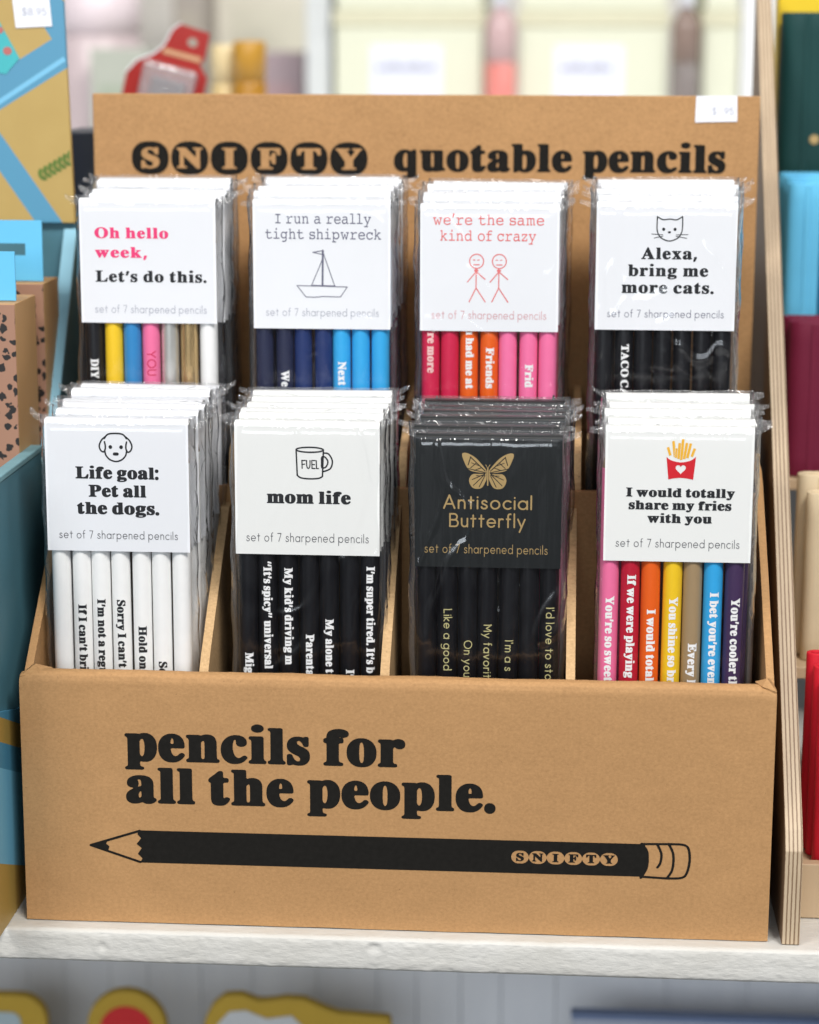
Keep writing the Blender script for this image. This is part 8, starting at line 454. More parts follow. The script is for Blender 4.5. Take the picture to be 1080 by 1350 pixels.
 'butterfly': [[-675,503,-13,-3,-10,-5,-9,-7,-4,-8,-3,-8,-3,-10,0,-24,3,-26,4,-15,17,-50,51,-122,20,-46,24,-47,11,-18,19,-28,2,-1,208,-47,158,63,3,2,-39,36,-5,0,-112,42,-2,0,-117,-102,-3,-2,-5,-1,-5,1,-3,3,-2,3,-2,5,2,5,2,3,108,96,-77,28,-3,3,-3,5,1,5,3,4,5,3,5,-1,86,-32,3,1,25,23,-1,2,-139,129,-60,-199,-5,-5,-5,-2,-8,1,-5,3,-2,6,0,7,63,208,-3,8,1,8,3,5,6,3,13,0,5,-2,2,-2,3,-4,1,-5,2,-2,398,-373,4,-5,1,-8,-2,-5,-2,-2,-4,-3,-6,-1,-7,3,-94,87,-3,0,-134,-53,1,-2,253,-57,6,-3,2,-3,2,-5,-1,-5,-1,-3,-5,-3,-5,-2,2,-8,-1,-5,-2,-3,-5,-5,-9,-2,0,-5,-1,-6,1,-10,-3,-5,2,-1,8,-1,4,-3,2,-6,-1,-7,-161,-323,-6,-6,-7,-2,-7,3,-3,5,1,8,161,322,-2,2,-301,-295,-5,-4,-8,0,-6,4,-1,2,-1,6,1,5,2,2,255,250,-1,2,-33,0,-242,-108,-8,-1,-5,3,-3,5,1,8,2,4,5,3,186,84,-1,2,-65,0,-5,1,-5,5,-2,5,2,5,5,4,5,1,117,0,88,39,0,2,5,1,-280,0,-16,-6,-18,-8,-18,-11,-16,-12,-13,-13,-13,-17,-8,-14,-8,-15,-8,-18,-9,-32,-3,-15,-2,-16,0,-15,2,-16,6,-31,10,-29,14,-31,20,-34,22,-28,13,-13,11,-8,16,-11,15,-7,16,-6,31,-7,34,-4,33,0,37,4,18,4,15,5,19,7,15,9,16,12,14,15,14,18,11,18,24,44,32,68,17,39,12,31,0,229,-25,41,-24,33,-31,40,-49,59,-112,123,-36,36,-21,19,-21,16,-49,34,-51,30,-51,26,-44,19,-23,7,-21,6,-21,3,-36,4,-16,-1],[619,504,-31,-6,-39,-11,-26,-10,-47,-22,-49,-27,-29,-17,-46,-32,-23,-19,-22,-19,-39,-38,-89,-98,-36,-42,-34,-42,-41,-52,-23,-35,-14,-24,0,-229,11,-30,18,-40,32,-68,24,-44,12,-19,13,-17,13,-14,16,-13,18,-10,15,-6,16,-5,21,-4,34,-4,33,0,34,3,33,8,17,7,13,6,15,10,13,10,11,12,13,14,10,14,20,34,14,31,10,29,6,31,2,16,0,15,-2,16,-3,15,-9,29,-7,19,-8,15,-9,15,-11,16,-15,15,-17,13,-18,10,-31,13,-3,1,-278,0,3,-1,1,-2,87,-39,120,0,5,-2,4,-6,0,-5,-3,-5,-4,-2,-70,-1,0,-2,187,-85,3,-1,3,-5,1,-8,-3,-5,-6,-3,-5,0,-242,109,-34,0,-2,-2,255,-250,2,-2,1,-5,-1,-7,-5,-4,-8,-1,-7,4,-305,299,2,-3,0,-3,161,-322,1,-8,-3,-5,-5,-3,-8,1,-4,2,-3,5,-161,323,-1,7,2,6,6,3,8,2,-3,5,1,8,-1,8,0,5,-8,1,-5,4,-4,8,0,5,2,5,-6,2,-2,2,-3,4,-1,5,1,4,3,4,5,3,254,57,1,2,-136,54,-96,-89,-7,-2,-6,2,-3,2,-2,2,-2,5,1,8,4,5,398,372,2,3,1,5,4,5,3,2,5,1,8,0,5,-1,3,-2,4,-5,1,-8,-3,-8,63,-208,0,-7,-2,-6,-6,-4,-5,-1,-7,3,-5,5,-59,195,-2,3,-138,-128,-1,-2,27,-24,88,33,6,-1,5,-3,1,-3,1,-5,-2,-4,-3,-3,-78,-29,109,-97,1,-2,2,-5,-2,-6,-2,-2,-6,-4,-8,2,-120,104,-114,-43,-5,-1,-38,-35,3,-2,159,-63,208,47,20,29,12,20,11,21,21,44,69,167,10,31,6,28,1,26,0,11,-3,10,-4,11,-5,7,-5,4,-11,6,-13,3,-13,2,-18,0],[-319,213,-15,-14,-2,-2,59,-22,2,1,-41,38],[315,213,-40,-37,1,-1,3,0,57,22,-2,2,-16,15],[-64,190,-4,-4,-1,-2,1,-5,30,-48,8,-15,13,-29,1,-2,-2,-5,-1,-5,0,-460,2,-8,4,-5,6,-4,8,-2,8,2,4,4,4,5,2,8,0,460,-1,5,-3,5,3,3,17,37,13,22,20,32,1,5,-3,5,-3,2,-5,-1,-5,-4,-29,-46,-23,-47,-3,1,-13,30,-9,16,-29,46,-2,3,-4,2],[-540,54,-1,0,6,-6,24,-18,18,-10,16,-7,18,-8,21,-7,41,-10,81,-15,34,-5,89,-10,-6,-2,-24,-1,128,0,-260,58,-13,-4,-5,0,-7,3,-4,7,-2,1],[539,54,-154,-34,-5,-8,-5,-3,-5,0,-13,4,-3,0,-259,-58,127,0,-21,1,-8,2,88,10,34,5,83,15,42,11,36,13,17,8,17,10,13,9,12,10,5,5],[-121,-109,-19,-9,6,-4,2,1,12,11],[123,-110,-1,0,1,-3,10,-10,7,5]],
 'bigpencil': [[8690,-334,-12,1,-11,11,-1,23,-11,5,-7846,0,-12,-8,-11,-4,-787,284,-9,4,-8,8,-3,11,5,12,6,5,11,5,785,283,11,-3,12,-9,11,0,7835,0,10,7,6,12,7,5,12,1,11,-5,392,11,12,4,12,-3,161,0,58,-7,34,-12,23,-13,16,-16,14,-23,9,-23,12,-46,8,-58,3,-69,0,-58,-7,-69,-14,-81,-16,-58,-20,-46,-16,-24,-23,-20,-23,-12,-35,-11,-46,-7,-115,-4,-23,-3,-404,19],[8951,-287,119,-6,12,6,29,46,25,46,12,35,7,34,6,46,5,70,0,57,-3,46,-7,47,-10,34,-25,58,-28,52,-11,1,-115,-3,-8,-4,36,-81,15,-46,7,-46,-1,-58,-12,-80,-11,-35,-12,-23,-26,-41,-12,-7,-11,1,-11,12,0,12,28,46,15,35,9,46,5,46,0,34,-3,35,-5,23,-18,46,-33,70,-10,14,-162,-5,-11,-9,23,-33,15,-25,10,-23,11,-35,8,-69,2,-92,-6,-81,-11,-58,-12,-34,-16,-35,-24,-46,-3,-12],[9128,-287,12,-5,80,2,58,5,35,9,23,11,15,12,15,23,10,23,18,58,16,92,6,81,-1,69,-9,81,-11,46,-10,23,-7,12,-14,12,-17,7,-23,7,-23,4,-58,3,-92,-1,-9,-9,32,-69,20,-58,9,-58,2,-46,0,-57,-5,-81,-9,-58,-6,-23,-12,-35,-11,-23],[790,-264,7,-4,3,4,24,46,-8,11,-64,70,4,11,58,93,-7,11,-62,58,-8,11,72,104,-55,69,0,12,5,11,-8,7,-473,-172,-11,-4,-4,-4,-16,-34,48,-46,3,-12,-15,-46,-2,-12],[6752,-114,22,-3,58,1,23,5,23,10,23,18,20,26,10,24,5,28,2,-17,8,-23,13,-22,10,-13,13,-12,23,-14,35,-10,69,0,23,5,23,10,23,17,14,16,12,23,9,32,5,-20,12,-24,17,-24,12,-10,23,-15,35,-10,69,0,23,4,23,10,23,18,14,16,13,23,8,28,5,-16,12,-24,17,-23,12,-11,23,-14,34,-11,70,0,23,4,23,10,23,17,15,17,12,23,8,24,18,-36,16,-23,23,-19,12,-6,23,-9,23,-3,58,0,23,5,22,9,24,18,15,17,13,23,6,21,12,-17,12,-23,11,-15,13,-12,22,-14,34,-11,70,-1,23,5,23,9,17,12,17,17,12,17,10,24,4,23,0,23,-10,34,-13,23,-10,12,-16,13,-16,10,-18,7,-23,5,-70,-1,-34,-11,-19,-12,-16,-14,-11,-15,-12,-23,-12,-17,-7,23,-14,23,-23,23,-19,12,-17,7,-23,5,-58,0,-23,-3,-23,-9,-12,-6,-20,-17,-18,-23,-19,-38,-9,26,-13,23,-13,15,-23,17,-23,10,-23,4,-70,0,-34,-11,-20,-12,-13,-11,-18,-23,-12,-23,-6,-19,-9,30,-14,23,-12,14,-23,18,-23,10,-23,4,-69,0,-35,-10,-20,-13,-13,-11,-18,-23,-12,-23,-6,-23,-5,23,-10,23,-18,23,-25,19,-23,10,-23,5,-58,1,-23,-3,-23,-8,-21,-13,-13,-11,-12,-15,-12,-20,-8,-23,-3,-19,-6,31,-10,23,-19,24,-23,18,-23,10,-23,5,-69,0,-35,-10,-21,-13,-14,-11,-11,-14,-12,-21,-7,-23,-3,-23,5,-34,5,-15,12,-20,11,-14,24,-18,11,-6],[6742,-75,-3,1,-2,2,-1,2,0,3,0,44,0,1,1,2,1,2,2,1,1,0,3,1,6,0,4,-1,3,-2,1,-1,1,-2,4,-10,2,-5,2,-4,3,-4,4,-4,3,-3,4,-3,5,-2,5,-1,5,0,6,0,4,2,4,2,3,4,2,4,1,5,-1,3,-1,4,-3,3,-3,3,-6,4,-26,11,-7,3,-6,4,-5,3,-6,4,-4,4,-3,4,-4,5,-2,6,-1,5,0,7,0,6,2,6,2,5,3,6,3,3,3,3,3,3,5,3,4,2,5,2,6,2,5,1,5,1,7,0,11,0,9,-2,16,-3,2,1,6,3,4,1,4,0,3,0,3,-1,2,-1,2,-2,0,-4,0,-36,0,-2,0,-2,-2,-2,-2,-1,-3,-1,-6,0,-3,0,-2,1,-2,1,-2,3,-3,7,-3,4,-2,4,-3,4,-5,4,-4,3,-4,3,-5,1,-4,1,-4,0,-4,0,-4,-2,-3,-2,-2,-3,-2,-4,0,-3,0,-4,2,-3,3,-3,4,-4,4,-2,4,-2,29,-12,11,-5,5,-3,5,-4,4,-3,4,-4,2,-5,3,-6,1,-7,0,-7,0,-6,-1,-6,-3,-6,-3,-5,-3,-4,-4,-3,-3,-3,-5,-3,-5,-2,-5,-2,-6,-3,-5,-1,-6,-1,-7,-1,-18,0,-9,1,-12,4,-3,0,-3,-1,-4,-3,-3,-1,-4,0],[7128,-75,-3,1,-2,1,-2,1,-2,2,-77,81,-4,3,-2,1,-1,-1,0,-1,-1,-5,0,-50,0,-3,1,-4,1,-4,2,-1,1,-1,3,-2,7,-1,2,-1,2,-1,1,-2,1,-2,0,-1,-1,-3,-2,-2,-2,-1,-3,0,-3,-1,-48,0,-5,1,-1,1,-2,1,-1,2,0,3,0,2,1,2,2,1,2,1,9,2,1,1,2,2,2,2,0,3,1,8,0,80,-1,6,0,2,-1,2,-5,5,-4,4,-6,3,-2,2,-1,2,0,2,1,3,1,2,2,1,1,0,3,1,4,0,43,0,4,-1,3,-1,3,-2,3,-2,55,-58,2,-3,2,0,1,0,1,1,1,4,0,31,0,5,-1,4,0,2,-1,2,-3,2,-2,1,-9,1,-1,1,-2,2,-1,2,-1,2,1,2,1,2,2,1,2,1,3,1,6,0,44,0,4,-1,2,-1,2,-1,1,-2,0,-2,0,-2,-1,-2,-1,-1,-2,-1,-3,-1,-5,-1,-3,-2,-2,-1,-1,-1,-1,-3,0,-3,-1,-8,0,-106,0,-5,0,-2,-1,-1,-1,-1,-2,-1,-5,-1,-3,0],[7310,-75,-4,2,-2,1,0,1,-1,2,0,2,1,3,1,2,2,1,3,1,7,1,3,2,2,1,1,2,1,3,1,3,0,7,0,88,0,4,-1,3,-1,2,-2,2,-2,1,-2,1,-8,1,-3,1,-1,1,-1,2,-1,2,0,3,1,2,2,1,2,1,3,1,4,0,76,0,4,0,4,-2,2,-1,1,-3,0,-3,-1,-2,-2,-2,-2,-1,-9,-1,-3,-2,-1,0,-2,-2,-1,-2,0,-3,-1,-7,0,-87,1,-7,1,-3,1,-2,2,-2,2,-1,3,-1,7,-2,2,0,2,-2,1,-1,1,-3,0,-3,-1,-2,-2,-1,-2,-1,-3,-1,-3,0,-76,0],[7561,-75,-2,1,-2,1,-1,1,-1,1,0,2,0,2,0,3,2,2,2,1,9,2,1,1,2,1,2,2,1,2,1,6,1,6,-1,86,0,3,-1,4,-1,3,-1,2,-2,1,-2,1,-9,2,-2,1,-2,2,-1,2,0,3,1,2,1,2,2,1,3,1,8,0,126,0,6,-1,2,0,1,-1,2,-2,0,-2,1,-2,0,-36,-1,-2,-1,-2,-2,-2,-2,-1,-5,0,-5,0,-3,1,-2,2,-2,3,-3,9,-4,6,-2,3,-2,3,-3,2,-3,1,-5,2,-6,1,-8,1,-7,0,-4,0,-3,-1,-1,-1,-1,-2,-1,-5,0,-30,1,-4,0,-1,1,-1,2,0,3,1,3,2,2,2,2,3,2,4,4,12,1,1,2,2,3,1,2,0,5,0,4,0,3,-1,1,-1,1,-2,1,-2,0,-5,0,-59,0,-3,-1,-2,0,-1,-1,-1,-2,-1,-5,-1,-7,0,-2,1,-2,0,-2,2,-1,2,-2,8,-2,5,-2,5,-2,3,-2,1,-2,2,-2,1,-2,0,-1,0,-1,-1,-1,-1,-1,-2,0,-4,0,-29,1,-4,0,-4,1,-2,2,-2,1,-1,2,-1,4,0,8,-1,3,-1,2,-1,2,-2,0,-3,0,-3,-1,-2,-2,-2,-2,0,-6,-1,-78,0],[7864,-75,-4,2,-1,1,-1,1,-1,2,0,2,1,3,2,2,2,1,3,1,7,1,1,0,2,1,2,2,1,2,1,3,1,3,0,6,0,90,0,6,-1,2,-2,1,-2,0,-2,0,-2,-1,-3,-2,-3,-1,-3,-3,-3,-4,-2,-3,-3,-6,-3,-8,-1,-3,-2,-1,-3,-1,-3,-1,-5,0,-4,1,-2,1,-2,2,-1,2,0,1,0,36,0,4,1,2,2,1,2,1,3,1,5,0,136,0,5,-1,2,0,2,-1,1,-2,1,-2,0,-2,0,-36,0,-2,-1,-2,-2,-2,-2,-1,-4,-1,-5,0,-4,1,-3,2,-1,1,-1,2,-3,9,-2,6,-2,2,-3,3,-2,2,-3,2,-2,2,-3,1,-3,1,-2,0,-2,0,-1,-1,-1,-1,0,-1,0,-6,0,-89,0,-5,0,-4,2,-5,1,-2,1,-1,2,-1,2,0,6,-1,3,-1,2,-1,2,-1,1,-2,0,-2,0,-3,-1,-2,-2,-1,-2,-1,-3,-1,-2,0,-77,0],[8144,-75,-3,1,-2,2,-1,3,0,3,1,2,2,2,2,1,7,2,3,1,2,1,2,3,1,5,0,7,0,20,0,5,-1,2,-2,4,-41,63,-3,3,-2,3,-3,1,-6,2,-1,1,-2,2,-1,2,0,2,1,2,1,2,1,1,2,1,3,1,4,0,73,0,4,0,3,-2,2,-1,1,-2,1,-3,-1,-3,-2,-1,-2,-2,-2,0,-6,-1,-2,-1,-1,-1,0,-1,0,-2,2,-5,17,-29,2,-2,1,-1,2,0,1,0,1,1,3,4,16,23,2,4,1,3,1,2,-1,2,0,1,-2,1,-3,1,-7,1,-2,1,-2,1,-1,2,0,3,1,3,1,2,3,1,4,1,44,0,8,0,3,-1,2,-1,1,-2,1,-2,0,-3,-1,-2,-2,-2,-1,-1,-5,-2,-3,-1,-2,-3,-4,-3,-4,-7,-35,-48,-2,-4,-2,-3,0,-5,0,-29,0,-5,1,-4,1,-3,1,-1,2,-1,3,-1,8,-2,1,-1,2,-1,1,-2,1,-3,0,-2,-2,-2,-2,-1,-1,-1,-3,-1,-3,0,-73,0]],
 'badge': [[141,0,-1,27,-5,22,-6,18,-10,17,-12,14,-15,12,-17,10,-20,6,-23,5,-32,1,-32,-1,-23,-5,-20,-6,-17,-10,-15,-12,-12,-14,-10,-17,-6,-18,-5,-22,-1,-27,1,-27,5,-22,6,-18,10,-17,12,-14,15,-12,17,-10,20,-6,23,-5,32,-1,32,1,23,5,20,6,17,10,15,12,12,14,10,17,6,18,5,22],[-62,-84,-4,1,-2,2,-1,2,-1,3,0,50,1,2,0,2,2,1,2,2,2,0,3,1,6,0,5,-1,3,-2,1,-1,1,-2,4,-11,3,-6,3,-5,3,-4,4,-5,4,-4,4,-2,5,-2,6,-2,6,0,6,0,5,2,4,3,4,4,2,5,1,5,0,4,-2,4,-3,4,-4,3,-7,4,-29,13,-7,3,-7,4,-6,3,-6,5,-5,5,-4,4,-3,6,-3,6,-1,6,0,8,0,7,2,6,2,6,3,6,4,4,3,3,4,3,5,4,5,2,6,3,6,2,6,1,5,1,8,0,12,0,10,-2,18,-3,3,0,6,4,5,1,4,0,4,0,3,-1,2,-1,2,-3,1,-4,0,-40,0,-3,-1,-2,-1,-2,-3,-2,-4,-1,-6,0,-4,1,-2,1,-2,1,-2,3,-4,8,-3,5,-2,4,-4,4,-5,5,-4,3,-5,3,-5,2,-5,1,-4,0,-5,0,-4,-2,-4,-3,-2,-3,-2,-4,-1,-4,1,-4,2,-4,3,-3,5,-4,4,-2,5,-3,32,-13,12,-6,6,-3,6,-4,4,-4,4,-5,4,-5,2,-7,1,-7,1,-8,-1,-7,-1,-7,-3,-6,-3,-6,-4,-4,-4,-4,-4,-4,-5,-3,-5,-3,-6,-2,-7,-2,-6,-2,-7,-1,-7,-1,-20,0,-10,2,-14,3,-3,1,-3,-1,-5,-3,-3,-1,-5,-1],[441,0,-1,27,-5,22,-6,18,-10,17,-12,14,-15,12,-17,10,-20,6,-23,5,-32,1,-32,-1,-23,-5,-20,-6,-17,-10,-15,-12,-12,-14,-10,-17,-6,-18,-5,-22,-1,-27,1,-27,5,-22,6,-18,10,-17,12,-14,15,-12,17,-10,20,-6,23,-5,32,-1,32,1,23,5,20,6,17,10,15,12,12,14,10,17,6,18,5,22],[359,-84,-3,1,-2,1,-3,2,-2,2,-87,90,-4,4,-2,0,-1,0,-1,-2,0,-5,0,-56,0,-4,0,-4,2,-4,2,-2,1,-1,3,-1,9,-2,2,-1,2,-1,1,-2,1,-2,0,-2,-1,-3,-2,-2,-2,-1,-3,-1,-5,0,-53,0,-5,1,-2,1,-1,1,-2,2,0,3,0,3,2,2,1,1,3,1,9,2,2,1,2,2,2,3,0,3,1,9,0,90,0,6,-1,3,-1,2,-6,6,-4,4,-7,4,-2,2,-1,2,0,3,0,3,2,1,2,2,2,0,3,1,4,0,48,0,4,-1,5,-1,3,-2,3,-3,61,-65,3,-3,2,0,2,0,1,1,1,4,0,35,-1,6,0,4,-1,2,-1,2,-3,3,-3,1,-9,2,-2,1,-2,1,-1,3,-1,2,1,3,1,2,2,1,3,1,3,1,6,0,50,0,5,-1,2,-1,2,-1,1,-2,0,-2,0,-3,-1,-2,-1,-2,-2,-1,-3,-1,-6,-1,-4,-2,-2,-1,-1,-2,-1,-3,0,-3,-1,-9,0,-118,0,-6,-1,-2,-1,-2,-1,-1,-2,-1,-5,-1,-4,0],[741,0,-1,27,-5,22,-6,18,-10,17,-12,14,-15,12,-17,10,-20,6,-23,5,-32,1,-32,-1,-23,-5,-20,-6,-17,-10,-15,-12,-12,-14,-10,-17,-6,-18,-5,-22,-1,-27,1,-27,5,-22,6,-18,10,-17,12,-14,15,-12,17,-10,20,-6,23,-5,32,-1,32,1,23,5,20,6,17,10,15,12,12,14,10,17,6,18,5,22],[552,-84,-4,2,-3,2,0,1,-1,2,0,2,1,3,1,2,3,1,3,1,8,2,3,2,2,2,2,2,1,3,0,3,1,8,0,99,-1,4,0,3,-2,3,-2,2,-2,1,-2,1,-9,1,-3,2,-2,1,-1,2,-1,2,0,3,1,2,3,2,2,1,3,1,4,0,85,0,5,0,4,-2,3,-2,1,-3,0,-3,-1,-3,-2,-1,-3,-1,-10,-2,-3,-2,-1,0,-2,-3,-1,-2,-1,-3,0,-8,0,-97,0,-8,1,-3,2,-3,2,-2,2,-1,3,-1,8,-2,3,-1,2,-1,1,-2,1,-3,0,-3,-1,-2,-2,-2,-3,-1,-3,-1,-3,0,-85,0],[1041,0,-1,27,-5,22,-6,18,-10,17,-12,14,-15,12,-17,10,-20,6,-23,5,-32,1,-32,-1,-23,-5,-20,-6,-17,-10,-15,-12,-12,-14,-10,-17,-6,-18,-5,-22,-1,-27,1,-27,5,-22,6,-18,10,-17,12,-14,15,-12,17,-10,20,-6,23,-5,32,-1,32,1,23,5,20,6,17,10,15,12,12,14,10,17,6,18,5,22],[822,-83,-2,0,-2,1,-1,1,-1,2,-1,2,0,2,1,3,2,2,2,2,9,2,3,1,2,1,2,3,1,2,1,6,0,7,0,96,0,4,-1,4,-1,3,-2,3,-1,1,-2,1,-11,3,-2,1,-2,2,-1,2,0,3,0,2,2,2,2,2,3,1,10,0,140,0,7,-1,2,0,2,-2,1,-2,1,-2,0,-2,0,-40,0,-3,-2,-2,-1,-1,-3,-2,-6,0,-5,0,-3,1,-3,2,-2,3,-4,11,-4,7,-2,3,-3,3,-3,2,-3,2,-5,1,-8,2,-8,1,-9,0,-4,0,-3,-1,-2,-2,-1,-2,0,-5,0,-33,0,-5,1,-1,1,-1,2,0,3,0,3,3,3,2,2,4,2,4,5,13,1,2,2,2,3,1,3,0,6,0,4,0,3,-1,2,-1,1,-3,1,-2,0,-5,0,-66,0,-4,-1,-2,-1,-2,-1,-1,-2,-1,-5,-1,-8,0,-3,1,-2,1,-2,2,-1,2,-3,9,-1,5,-3,6,-3,3,-2,2,-2,2,-2,1,-2,0,-1,0,-2,-1,0,-1,-1,-2,0,-5,0,-32,0,-5,1,-4,1,-2,2,-3,1,-1,2,-1,4,-1,10,-1,3,-1,2,-1,2,-2,1,-3,0,-3,-2,-3,-2,-1,-2,-1,-6,-1,-89,0],[1341,0,-1,27,-5,22,-6,18,-10,17,-12,14,-15,12,-17,10,-20,6,-23,5,-32,1,-32,-1,-23,-5,-20,-6,-17,-10,-15,-12,-12,-14,-10,-17,-6,-18,-5,-22,-1,-27,1,-27,5,-22,6,-18,10,-17,12,-14,15,-12,17,-10,20,-6,23,-5,32,-1,32,1,23,5,20,6,17,10,15,12,12,14,10,17,6,18,5,22],[1151,-84,-4,2,-2,2,-1,1,-1,2,0,2,1,3,2,2,3,2,3,0,7,1,2,1,2,1,2,3,2,2,1,3,0,3,1,7,0,101,-1,6,-1,2,-1,2,-3,0,-2,0,-3,-1,-3,-2,-3,-2,-3,-3,-4,-4,-3,-4,-2,-7,-3,-9,-2,-3,-2,-1,-3,-1,-4,-1,-6,0,-4,1,-2,1,-2,2,-1,2,0,2,-1,40,1,4,1,2,2,2,2,1,3,1,6,0,152,0,6,-1,2,-1,2,-1,2,-2,0,-2,1,-2,0,-40,-1,-3,-1,-2,-2,-2,-2,-1,-4,-1,-6,0,-5,1,-3,2,-1,1,-1,2,-3,11,-3,6,-2,3,-3,3,-2,2,-4,3,-3,2,-3,1,-3,1,-2,0,-2,0,-1,-1,-1,-1,-1,-2,0,-6,0,-100,0,-6,0,-4,2,-5,2,-3,1,-1,2,-1,2,-1,7,-1,4,0,2,-1,2,-2,1,-2,0,-2,0,-3,-1,-2,-2,-2,-2,-1,-4,-1,-3,0,-86,0],[1641,0,-1,27,-5,22,-6,18,-10,17,-12,14,-15,12,-17,10,-20,6,-23,5,-32,1,-32,-1,-23,-5,-20,-6,-17,-10,-15,-12,-12,-14,-10,-17,-6,-18,-5,-22,-1,-27,1,-27,5,-22,6,-18,10,-17,12,-14,15,-12,17,-10,20,-6,23,-5,32,-1,32,1,23,5,20,6,17,10,15,12,12,14,10,17,6,18,5,22],[1454,-84,-4,2,-2,2,-2,3,0,3,2,3,2,2,3,1,7,1,3,2,3,1,2,4,1,5,1,8,0,22,-1,6,-1,3,-3,4,-45,70,-3,4,-3,3,-3,1,-7,3,-1,1,-2,1,-1,3,0,2,0,2,1,2,2,2,3,1,3,1,4,0,82,0,5,-1,3,-1,2,-1,2,-3,0,-3,-1,-3,-2,-2,-2,-1,-3,-1,-6,-1,-2,-1,-2,-1,0,-1,0,-3,2,-5,20,-32,1,-2,2,-2,2,0,1,0,2,2,3,4,18,26,2,4,2,3,0,2,-1,3,0,1,-2,1,-3,1,-9,2,-2,0,-1,2,-2,2,0,3,1,3,1,2,3,2,6,1,48,0,9,0,4,-1,2,-2,1,-2,1,-2,0,-3,-1,-3,-2,-1,-1,-1,-6,-3,-3,-1,-3,-3,-3,-4,-6,-7,-39,-55,-2,-4,-2,-3,0,-6,0,-32,0,-6,1,-4,2,-3,1,-2,2,-1,3,-1,8,-2,2,-1,3,-2,1,-2,0,-3,0,-2,-1,-3,-3,-1,-2,-1,-3,-1,-3,0,-82,0]],
}
ENC = dict(DRAWINGS)
for pre, table in (('b', HEAVY_SERIF), ('m', BOLD_SERIF), ('t', TYPEWRITER), ('f', ROUND_LIGHT), ('u', ROUND_BOOK)):
    for c, v in table.items(): ENC[pre + c] = v
OUTL = {}
for k, polys in ENC.items():
    q = 300.0 if k in ('bigpencil', 'badge') else 1000.0
    L = []
    for p in polys:
        x, y = p[0], p[1]; pts = [(x / q, y / q)]
        for i in range(2, len(p), 2):
            x += p[i]; y += p[i + 1]; pts.append((x / q, y / q))
        L.append(pts)
    OUTL[k] = L
TRI = {}
def inside(p, poly):
    x, y = p; r = False; j = len(poly) - 1
    for i in range(len(poly)):
        (xi, yi), (xj, yj) = poly[i], poly[j]
        if (yi > y) != (yj > y) and x < (xj - xi) * (y - yi) / (yj - yi) + xi: r = not r
        j = i
    return r
def tri(k):
    """triangles of an outline set; each outer loop goes together with the holes directly inside it"""
    if k not in TRI:
        L = OUTL[k]
        cont = [[j for j in range(len(L)) if j != i and inside(L[i][0], L[j])] for i in range(len(L))]
        flat = []; T = []
        for i, p in enumerate(L):
            if len(cont[i]) % 2: continue
            grp = [p] + [L[j] for j in range(len(L)) if len(cont[j]) == len(cont[i]) + 1 and i in cont[j]]
            o = len(flat); flat += [q for g in grp for q in g]
            T += [tuple(o + q for q in t) for t in tessellate_polygon([[Vector((x, y, 0)) for x, y in g] for g in grp])]
        TRI[k] = (flat, T)
    return TRI[k]
GAP = {'b': 0.035, 'm': 0.095, 't': 0.13, 'f': 0.205, 'u': 0.17}
SPC = {'b': 0.36, 'm': 0.40, 't': 0.45, 'f': 0.42, 'u': 0.42}
def flat_marks(items):
    """items: (key, x, y, sx, sy) -> verts (x,y), faces"""
    V = []; F = []
    for k, x, y, sx, sy in items:
        v, f = tri(k); o = len(V)
        V += [(x + a * sx, y + b * sy) for a, b in v]
        F += [tuple(i + o for i in t) for t in f]
    return V, F
def layout(pre, s, cap, x0, x1=None, y=0.0):
    """a line of lettering starting at x0; stretched to end at x1 when given"""
    x = 0.0; out = []
    for c in s:
        if c == ' ': x += SPC[pre]; continue
        k = pre + c
        w = max(a for p in OUTL[k] for a, b in p)
        out.append((k, x)); x += w + GAP[pre] + KERN.get(k, 0)
    tot = x - GAP[pre]
    sx = cap if x1 is None else (x1 - x0) / tot
    return [(k, x0 + a * sx, y, sx, cap) for k, a in out]
KERN = {'bf': -0.10, 'br': -0.05, 'mf': -0.08, 'mr': -0.03, 'tf': -0.06, 'bT': -0.04, 'bY': -0.04}
def face_marks(name, items, mat, parent, ypl):
    """marks lying on an upright face that looks towards -y"""
    V, F = flat_marks(items)
    o = raw(name, [(a, ypl, b) for a, b in V], F, mat, parent)
    return o
# ------------------------------------------------------------------ the shelf the display stands on
def paint_mat():
    m, n, l, b = nt('rough_white_paint')
    tc = n.new('ShaderNodeTexCoord')
    a = n.new('ShaderNodeTexNoise'); a.inputs['Scale'].default_value = 420; a.inputs['Detail'].default_value = 7; a.inputs['Roughness'].default_value = 0.62
    mp = n.new('ShaderNodeMapping'); mp.inputs['Scale'].default_value = (0.38, 1, 1)
    l.new(tc.outputs['Object'], mp.inputs[0]); l.new(mp.outputs[0], a.inputs['Vector'])
    c = n.new('ShaderNodeTexNoise'); c.inputs['Scale'].default_value = 40; c.inputs['Detail'].default_value = 4
    l.new(tc.outputs['Object'], c.inputs['Vector'])
    mx = n.new('ShaderNodeMix'); mx.data_type = 'RGBA'
    mx.inputs[6].default_value = (0.52, 0.50, 0.45, 1); mx.inputs[7].default_value = (0.66, 0.65, 0.62, 1)
    l.new(c.outputs['Fac'], mx.inputs[0]); l.new(mx.outputs[2], b.inputs['Base Color'])
    b.inputs['Roughness'].default_value = 0.55
    bp = n.new('ShaderNodeBump'); bp.inputs['Strength'].default_value = 0.6; bp.inputs['Distance'].default_value = 0.0007
    l.new(a.outputs['Fac'], bp.inputs['Height']); l.new(bp.outputs[0], b.inputs['Normal'])
    return m
PAINT = paint_mat()
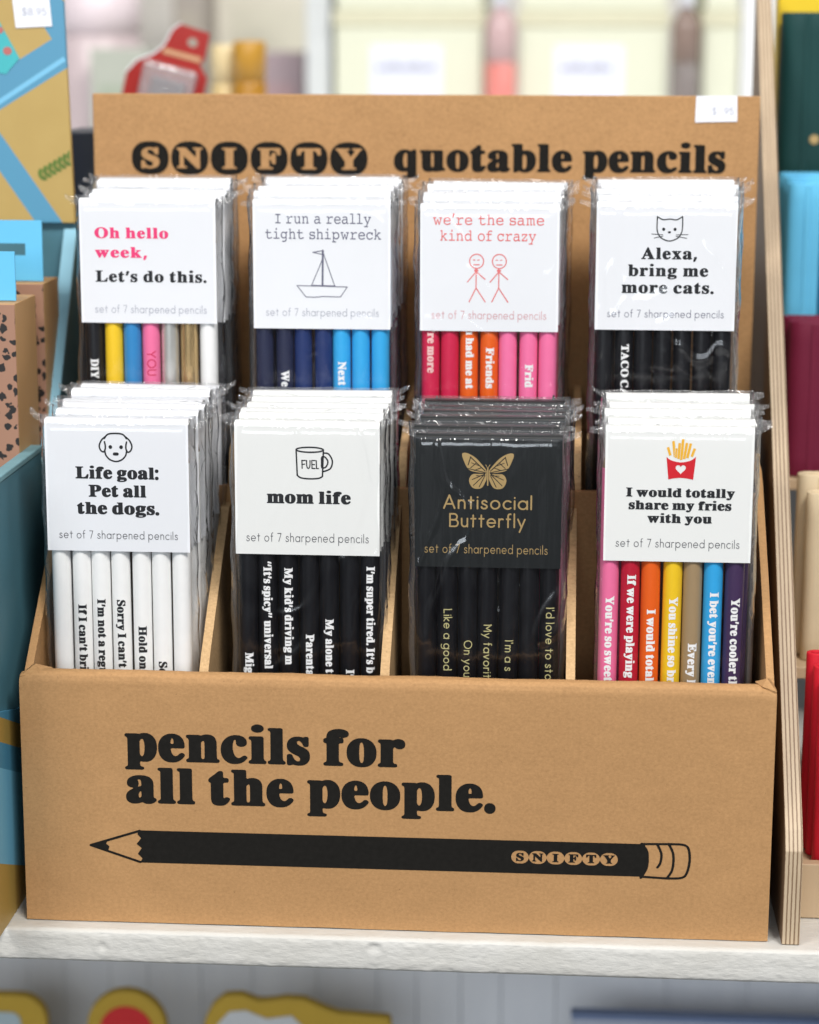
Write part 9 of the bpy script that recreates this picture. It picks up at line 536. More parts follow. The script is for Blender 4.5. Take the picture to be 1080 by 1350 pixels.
def shelf_fn(u, v):
    # v runs round the front: top at the back -> over the front edge -> bottom at the back
    x = -420 + 840 * u
    P = [(300, 0), (150, 0), (40, 0), (6, 0), (-3, 0), (-6.6, -0.15), (-7.7, -0.9), (-8, -2.4), (-8.05, -6.2), (-8, -10.4), (-7.7, -12.2), (-6.9, -12.9), (0, -13), (150, -13), (300, -13)]
    t = v * (len(P) - 1); i = min(int(t), len(P) - 2); f = t - i
    y = P[i][0] + (P[i + 1][0] - P[i][0]) * f; z = P[i][1] + (P[i + 1][1] - P[i][1]) * f
    if y < -3.5:
        d = 0.05 * nz(x, z * 1.8, 3, 0.16) + 0.12 * nz(x, z * 2.2, 9, 0.6) * (0.6 + 0.8 * max(0, nz(x, 0, 5, 0.02) + 0.5)) + 0.16 * nz(x * .5, z * 1.5, 1, 1.3)
        for kx, kz, r in ((-6.5, -3.8, 2.6), (-110, -6.5, 2.0)):
            q = ((x - kx) / r) ** 2 + ((z - kz) / (r * .7)) ** 2
            d += -0.8 * math.exp(-q * 1.6) + 0.25 * math.exp(-(q - 2.2) ** 2)
        y -= d; z += 0.12 * nz(x, y, 7, 0.12)
    return (x, y, z)
sh = thing('display_shelf', 'white painted wooden shelf with a rough front edge, carrying the cardboard display', 'shelf', (0, 0, 0))
grid('board', shelf_fn, 900, 42, PAINT, sh)
sh.children[0].data.materials[0] = PAINT

def plank_mat():
    m, n, l, b = nt('whitewashed_planks')
    tc = n.new('ShaderNodeTexCoord')
    mp = n.new('ShaderNodeMapping'); mp.inputs['Scale'].default_value = (1, 1, 0.06)
    l.new(tc.outputs['Object'], mp.inputs[0])
    a = n.new('ShaderNodeTexNoise'); a.inputs['Scale'].default_value = 110; a.inputs['Detail'].default_value = 5
    l.new(mp.outputs[0], a.inputs['Vector'])
    mx = n.new('ShaderNodeMix'); mx.data_type = 'RGBA'
    mx.inputs[6].default_value = (0.74, 0.76, 0.81, 1); mx.inputs[7].default_value = (0.88, 0.89, 0.92, 1)
    l.new(a.outputs['Fac'], mx.inputs[0]); l.new(mx.outputs[2], b.inputs['Base Color'])
    b.inputs['Roughness'].default_value = 0.6
    return m
PLANK = plank_mat()
pw = thing('plank_panel', 'whitewashed vertical plank panel in the space under the white shelf', 'panel', (0, 285, -13.5))
bm = bmesh.new()
x = -330.0
while x < 330:
    w = rnd.uniform(18, 34) if x < 60 else rnd.uniform(40, 70)
    bm_box(bm, x, x + w - 0.35, 0, 10 + rnd.uniform(0, .8), -230, 0); x += w
from_bm('planks', bm, PLANK, pw)
tag(box('lower_shelf', (-420, 420, 20, 284, -206, -192), PAINT, None, 2), 'lower white shelf below the plank panel carrying yellow edged plaques', 'shelf')

# ------------------------------------------------------------------ the cardboard display box
db = thing('display_box', 'brown cardboard stepped display box printed pencils for all the people', 'display box', (0, 0, 0))
T = 3.0
def front_fn(u, v):
    # loop: bottom front -> up the front -> over the folded top -> down the inside
    x = -140.5 + 281 * u
    P = [(0, 0.4), (0, 30), (0, 60), (0, 90), (0.1, 95.5), (0.7, 97.4), (2.0, 98.5), (4.2, 98.9), (6.4, 98.4), (7.4, 97.2), (7.8, 95), (7.8, 60), (7.8, 2)]
    t = v * (len(P) - 1); i = min(int(t), len(P) - 2); f = t - i
    y = P[i][0] + (P[i + 1][0] - P[i][0]) * f; z = P[i][1] + (P[i + 1][1] - P[i][1]) * f
    if z > 91:
        k = (z - 91) / 8
        z += k * (0.35 * nz(x, 0, 2, 0.035) + 0.16 * nz(x, y, 4, 0.22)); y += k * 0.25 * nz(x, z, 8, 0.05)
        e = max(0, (abs(x) - 134) / 6.5); z -= e * e * 1.6
    if z < 3: z += 0.25 * nz(x, 0, 6, 0.06)
    return (x, y, z)
fp = grid('front_panel', front_fn, 200, 48, KRAFT, db)
items = layout('b', 'pencils for', 13.3, -101.1, 3.8, 65.3) + layout('b', 'all the people.', 13.3, -101.0, 38.2, 48.7)
face_marks('slogan_lettering', items, INK, fp, -0.12)
sxp = 225.6 / 31.45
face_marks('pencil_drawing', [('bigpencil', -115.0, 31.0, sxp, 6.55)], INK, fp, -0.12)
# folded corner tucks at both ends of the front panel
def tuck(sg, L):
    V = [(sg * 140.2, 0.9, 96.6), (sg * 139.8, 9.5, 97.0), (sg * (140.2 - .45 * L), 5.2, 100.3), (sg * (140.2 - L), 7.4, 98.4), (sg * (140.2 - .7 * L), 1.6, 98.3), (sg * (140.2 - .3 * L), 9.6, 99.2)]
    F = [(0, 2, 1), (0, 4, 2), (4, 3, 2), (2, 3, 5), (1, 2, 5)]
    o = raw('corner_fold', V, F, KRAFT, db)
    md = o.modifiers.new('t', 'SOLIDIFY'); md.thickness = 0.0006; md.offset = -1
tuck(-1, 11); tuck(1, 7)
SIDE = [(0.7, 2), (0.7, 93.5), (8.2, 97.0), (16, 104), (46, 129.5), (83, 158.5), (92, 163), (155.5, 166), (155.5, 2)]
def jag(prof, i0, i1, step=1.6, amp=0.9, seed=0):
    """roughen the torn stretch of an outline"""
    out = prof[:i0]
    for i in range(i0, i1):
        a, b = Vector(prof[i]), Vector(prof[i + 1]); n = max(1, int((b - a).length / step))
        for k in range(n):
            p = a.lerp(b, k / n)
            q = amp * nz(p.x * 1.3, p.y * 1.3, seed, 0.9) if k or i > i0 else 0
            out.append((p.x + q * .5, p.y + q))
    return out + prof[i1:]
prism('side_panel', SIDE, -140.3, -137.3, KRAFT, db, bev=0.25)
prism('side_panel', SIDE, 137.3, 140.3, KRAFT, db, bev=0.25)
bp_ = box('back_panel', (-140.3, 140.3, 156, 159, 2, 308), KRAFT, db, 0.5)
it = [('badge', -123.9 + 7.9 + 0, 281.2, 16.95, 15.9)]
face_marks('badge_lettering', it, INK, bp_, 155.86)
face_marks('header_lettering', layout('b', 'quotable pencils', 11.0, -12.2, 126.8, 276.6), INK, bp_, 155.86)
STICK = simple('white_sticker', (0.80, 0.81, 0.86), 0.45, 0.5, var=0.01)
stk = prism('price_sticker', [(113.6, 297.2), (131.0, 297.6), (130.7, 308.2), (113.8, 308.0)], 155.55, 155.9, STICK, db, 'y')
face_marks('price_print', layout('u', '$', 2.8, 120.6, 122.2, 300.4) + layout('u', '95', 2.8, 125.4, 129.4, 300.4), INK_PALE, stk, 155.50)
box('cross_wall', (-137.2, 137.2, 73, 76, 2, 156.3), KRAFT, db, 0.4)
box('raised_floor', (-137.2, 137.2, 76.2, 155.8, 74.5, 77.5), KRAFT, db, 0.3)
box('box_floor', (-137.2, 137.2, 8.0, 155.8, 0.3, 2.0), KRAFT, db, 0.0)
DIV = [(8.2, 2.2), (8.2, 96.5), (14, 103), (66, 148.5), (72.8, 149.5), (72.8, 2.2)]
RDIV = [(76.2, 77.7), (76.2, 159), (80, 170), (120, 184), (155.6, 186), (155.6, 77.7)]
for i, xc in enumerate((-72.2, -4.0, 65.2)):
    prism('divider', jag(DIV, 1, 4, seed=i * 7 + 1), xc - 1.7, xc + 1.7, KRAFT_EDGE, db)
    prism('divider', jag(RDIV, 1, 4, seed=i * 7 + 4), xc + 1.6 - 1.5, xc + 1.6 + 1.5, KRAFT_EDGE, db)

# ------------------------------------------------------------------ pencil packets
R = 3.62
ME = {}
def pencil_mesh():
    if 'body' in ME: return
    n = 20
    def lat(prof):
        V = []; F = []
        for r, z in prof:
            for i in range(n): V.append(Vector((r * math.sin(2 * math.pi * i / n), -r * math.cos(2 * math.pi * i / n), z)) * MM)
        for j in range(len(prof) - 1):
            for i in range(n):
                a = j * n + i; b = j * n + (i + 1) % n; F.append((a, b, b + n, a + n))
        F.append(tuple(range(n))[::-1]); F.append(tuple(range((len(prof) - 1) * n, len(prof) * n)))
        return V, F
    ME['b'] = lat([(R - .5, 0), (R, .6), (R, 60), (R, 120), (R, 171.0), (R - .02, 171.4)])
    ME['t'] = lat([(R - .02, 171.45), (2.0, 178.5), (0.95, 183), (0.25, 186)])
    ME['body'] = {}
pencil_mesh()
def pencil(parent, x, paint, zo, tilt=0.0):
    if paint.name not in ME['body']:
        me = bpy.data.meshes.new('pencil'); me.from_pydata(ME['b'][0], [], ME['b'][1]); me.polygons.foreach_set('use_smooth', [True] * (len(me.polygons) - 2) + [False, False])
        me.materials.append(paint); ME['body'][paint.name] = me
    if 'tip' not in ME:
        me = bpy.data.meshes.new('sharpened_tip'); me.from_pydata(ME['t'][0], [], ME['t'][1]); me.polygons.foreach_set('use_smooth', [True] * (len(me.polygons) - 2) + [False, False])
        me.materials.append(WOOD); me.materials.append(GRAPHITE)
        me.polygons.foreach_set('material_index', [0] * 40 + [1] * (len(me.polygons) - 40)); ME['tip'] = me
    o = bpy.data.objects.new('pencil', ME['body'][paint.name]); COL.objects.link(o); o.parent = parent
    o.location = Vector((x, 0.75 + R, zo)) * MM; o.rotation_euler = (0, tilt, 0)
    t = bpy.data.objects.new('sharpened_tip', ME['tip']); COL.objects.link(t); t.parent = o
    return o
def pencil_text(pen, pre, s, ztop, cap, mat, wid=1.0, voff=0.0):
    """lettering wrapped on the pencil, read from the top down"""
    V, F = flat_marks(layout(pre, s, 1.0, 0.0))
    bm = bmesh.new()
    vs = [bm.verts.new((a * cap * wid, (b - 0.36) * cap + voff, 0)) for a, b in V]
    for f in F:
        try: bm.faces.new([vs[i] for i in f])
        except ValueError: pass
    for k in range(-4, 5):
        bmesh.ops.bisect_plane(bm, geom=bm.verts[:] + bm.edges[:] + bm.faces[:], plane_co=(0, k * 0.62, 0), plane_no=(0, 1, 0))
    for v in bm.verts:
        a = v.co.y / R; z = ztop - v.co.x
        v.co = Vector((math.sin(a) * (R + .07), -math.cos(a) * (R + .07), z))
    from_bm('pencil_lettering', bm, mat, pen)

CW = 27.2
CARDME = {}
def card(parent, zt, h, mat, seed=0):
    key = (mat.name, h)
    th = 2 * R + 1.1
    def fn(u, v):
        x = -CW + 2 * CW * u
        # front bottom -> front top -> over the fold -> back bottom
        P = [(0, -h), (0, -h * .5), (0, -3), (0.05, -1.1), (0.5, -0.35), (1.5, 0.0), (3.2, 0.25), (5.6, 0.15), (7.0, -0.3), (th - .1, -1.2), (th, -3), (th, -h * .5), (th, -h)]
        t = v * (len(P) - 1); i = min(int(t), len(P) - 2); f = t - i
        y = P[i][0] + (P[i + 1][0] - P[i][0]) * f; z = P[i][1] + (P[i + 1][1] - P[i][1]) * f
        return (x, y, z)
    if key not in CARDME:
        o = grid('header_card', fn, 6, 36, mat, parent, loc=(0, 0, zt))
        CARDME[key] = o.data
    else:
        o = bpy.data.objects.new('header_card', CARDME[key]); COL.objects.link(o); o.parent = parent; o.location = (0, 0, zt * MM)
    return o
FILMME = {}
HW = 29.6
def film_mesh(variant, zt, amp):
    """a closed tube of film with flat side seams and a crumpled top seal"""
    key = (variant, zt, amp)
    if key in FILMME: return FILMME[key]
    th = 2 * R + 1.6; yc = (th - .5) / 2
    nu, nv = 56, 60
    V = []; F = []; M = []
    sd = variant * 13.7
    for j in range(nv + 1):
        v = j / nv
        z = 0.6 + (zt - 0.6) * v
        top = max(0, (z - (zt - 2.6)) / 2.6)
        for i in range(nu):
            if i < nu // 2:
                s = i / (nu / 2); sg = -1          # front, left to right
            else:
                s = 1 - (i - nu // 2) / (nu / 2); sg = 1
            # more columns towards the sides
            c = 2 * s - 1
            x = HW * (math.sin(c * math.pi / 2) * 0.55 + c * 0.45)
            ax = abs(x)
            half = th / 2 + 0.15
            if ax > 25.5: half *= max(0.05, 1 - ((ax - 25.5) / (HW - 25.5)) ** 1.8)
            half *= 1 - 0.93 * top ** 2
            w = nz(x * 1.4, z * .35, sd + sg * 5, 0.07) * amp + 0.5 * amp * nz(x, z * .6, sd + sg * 9, 0.2)
            below = 1.0 if z < zt - 53 else (0.25 if amp < 1.0 else 0.6)
            e = 0.4 + 1.6 * max(0, (ax - 20) / 10) ** 2
            y = yc + sg * half + sg * max(-0.15, w * below * (0.5 if ax < 24 else e))
            if top > 0: y += top * 0.5 * nz(x, 0, sd, 0.15)
            xx = x + (0.9 * nz(z * .25, sd, 3, 0.3) if ax > 27 else 0) * (1 if x > 0 else -1)
            zz = z + top * 0.35 * nz(x, 1, sd, 0.2)
            V.append((xx, y, zz))
    for j in range(nv):
        for i in range(nu):
            a = j * nu + i; b = j * nu + (i + 1) % nu
            F.append((a, b, b + nu, a + nu)); M.append(2 if j >= nv - 1 else (2 if abs(V[a][0]) > 28.0 or abs(V[b][0]) > 28.0 else 0))
    # crumpled ears of the top seal
    rr = random.Random(variant * 31 + 5)
    for sx in (-1, 1):
        L = rr.uniform(2.2, 4.6); H = rr.uniform(2.2, 4.2); dz = rr.uniform(-1.2, 1.6); up_ = rr.uniform(-.3, 1.3)
        o = len(V); n1, n2 = 7, 4
        for a in range(n1 + 1):
            for b in range(n2 + 1):
                p, q = a / n1, b / n2
                x = sx * (HW - 3.2 + (L + 3.2) * p)
                z = zt - 1.2 - H * (1 - q) * (1 - .55 * p) + dz * p + up_ * 2.2 * p * p
                y = yc + 1.6 * nz(a * .9, b * .9, sd + sx * 3, 0.8) * (0.3 + p) + (q - .5) * 1.6
                V.append((x, y, z + .5 * nz(a, b, sd + 50, .7)))
        for a in range(n1):
            for b in range(n2):
                k = o + a * (n2 + 1) + b
                F.append((k, k + 1, k + n2 + 2, k + n2 + 1)); M.append(1)
    me = bpy.data.meshes.new('film_sleeve')
    me.from_pydata([Vector(v) * MM for v in V], [], F)
    me.polygons.foreach_set('use_smooth', [True] * len(me.polygons)); me.polygons.foreach_set('material_index', M)
    FILMME[key] = me
    return me
def sleeve(parent, variant, zt, film, amp):
    me = film_mesh(variant, zt, amp)
    if not me.materials:
        me.materials.append(film); me.materials.append(SEAL); me.materials.append(SEAM)
    elif me.materials[0] != film:
        me = me.copy(); me.materials[0] = film; FILMME[(variant, zt, amp)] = me
    o = bpy.data.objects.new('film_sleeve', me); COL.objects.link(o); o.parent = parent
    return o

PITCH = 7.7
def packet(label, loc, top, cardmat, paints, h=50.3, rz=0.0, film=None, variant=0, amp=0.9, outer=False, group=None, seed=0, pzo=1.0, ry=0.0):
    t = thing('pencil_packet', label, 'pencil packet', loc, rz, group, 0.0, ry)
    c = card(t, top, h, cardmat, seed)
    pens = []
    for i, p in enumerate(paints):
        if outer and i not in (0, 6): pens.append(None); continue
        pens.append(pencil(t, (i - 3) * PITCH, p, pzo + rnd.uniform(0, 1.2), rnd.uniform(-.0025, .0025)))
    sleeve(t, variant, top + 1.3, film or FILM, amp)
    return t, c, pens
def card_print(c, top, h, L, Rr, Tt, B, lines, icon=None, caption=None):
    """c: header card; px frame L,Rr,Tt,B of the card in the photo; turns print positions into card millimetres"""
    sx = 2 * CW / (Rr - L); sz = h / (B - Tt)
    X = lambda x: (x - L) * sx - CW
    Z = lambda y: (Tt - y) * sz            # the card's own zero is its top edge
    for mat in dict.fromkeys(l[-1] for l in lines):
        its = []
        for pre, s, x0, x1, yb, cap, m in lines:
            if m is mat: its += layout(pre, s, cap * sz, X(x0), X(x1), Z(yb))
        face_marks('lettering', its, mat, c, -0.09)
    if caption:
        x0, x1, yb, cap, m = caption
        face_marks('caption', layout('f', 'set of 7 sharpened pencils', cap * sz, X(x0), X(x1), Z(yb)), m, c, -0.09)
    for k, cx, cy, hh, m in icon or ():
        face_marks('drawing', [(k, X(cx), Z(cy), hh * sz * .985, hh * sz)], m, c, -0.09)

FT, RT = 190.6, 190.8      # top of the card above the compartment floor
F0, R0 = 2.0, 77.7
P_ = lambda n, c, r=.27, m=0: pencil_paint(n, c, r, m)
PINK = P_('pink', (0.80, 0.16, 0.33)); RED = P_('red', (0.46, 0.012, 0.035)); ORANGE = P_('orange', (0.76, 0.115, 0.012)); YELLOW = P_('yellow', (0.82, 0.53, 0.02))
TAN = P_('tan', (0.33, 0.23, 0.125)); SKY = P_('sky_blue', (0.035, 0.36, 0.72)); PURPLE = P_('purple', (0.055, 0.03, 0.085))
NAVY = P_('navy', (0.018, 0.022, 0.055)); NAVY2 = P_('royal_navy', (0.014, 0.03, 0.12)); BLUE = P_('blue', (0.03, 0.22, 0.50)); GOLD = P_('gold', (0.74, 0.52, 0.25), .24, .85); SILVER = P_('silver', (0.74, 0.74, 0.70), .24, .7)
DRED = P_('crimson', (0.58, 0.018, 0.07)); HPINK = P_('hot_pink', (0.85, 0.17, 0.36))
ORD = ['second', 'third', 'fourth', 'fifth', 'sixth', 'seventh']
def stack(x, y, z, top, cardmat, paints, n, what, shift, gap=8.6, lift=0.35, film=None, variants=0, amp=0.7):
    for k in range(n):
        dx = shift[min(k, len(shift) - 1)]
        packet('%s clear pencil packet from the front in %s' % (ORD[k], what), (x + dx + rnd.uniform(-.5, .5), y + gap * (k + 1) + rnd.uniform(-.1, .1), z + lift * (k + 1) + rnd.uniform(-.9, 1.0)), top, cardmat, paints,
               rz=rnd.uniform(-.016, .016), ry=rnd.uniform(-.008, .008), film=film, variant=variants + 1 + k % 5, amp=amp, outer=True, group='pencil packets behind the front one of ' + what)

YF, YR = 22.0, 84.0
# --- front row
t, c, pens = packet('white card packet of white pencils with a drawn dog face', (-106.0, YF, F0), FT - F0, CARD, [WHITE_P] * 7, variant=0, amp=.5, pzo=0.5)
card_print(c, FT, 50.3, 62, 253, 552, 726, [('b', 'Life goal:', 102, 213, 629, 15, INK_CARD), ('b', 'Pet all', 119, 196, 653, 15, INK_CARD), ('b', 'the dogs.', 103, 213, 676, 15, INK_CARD)], [('dog', 156.6, 587.8, 37.6, INK_CARD)], (78, 237, 709, 10, INK_GREY))
for i, s, z in ((1, "If I can't bring", 116), (2, "I'm not a regu", 118), (3, "Sorry I can't t", 117.5), (4, "Hold on t", 108), (5, "Sorr", 94.5)): pencil_text(pens[i], 'b', s, z, 3.0, INK_CARD, 0.92)
stack(-106.0, YF, F0, FT - F0, CARD, [WHITE_P] * 7, 5, 'the dog face stack', [1.6, 2.4, 2.2, 3.2, 3.6], variants=0, lift=1.3)
t, c, pens = packet('ivory card packet of black pencils with a drawn coffee mug', (-34.2, YF, F0), FT - F0, CREAM_CARD, [BLACK_P] * 7, variant=6, film=FILM_WRINKLED, amp=1.1, pzo=0.5)
card_print(c, FT, 50.3, 313, 499, 558, 728, [('b', 'mom life', 354, 462, 661, 15, INK_CARD)], [('mug', 409.7, 609, 41.4, INK_CARD)], (327, 485, 711, 10.5, INK_GREY))
for i, s, z in ((0, "Migh", 98.5), (1, "“It’s spicy” universal", 134.5), (2, "My kid’s driving m", 132), (3, "Parental", 106), (4, "My alone t", 112), (5, "I'm", 92.5), (6, "I’m super tired. It’s b", 133.5)): pencil_text(pens[i], 'b', s, z, 3.0, WHITE_TEXT, 0.86)
stack(-34.2, YF, F0, FT - F0, CREAM_CARD, [BLACK_P] * 7, 5, 'the coffee mug stack', [0.6, 1.6, 1.2, 2.2, 2.0], variants=6, lift=1.1)
t, c, pens = packet('black packet with gold butterfly print, glossy wrinkled film', (33.6, YF, F0), FT - F0 - 3.6, BLACK_CARD, [BLACK_P] * 7, variant=12, film=FILM_GLOSSY, amp=1.2, pzo=0.5)
card_print(c, FT, 50.3, 549, 738, 572, 746, [('u', 'Antisocial', 585, 700, 668, 16.5, GOLD_INK), ('u', 'Butterfly', 593, 692, 692, 16.5, GOLD_INK)], [('butterfly', 642.4, 619, 47, GOLD_INK)], (561, 721, 727, 11, GOLD_INK))
for i, s, z in ((1, "Like a good", 117.5), (2, "On you", 105), (3, "My favorit", 111.5), (4, "I'm a s", 105), (6, "I'd love to sto", 118)): pencil_text(pens[i], 'u', s, z, 2.9, GOLD_TEXT, 1.02)
stack(33.6, YF, F0, FT - F0 - 2.6, BLACK_CARD, [PURPLE] + [BLACK_P] * 5 + [PINK], 5, 'the gold butterfly stack', [0.4, 1.2, 0.6, 1.4, 1.8], film=FILM_WRINKLED, variants=12, lift=0.9)
FR = [PINK, RED, ORANGE, YELLOW, TAN, SKY, PURPLE]
t, c, pens = packet('white card packet of seven rainbow pencils with a drawn red box of fries', (103.8, YF, F0), FT - F0, CREAM_CARD, FR, variant=18, amp=.5, pzo=0.5)
card_print(c, FT, 50.3, 797, 991, 561, 739, [('b', 'I would totally', 825, 968, 652, 11.3, INK_CARD), ('b', 'share my fries', 829, 964, 669, 11.3, INK_CARD), ('b', 'with you', 854, 939, 686.5, 11.3, INK_CARD)], [('frybox', 896, 602, 54.8, INK_RED), ('fries', 896, 602, 54.8, INK_YELLOW)], (813, 976, 719.6, 10.5, INK_GREY))
for i, s, z in ((0, "You're so sweet I", 123), (1, "If we were playing", 131.5), (2, "I would totally", 118.5), (3, "You shine so bri", 124), (4, "Every li", 105.5), (5, "I bet you're even", 125), (6, "You're cooler th", 123)): pencil_text(pens[i], 'b', s, z, 3.1, WHITE_TEXT, 0.9)
for i, p in enumerate(pens): p.location.x += (-1.9 if i == 0 else -1.3) * MM
stack(103.8, YF, F0, FT - F0, CREAM_CARD, FR, 4, 'the box of fries stack', [1.0, 0.2, 1.4, 2.0], variants=18, lift=1.7)
# --- rear row
HEL = [BLACK_P, YELLOW, BLUE, PINK, SILVER, GOLD, WHITE_P]
t, c, pens = packet('white card packet with pink and black week greeting over mixed colour pencils', (-104.3, YR, R0), RT, CARD, HEL, h=49, variant=24, amp=.7)
card_print(c, RT, 49, 108, 284, 266, 426, [('m', 'Oh hello', 127.5, 223, 316, 13.2, INK_PINK), ('m', 'week,', 127.5, 195, 341, 13.2, INK_PINK), ('m', "Let's do this.", 127.5, 271.5, 372.4, 14, INK_CARD)], None, (126, 271, 412.7, 9.5, INK_PALE))
pencil_text(pens[0], 'b', 'DIY', 125.5, 3.0, WHITE_TEXT, .8); pencil_text(pens[3], 'u', 'YOU', 129, 3.2, DRED, 1.0)
stack(-104.3, YR, R0, RT, CARD, [BLACK_P] * 7, 4, 'the week greeting stack', [0.6, 1.4, 1.0, 2.2], variants=24, lift=1.5)
t, c, pens = packet('white card packet with a drawn sailing boat over navy and sky blue pencils', (-35.1, YR, R0), RT, CARD, [NAVY, NAVY, NAVY2, NAVY2, SKY, SKY, SKY], h=50.5, variant=3, amp=.7)
card_print(c, RT, 50.5, 336, 513, 263, 434, [('t', 'I run a really', 365, 488, 293.5, 14.5, INK_SLATE), ('t', 'tight shipwreck', 352, 501, 314, 14.5, INK_SLATE)], [('boat', 425, 360, 62.3, INK_SLATE)], (352, 498, 416.7, 9.8, INK_PALE))
pencil_text(pens[1], 'b', 'We', 122, 3.0, WHITE_TEXT, .85); pencil_text(pens[4], 'b', 'Next', 125, 3.0, WHITE_TEXT, .85)
stack(-35.1, YR, R0, RT, CARD, [NAVY] * 7, 4, 'the sailing boat stack', [0.4, 1.6, 2.4, 1.8], variants=24, lift=1.9)
t, c, pens = packet('white card packet with two red stick figures over red to pink pencils', (31.0, YR, R0), RT - 1.2, CARD, [DRED, DRED, ORANGE, ORANGE, HPINK, HPINK, HPINK], h=49.5, variant=15, amp=.6)
card_print(c, RT, 49.5, 555, 735, 270, 435, [('t', "we're the same", 571.5, 715, 296, 14.5, INK_CORAL), ('t', 'kind of crazy', 581, 705, 316.7, 14.5, INK_CORAL)], [('figures', 643, 365, 62.6, INK_CORAL)], (570, 719.6, 418.6, 10, INK_CORAL2))
for i, s, z in ((0, "We're more", 146), (2, "You had me at", 146), (3, "Friends", 132.5), (5, "Frid", 125.5)): pencil_text(pens[i], 'b', s, z, 3.0, simple('blush_pencil_print', (0.80, 0.5, 0.48), .6, .3) if i == 0 else WHITE_TEXT, .9)
stack(31.0, YR, R0, RT - 1.0, CARD, [DRED] * 7, 4, 'the stick figure stack', [0.6, 1.4, 1.0, 2.0], variants=6, lift=1.7)
t, c, pens = packet('white card packet with a drawn cat face over black pencils', (99.8, YR, R0), RT, CARD, [BLACK_P] * 7, h=49.5, variant=27, film=FILM_WRINKLED, amp=1.1)
card_print(c, RT, 49.5, 788, 970, 264, 430, [('m', 'Alexa,', 846.6, 919, 336.4, 14.5, INK_CARD), ('m', 'bring me', 830, 934, 358.7, 14.5, INK_CARD), ('m', 'more cats.', 822, 942, 381, 14.5, INK_CARD)], [('cat', 882.7, 297, 31.8, INK_CARD)], (804, 956, 413, 9.5, INK_SLATE))
pencil_text(pens[1], 'b', 'TACO CAT', 134, 2.9, WHITE_TEXT, .9)
stack(99.8, YR, R0, RT, CARD, [BLACK_P] * 7, 4, 'the cat face stack', [0.4, 1.0, 0.6, 1.6], variants=12, lift=1.8)
# ------------------------------------------------------------------ plywood rack with cloth notebooks on the right
def ply_mat(name, edge):
    m, n, l, b = nt(name)
    tc = n.new('ShaderNodeTexCoord')
    mp = n.new('ShaderNodeMapping'); mp.inputs['Scale'].default_value = (1, 0.12, 0.12) if edge else (1, .3, .06)
    l.new(tc.outputs['Object'], mp.inputs[0])
    a = n.new('ShaderNodeTexNoise'); a.inputs['Scale'].default_value = 500 if edge else 160; a.inputs['Detail'].default_value = 4
    l.new(mp.outputs[0], a.inputs['Vector'])
    mx = n.new('ShaderNodeMix'); mx.data_type = 'RGBA'
    mx.inputs[6].default_value = ((0.20, 0.125, 0.07, 1) if edge else (0.42, 0.29, 0.17, 1)); mx.inputs[7].default_value = ((0.60, 0.47, 0.32, 1) if edge else (0.56, 0.42, 0.27, 1))
    if edge:
        w = n.new('ShaderNodeTexWave'); w.bands_direction = 'X'; w.inputs['Scale'].default_value = 205; w.inputs['Distortion'].default_value = 0.5; w.inputs['Detail Scale'].default_value = 3
        l.new(tc.outputs['Object'], w.inputs['Vector'])
        ad = n.new('ShaderNodeMath'); ad.operation = 'MULTIPLY_ADD'; ad.inputs[1].default_value = 0.45
        l.new(a.outputs['Fac'], ad.inputs[0])
        mr = n.new('ShaderNodeMapRange'); mr.inputs[1].default_value = .1; mr.inputs[2].default_value = .42; mr.inputs[3].default_value = -.3; mr.inputs[4].default_value = .55
        l.new(w.outputs['Fac'], mr.inputs[0]); l.new(mr.outputs[0], ad.inputs[2]); l.new(ad.outputs[0], mx.inputs[0])
    else: l.new(a.outputs['Fac'], mx.inputs[0])
    l.new(mx.outputs[2], b.inputs['Base Color']); b.inputs['Roughness'].default_value = 0.55
    return m
PLY = ply_mat('plywood_edge', True); PLYF = ply_mat('plywood_face', False)
rk = thing('notebook_rack', 'stepped plywood rack holding folded cloth notebooks', 'rack', (145.4, 0, 0))
prism('side_board', [(-2.5, 0.3), (-2.5, 37), (1.5, 44), (258, 356), (263, 356), (263, 0.3)], 0, 6.6, PLY, rk, bev=0.3)
box('front_board', (6.8, 190, 24, 29, 0.3, 22.2), PLYF, rk, 0.4)
LED = [(29.5, 96, 20.0), (96, 168, 80.0), (168, 206, 144.5), (206, 252, 208.5), (252, 300, 268.5)]
for y0, y1, z in LED:
    box('step', (6.8, 190, y0, y1 - 0.3, z - 5, z), PLYF, rk, 0.4)
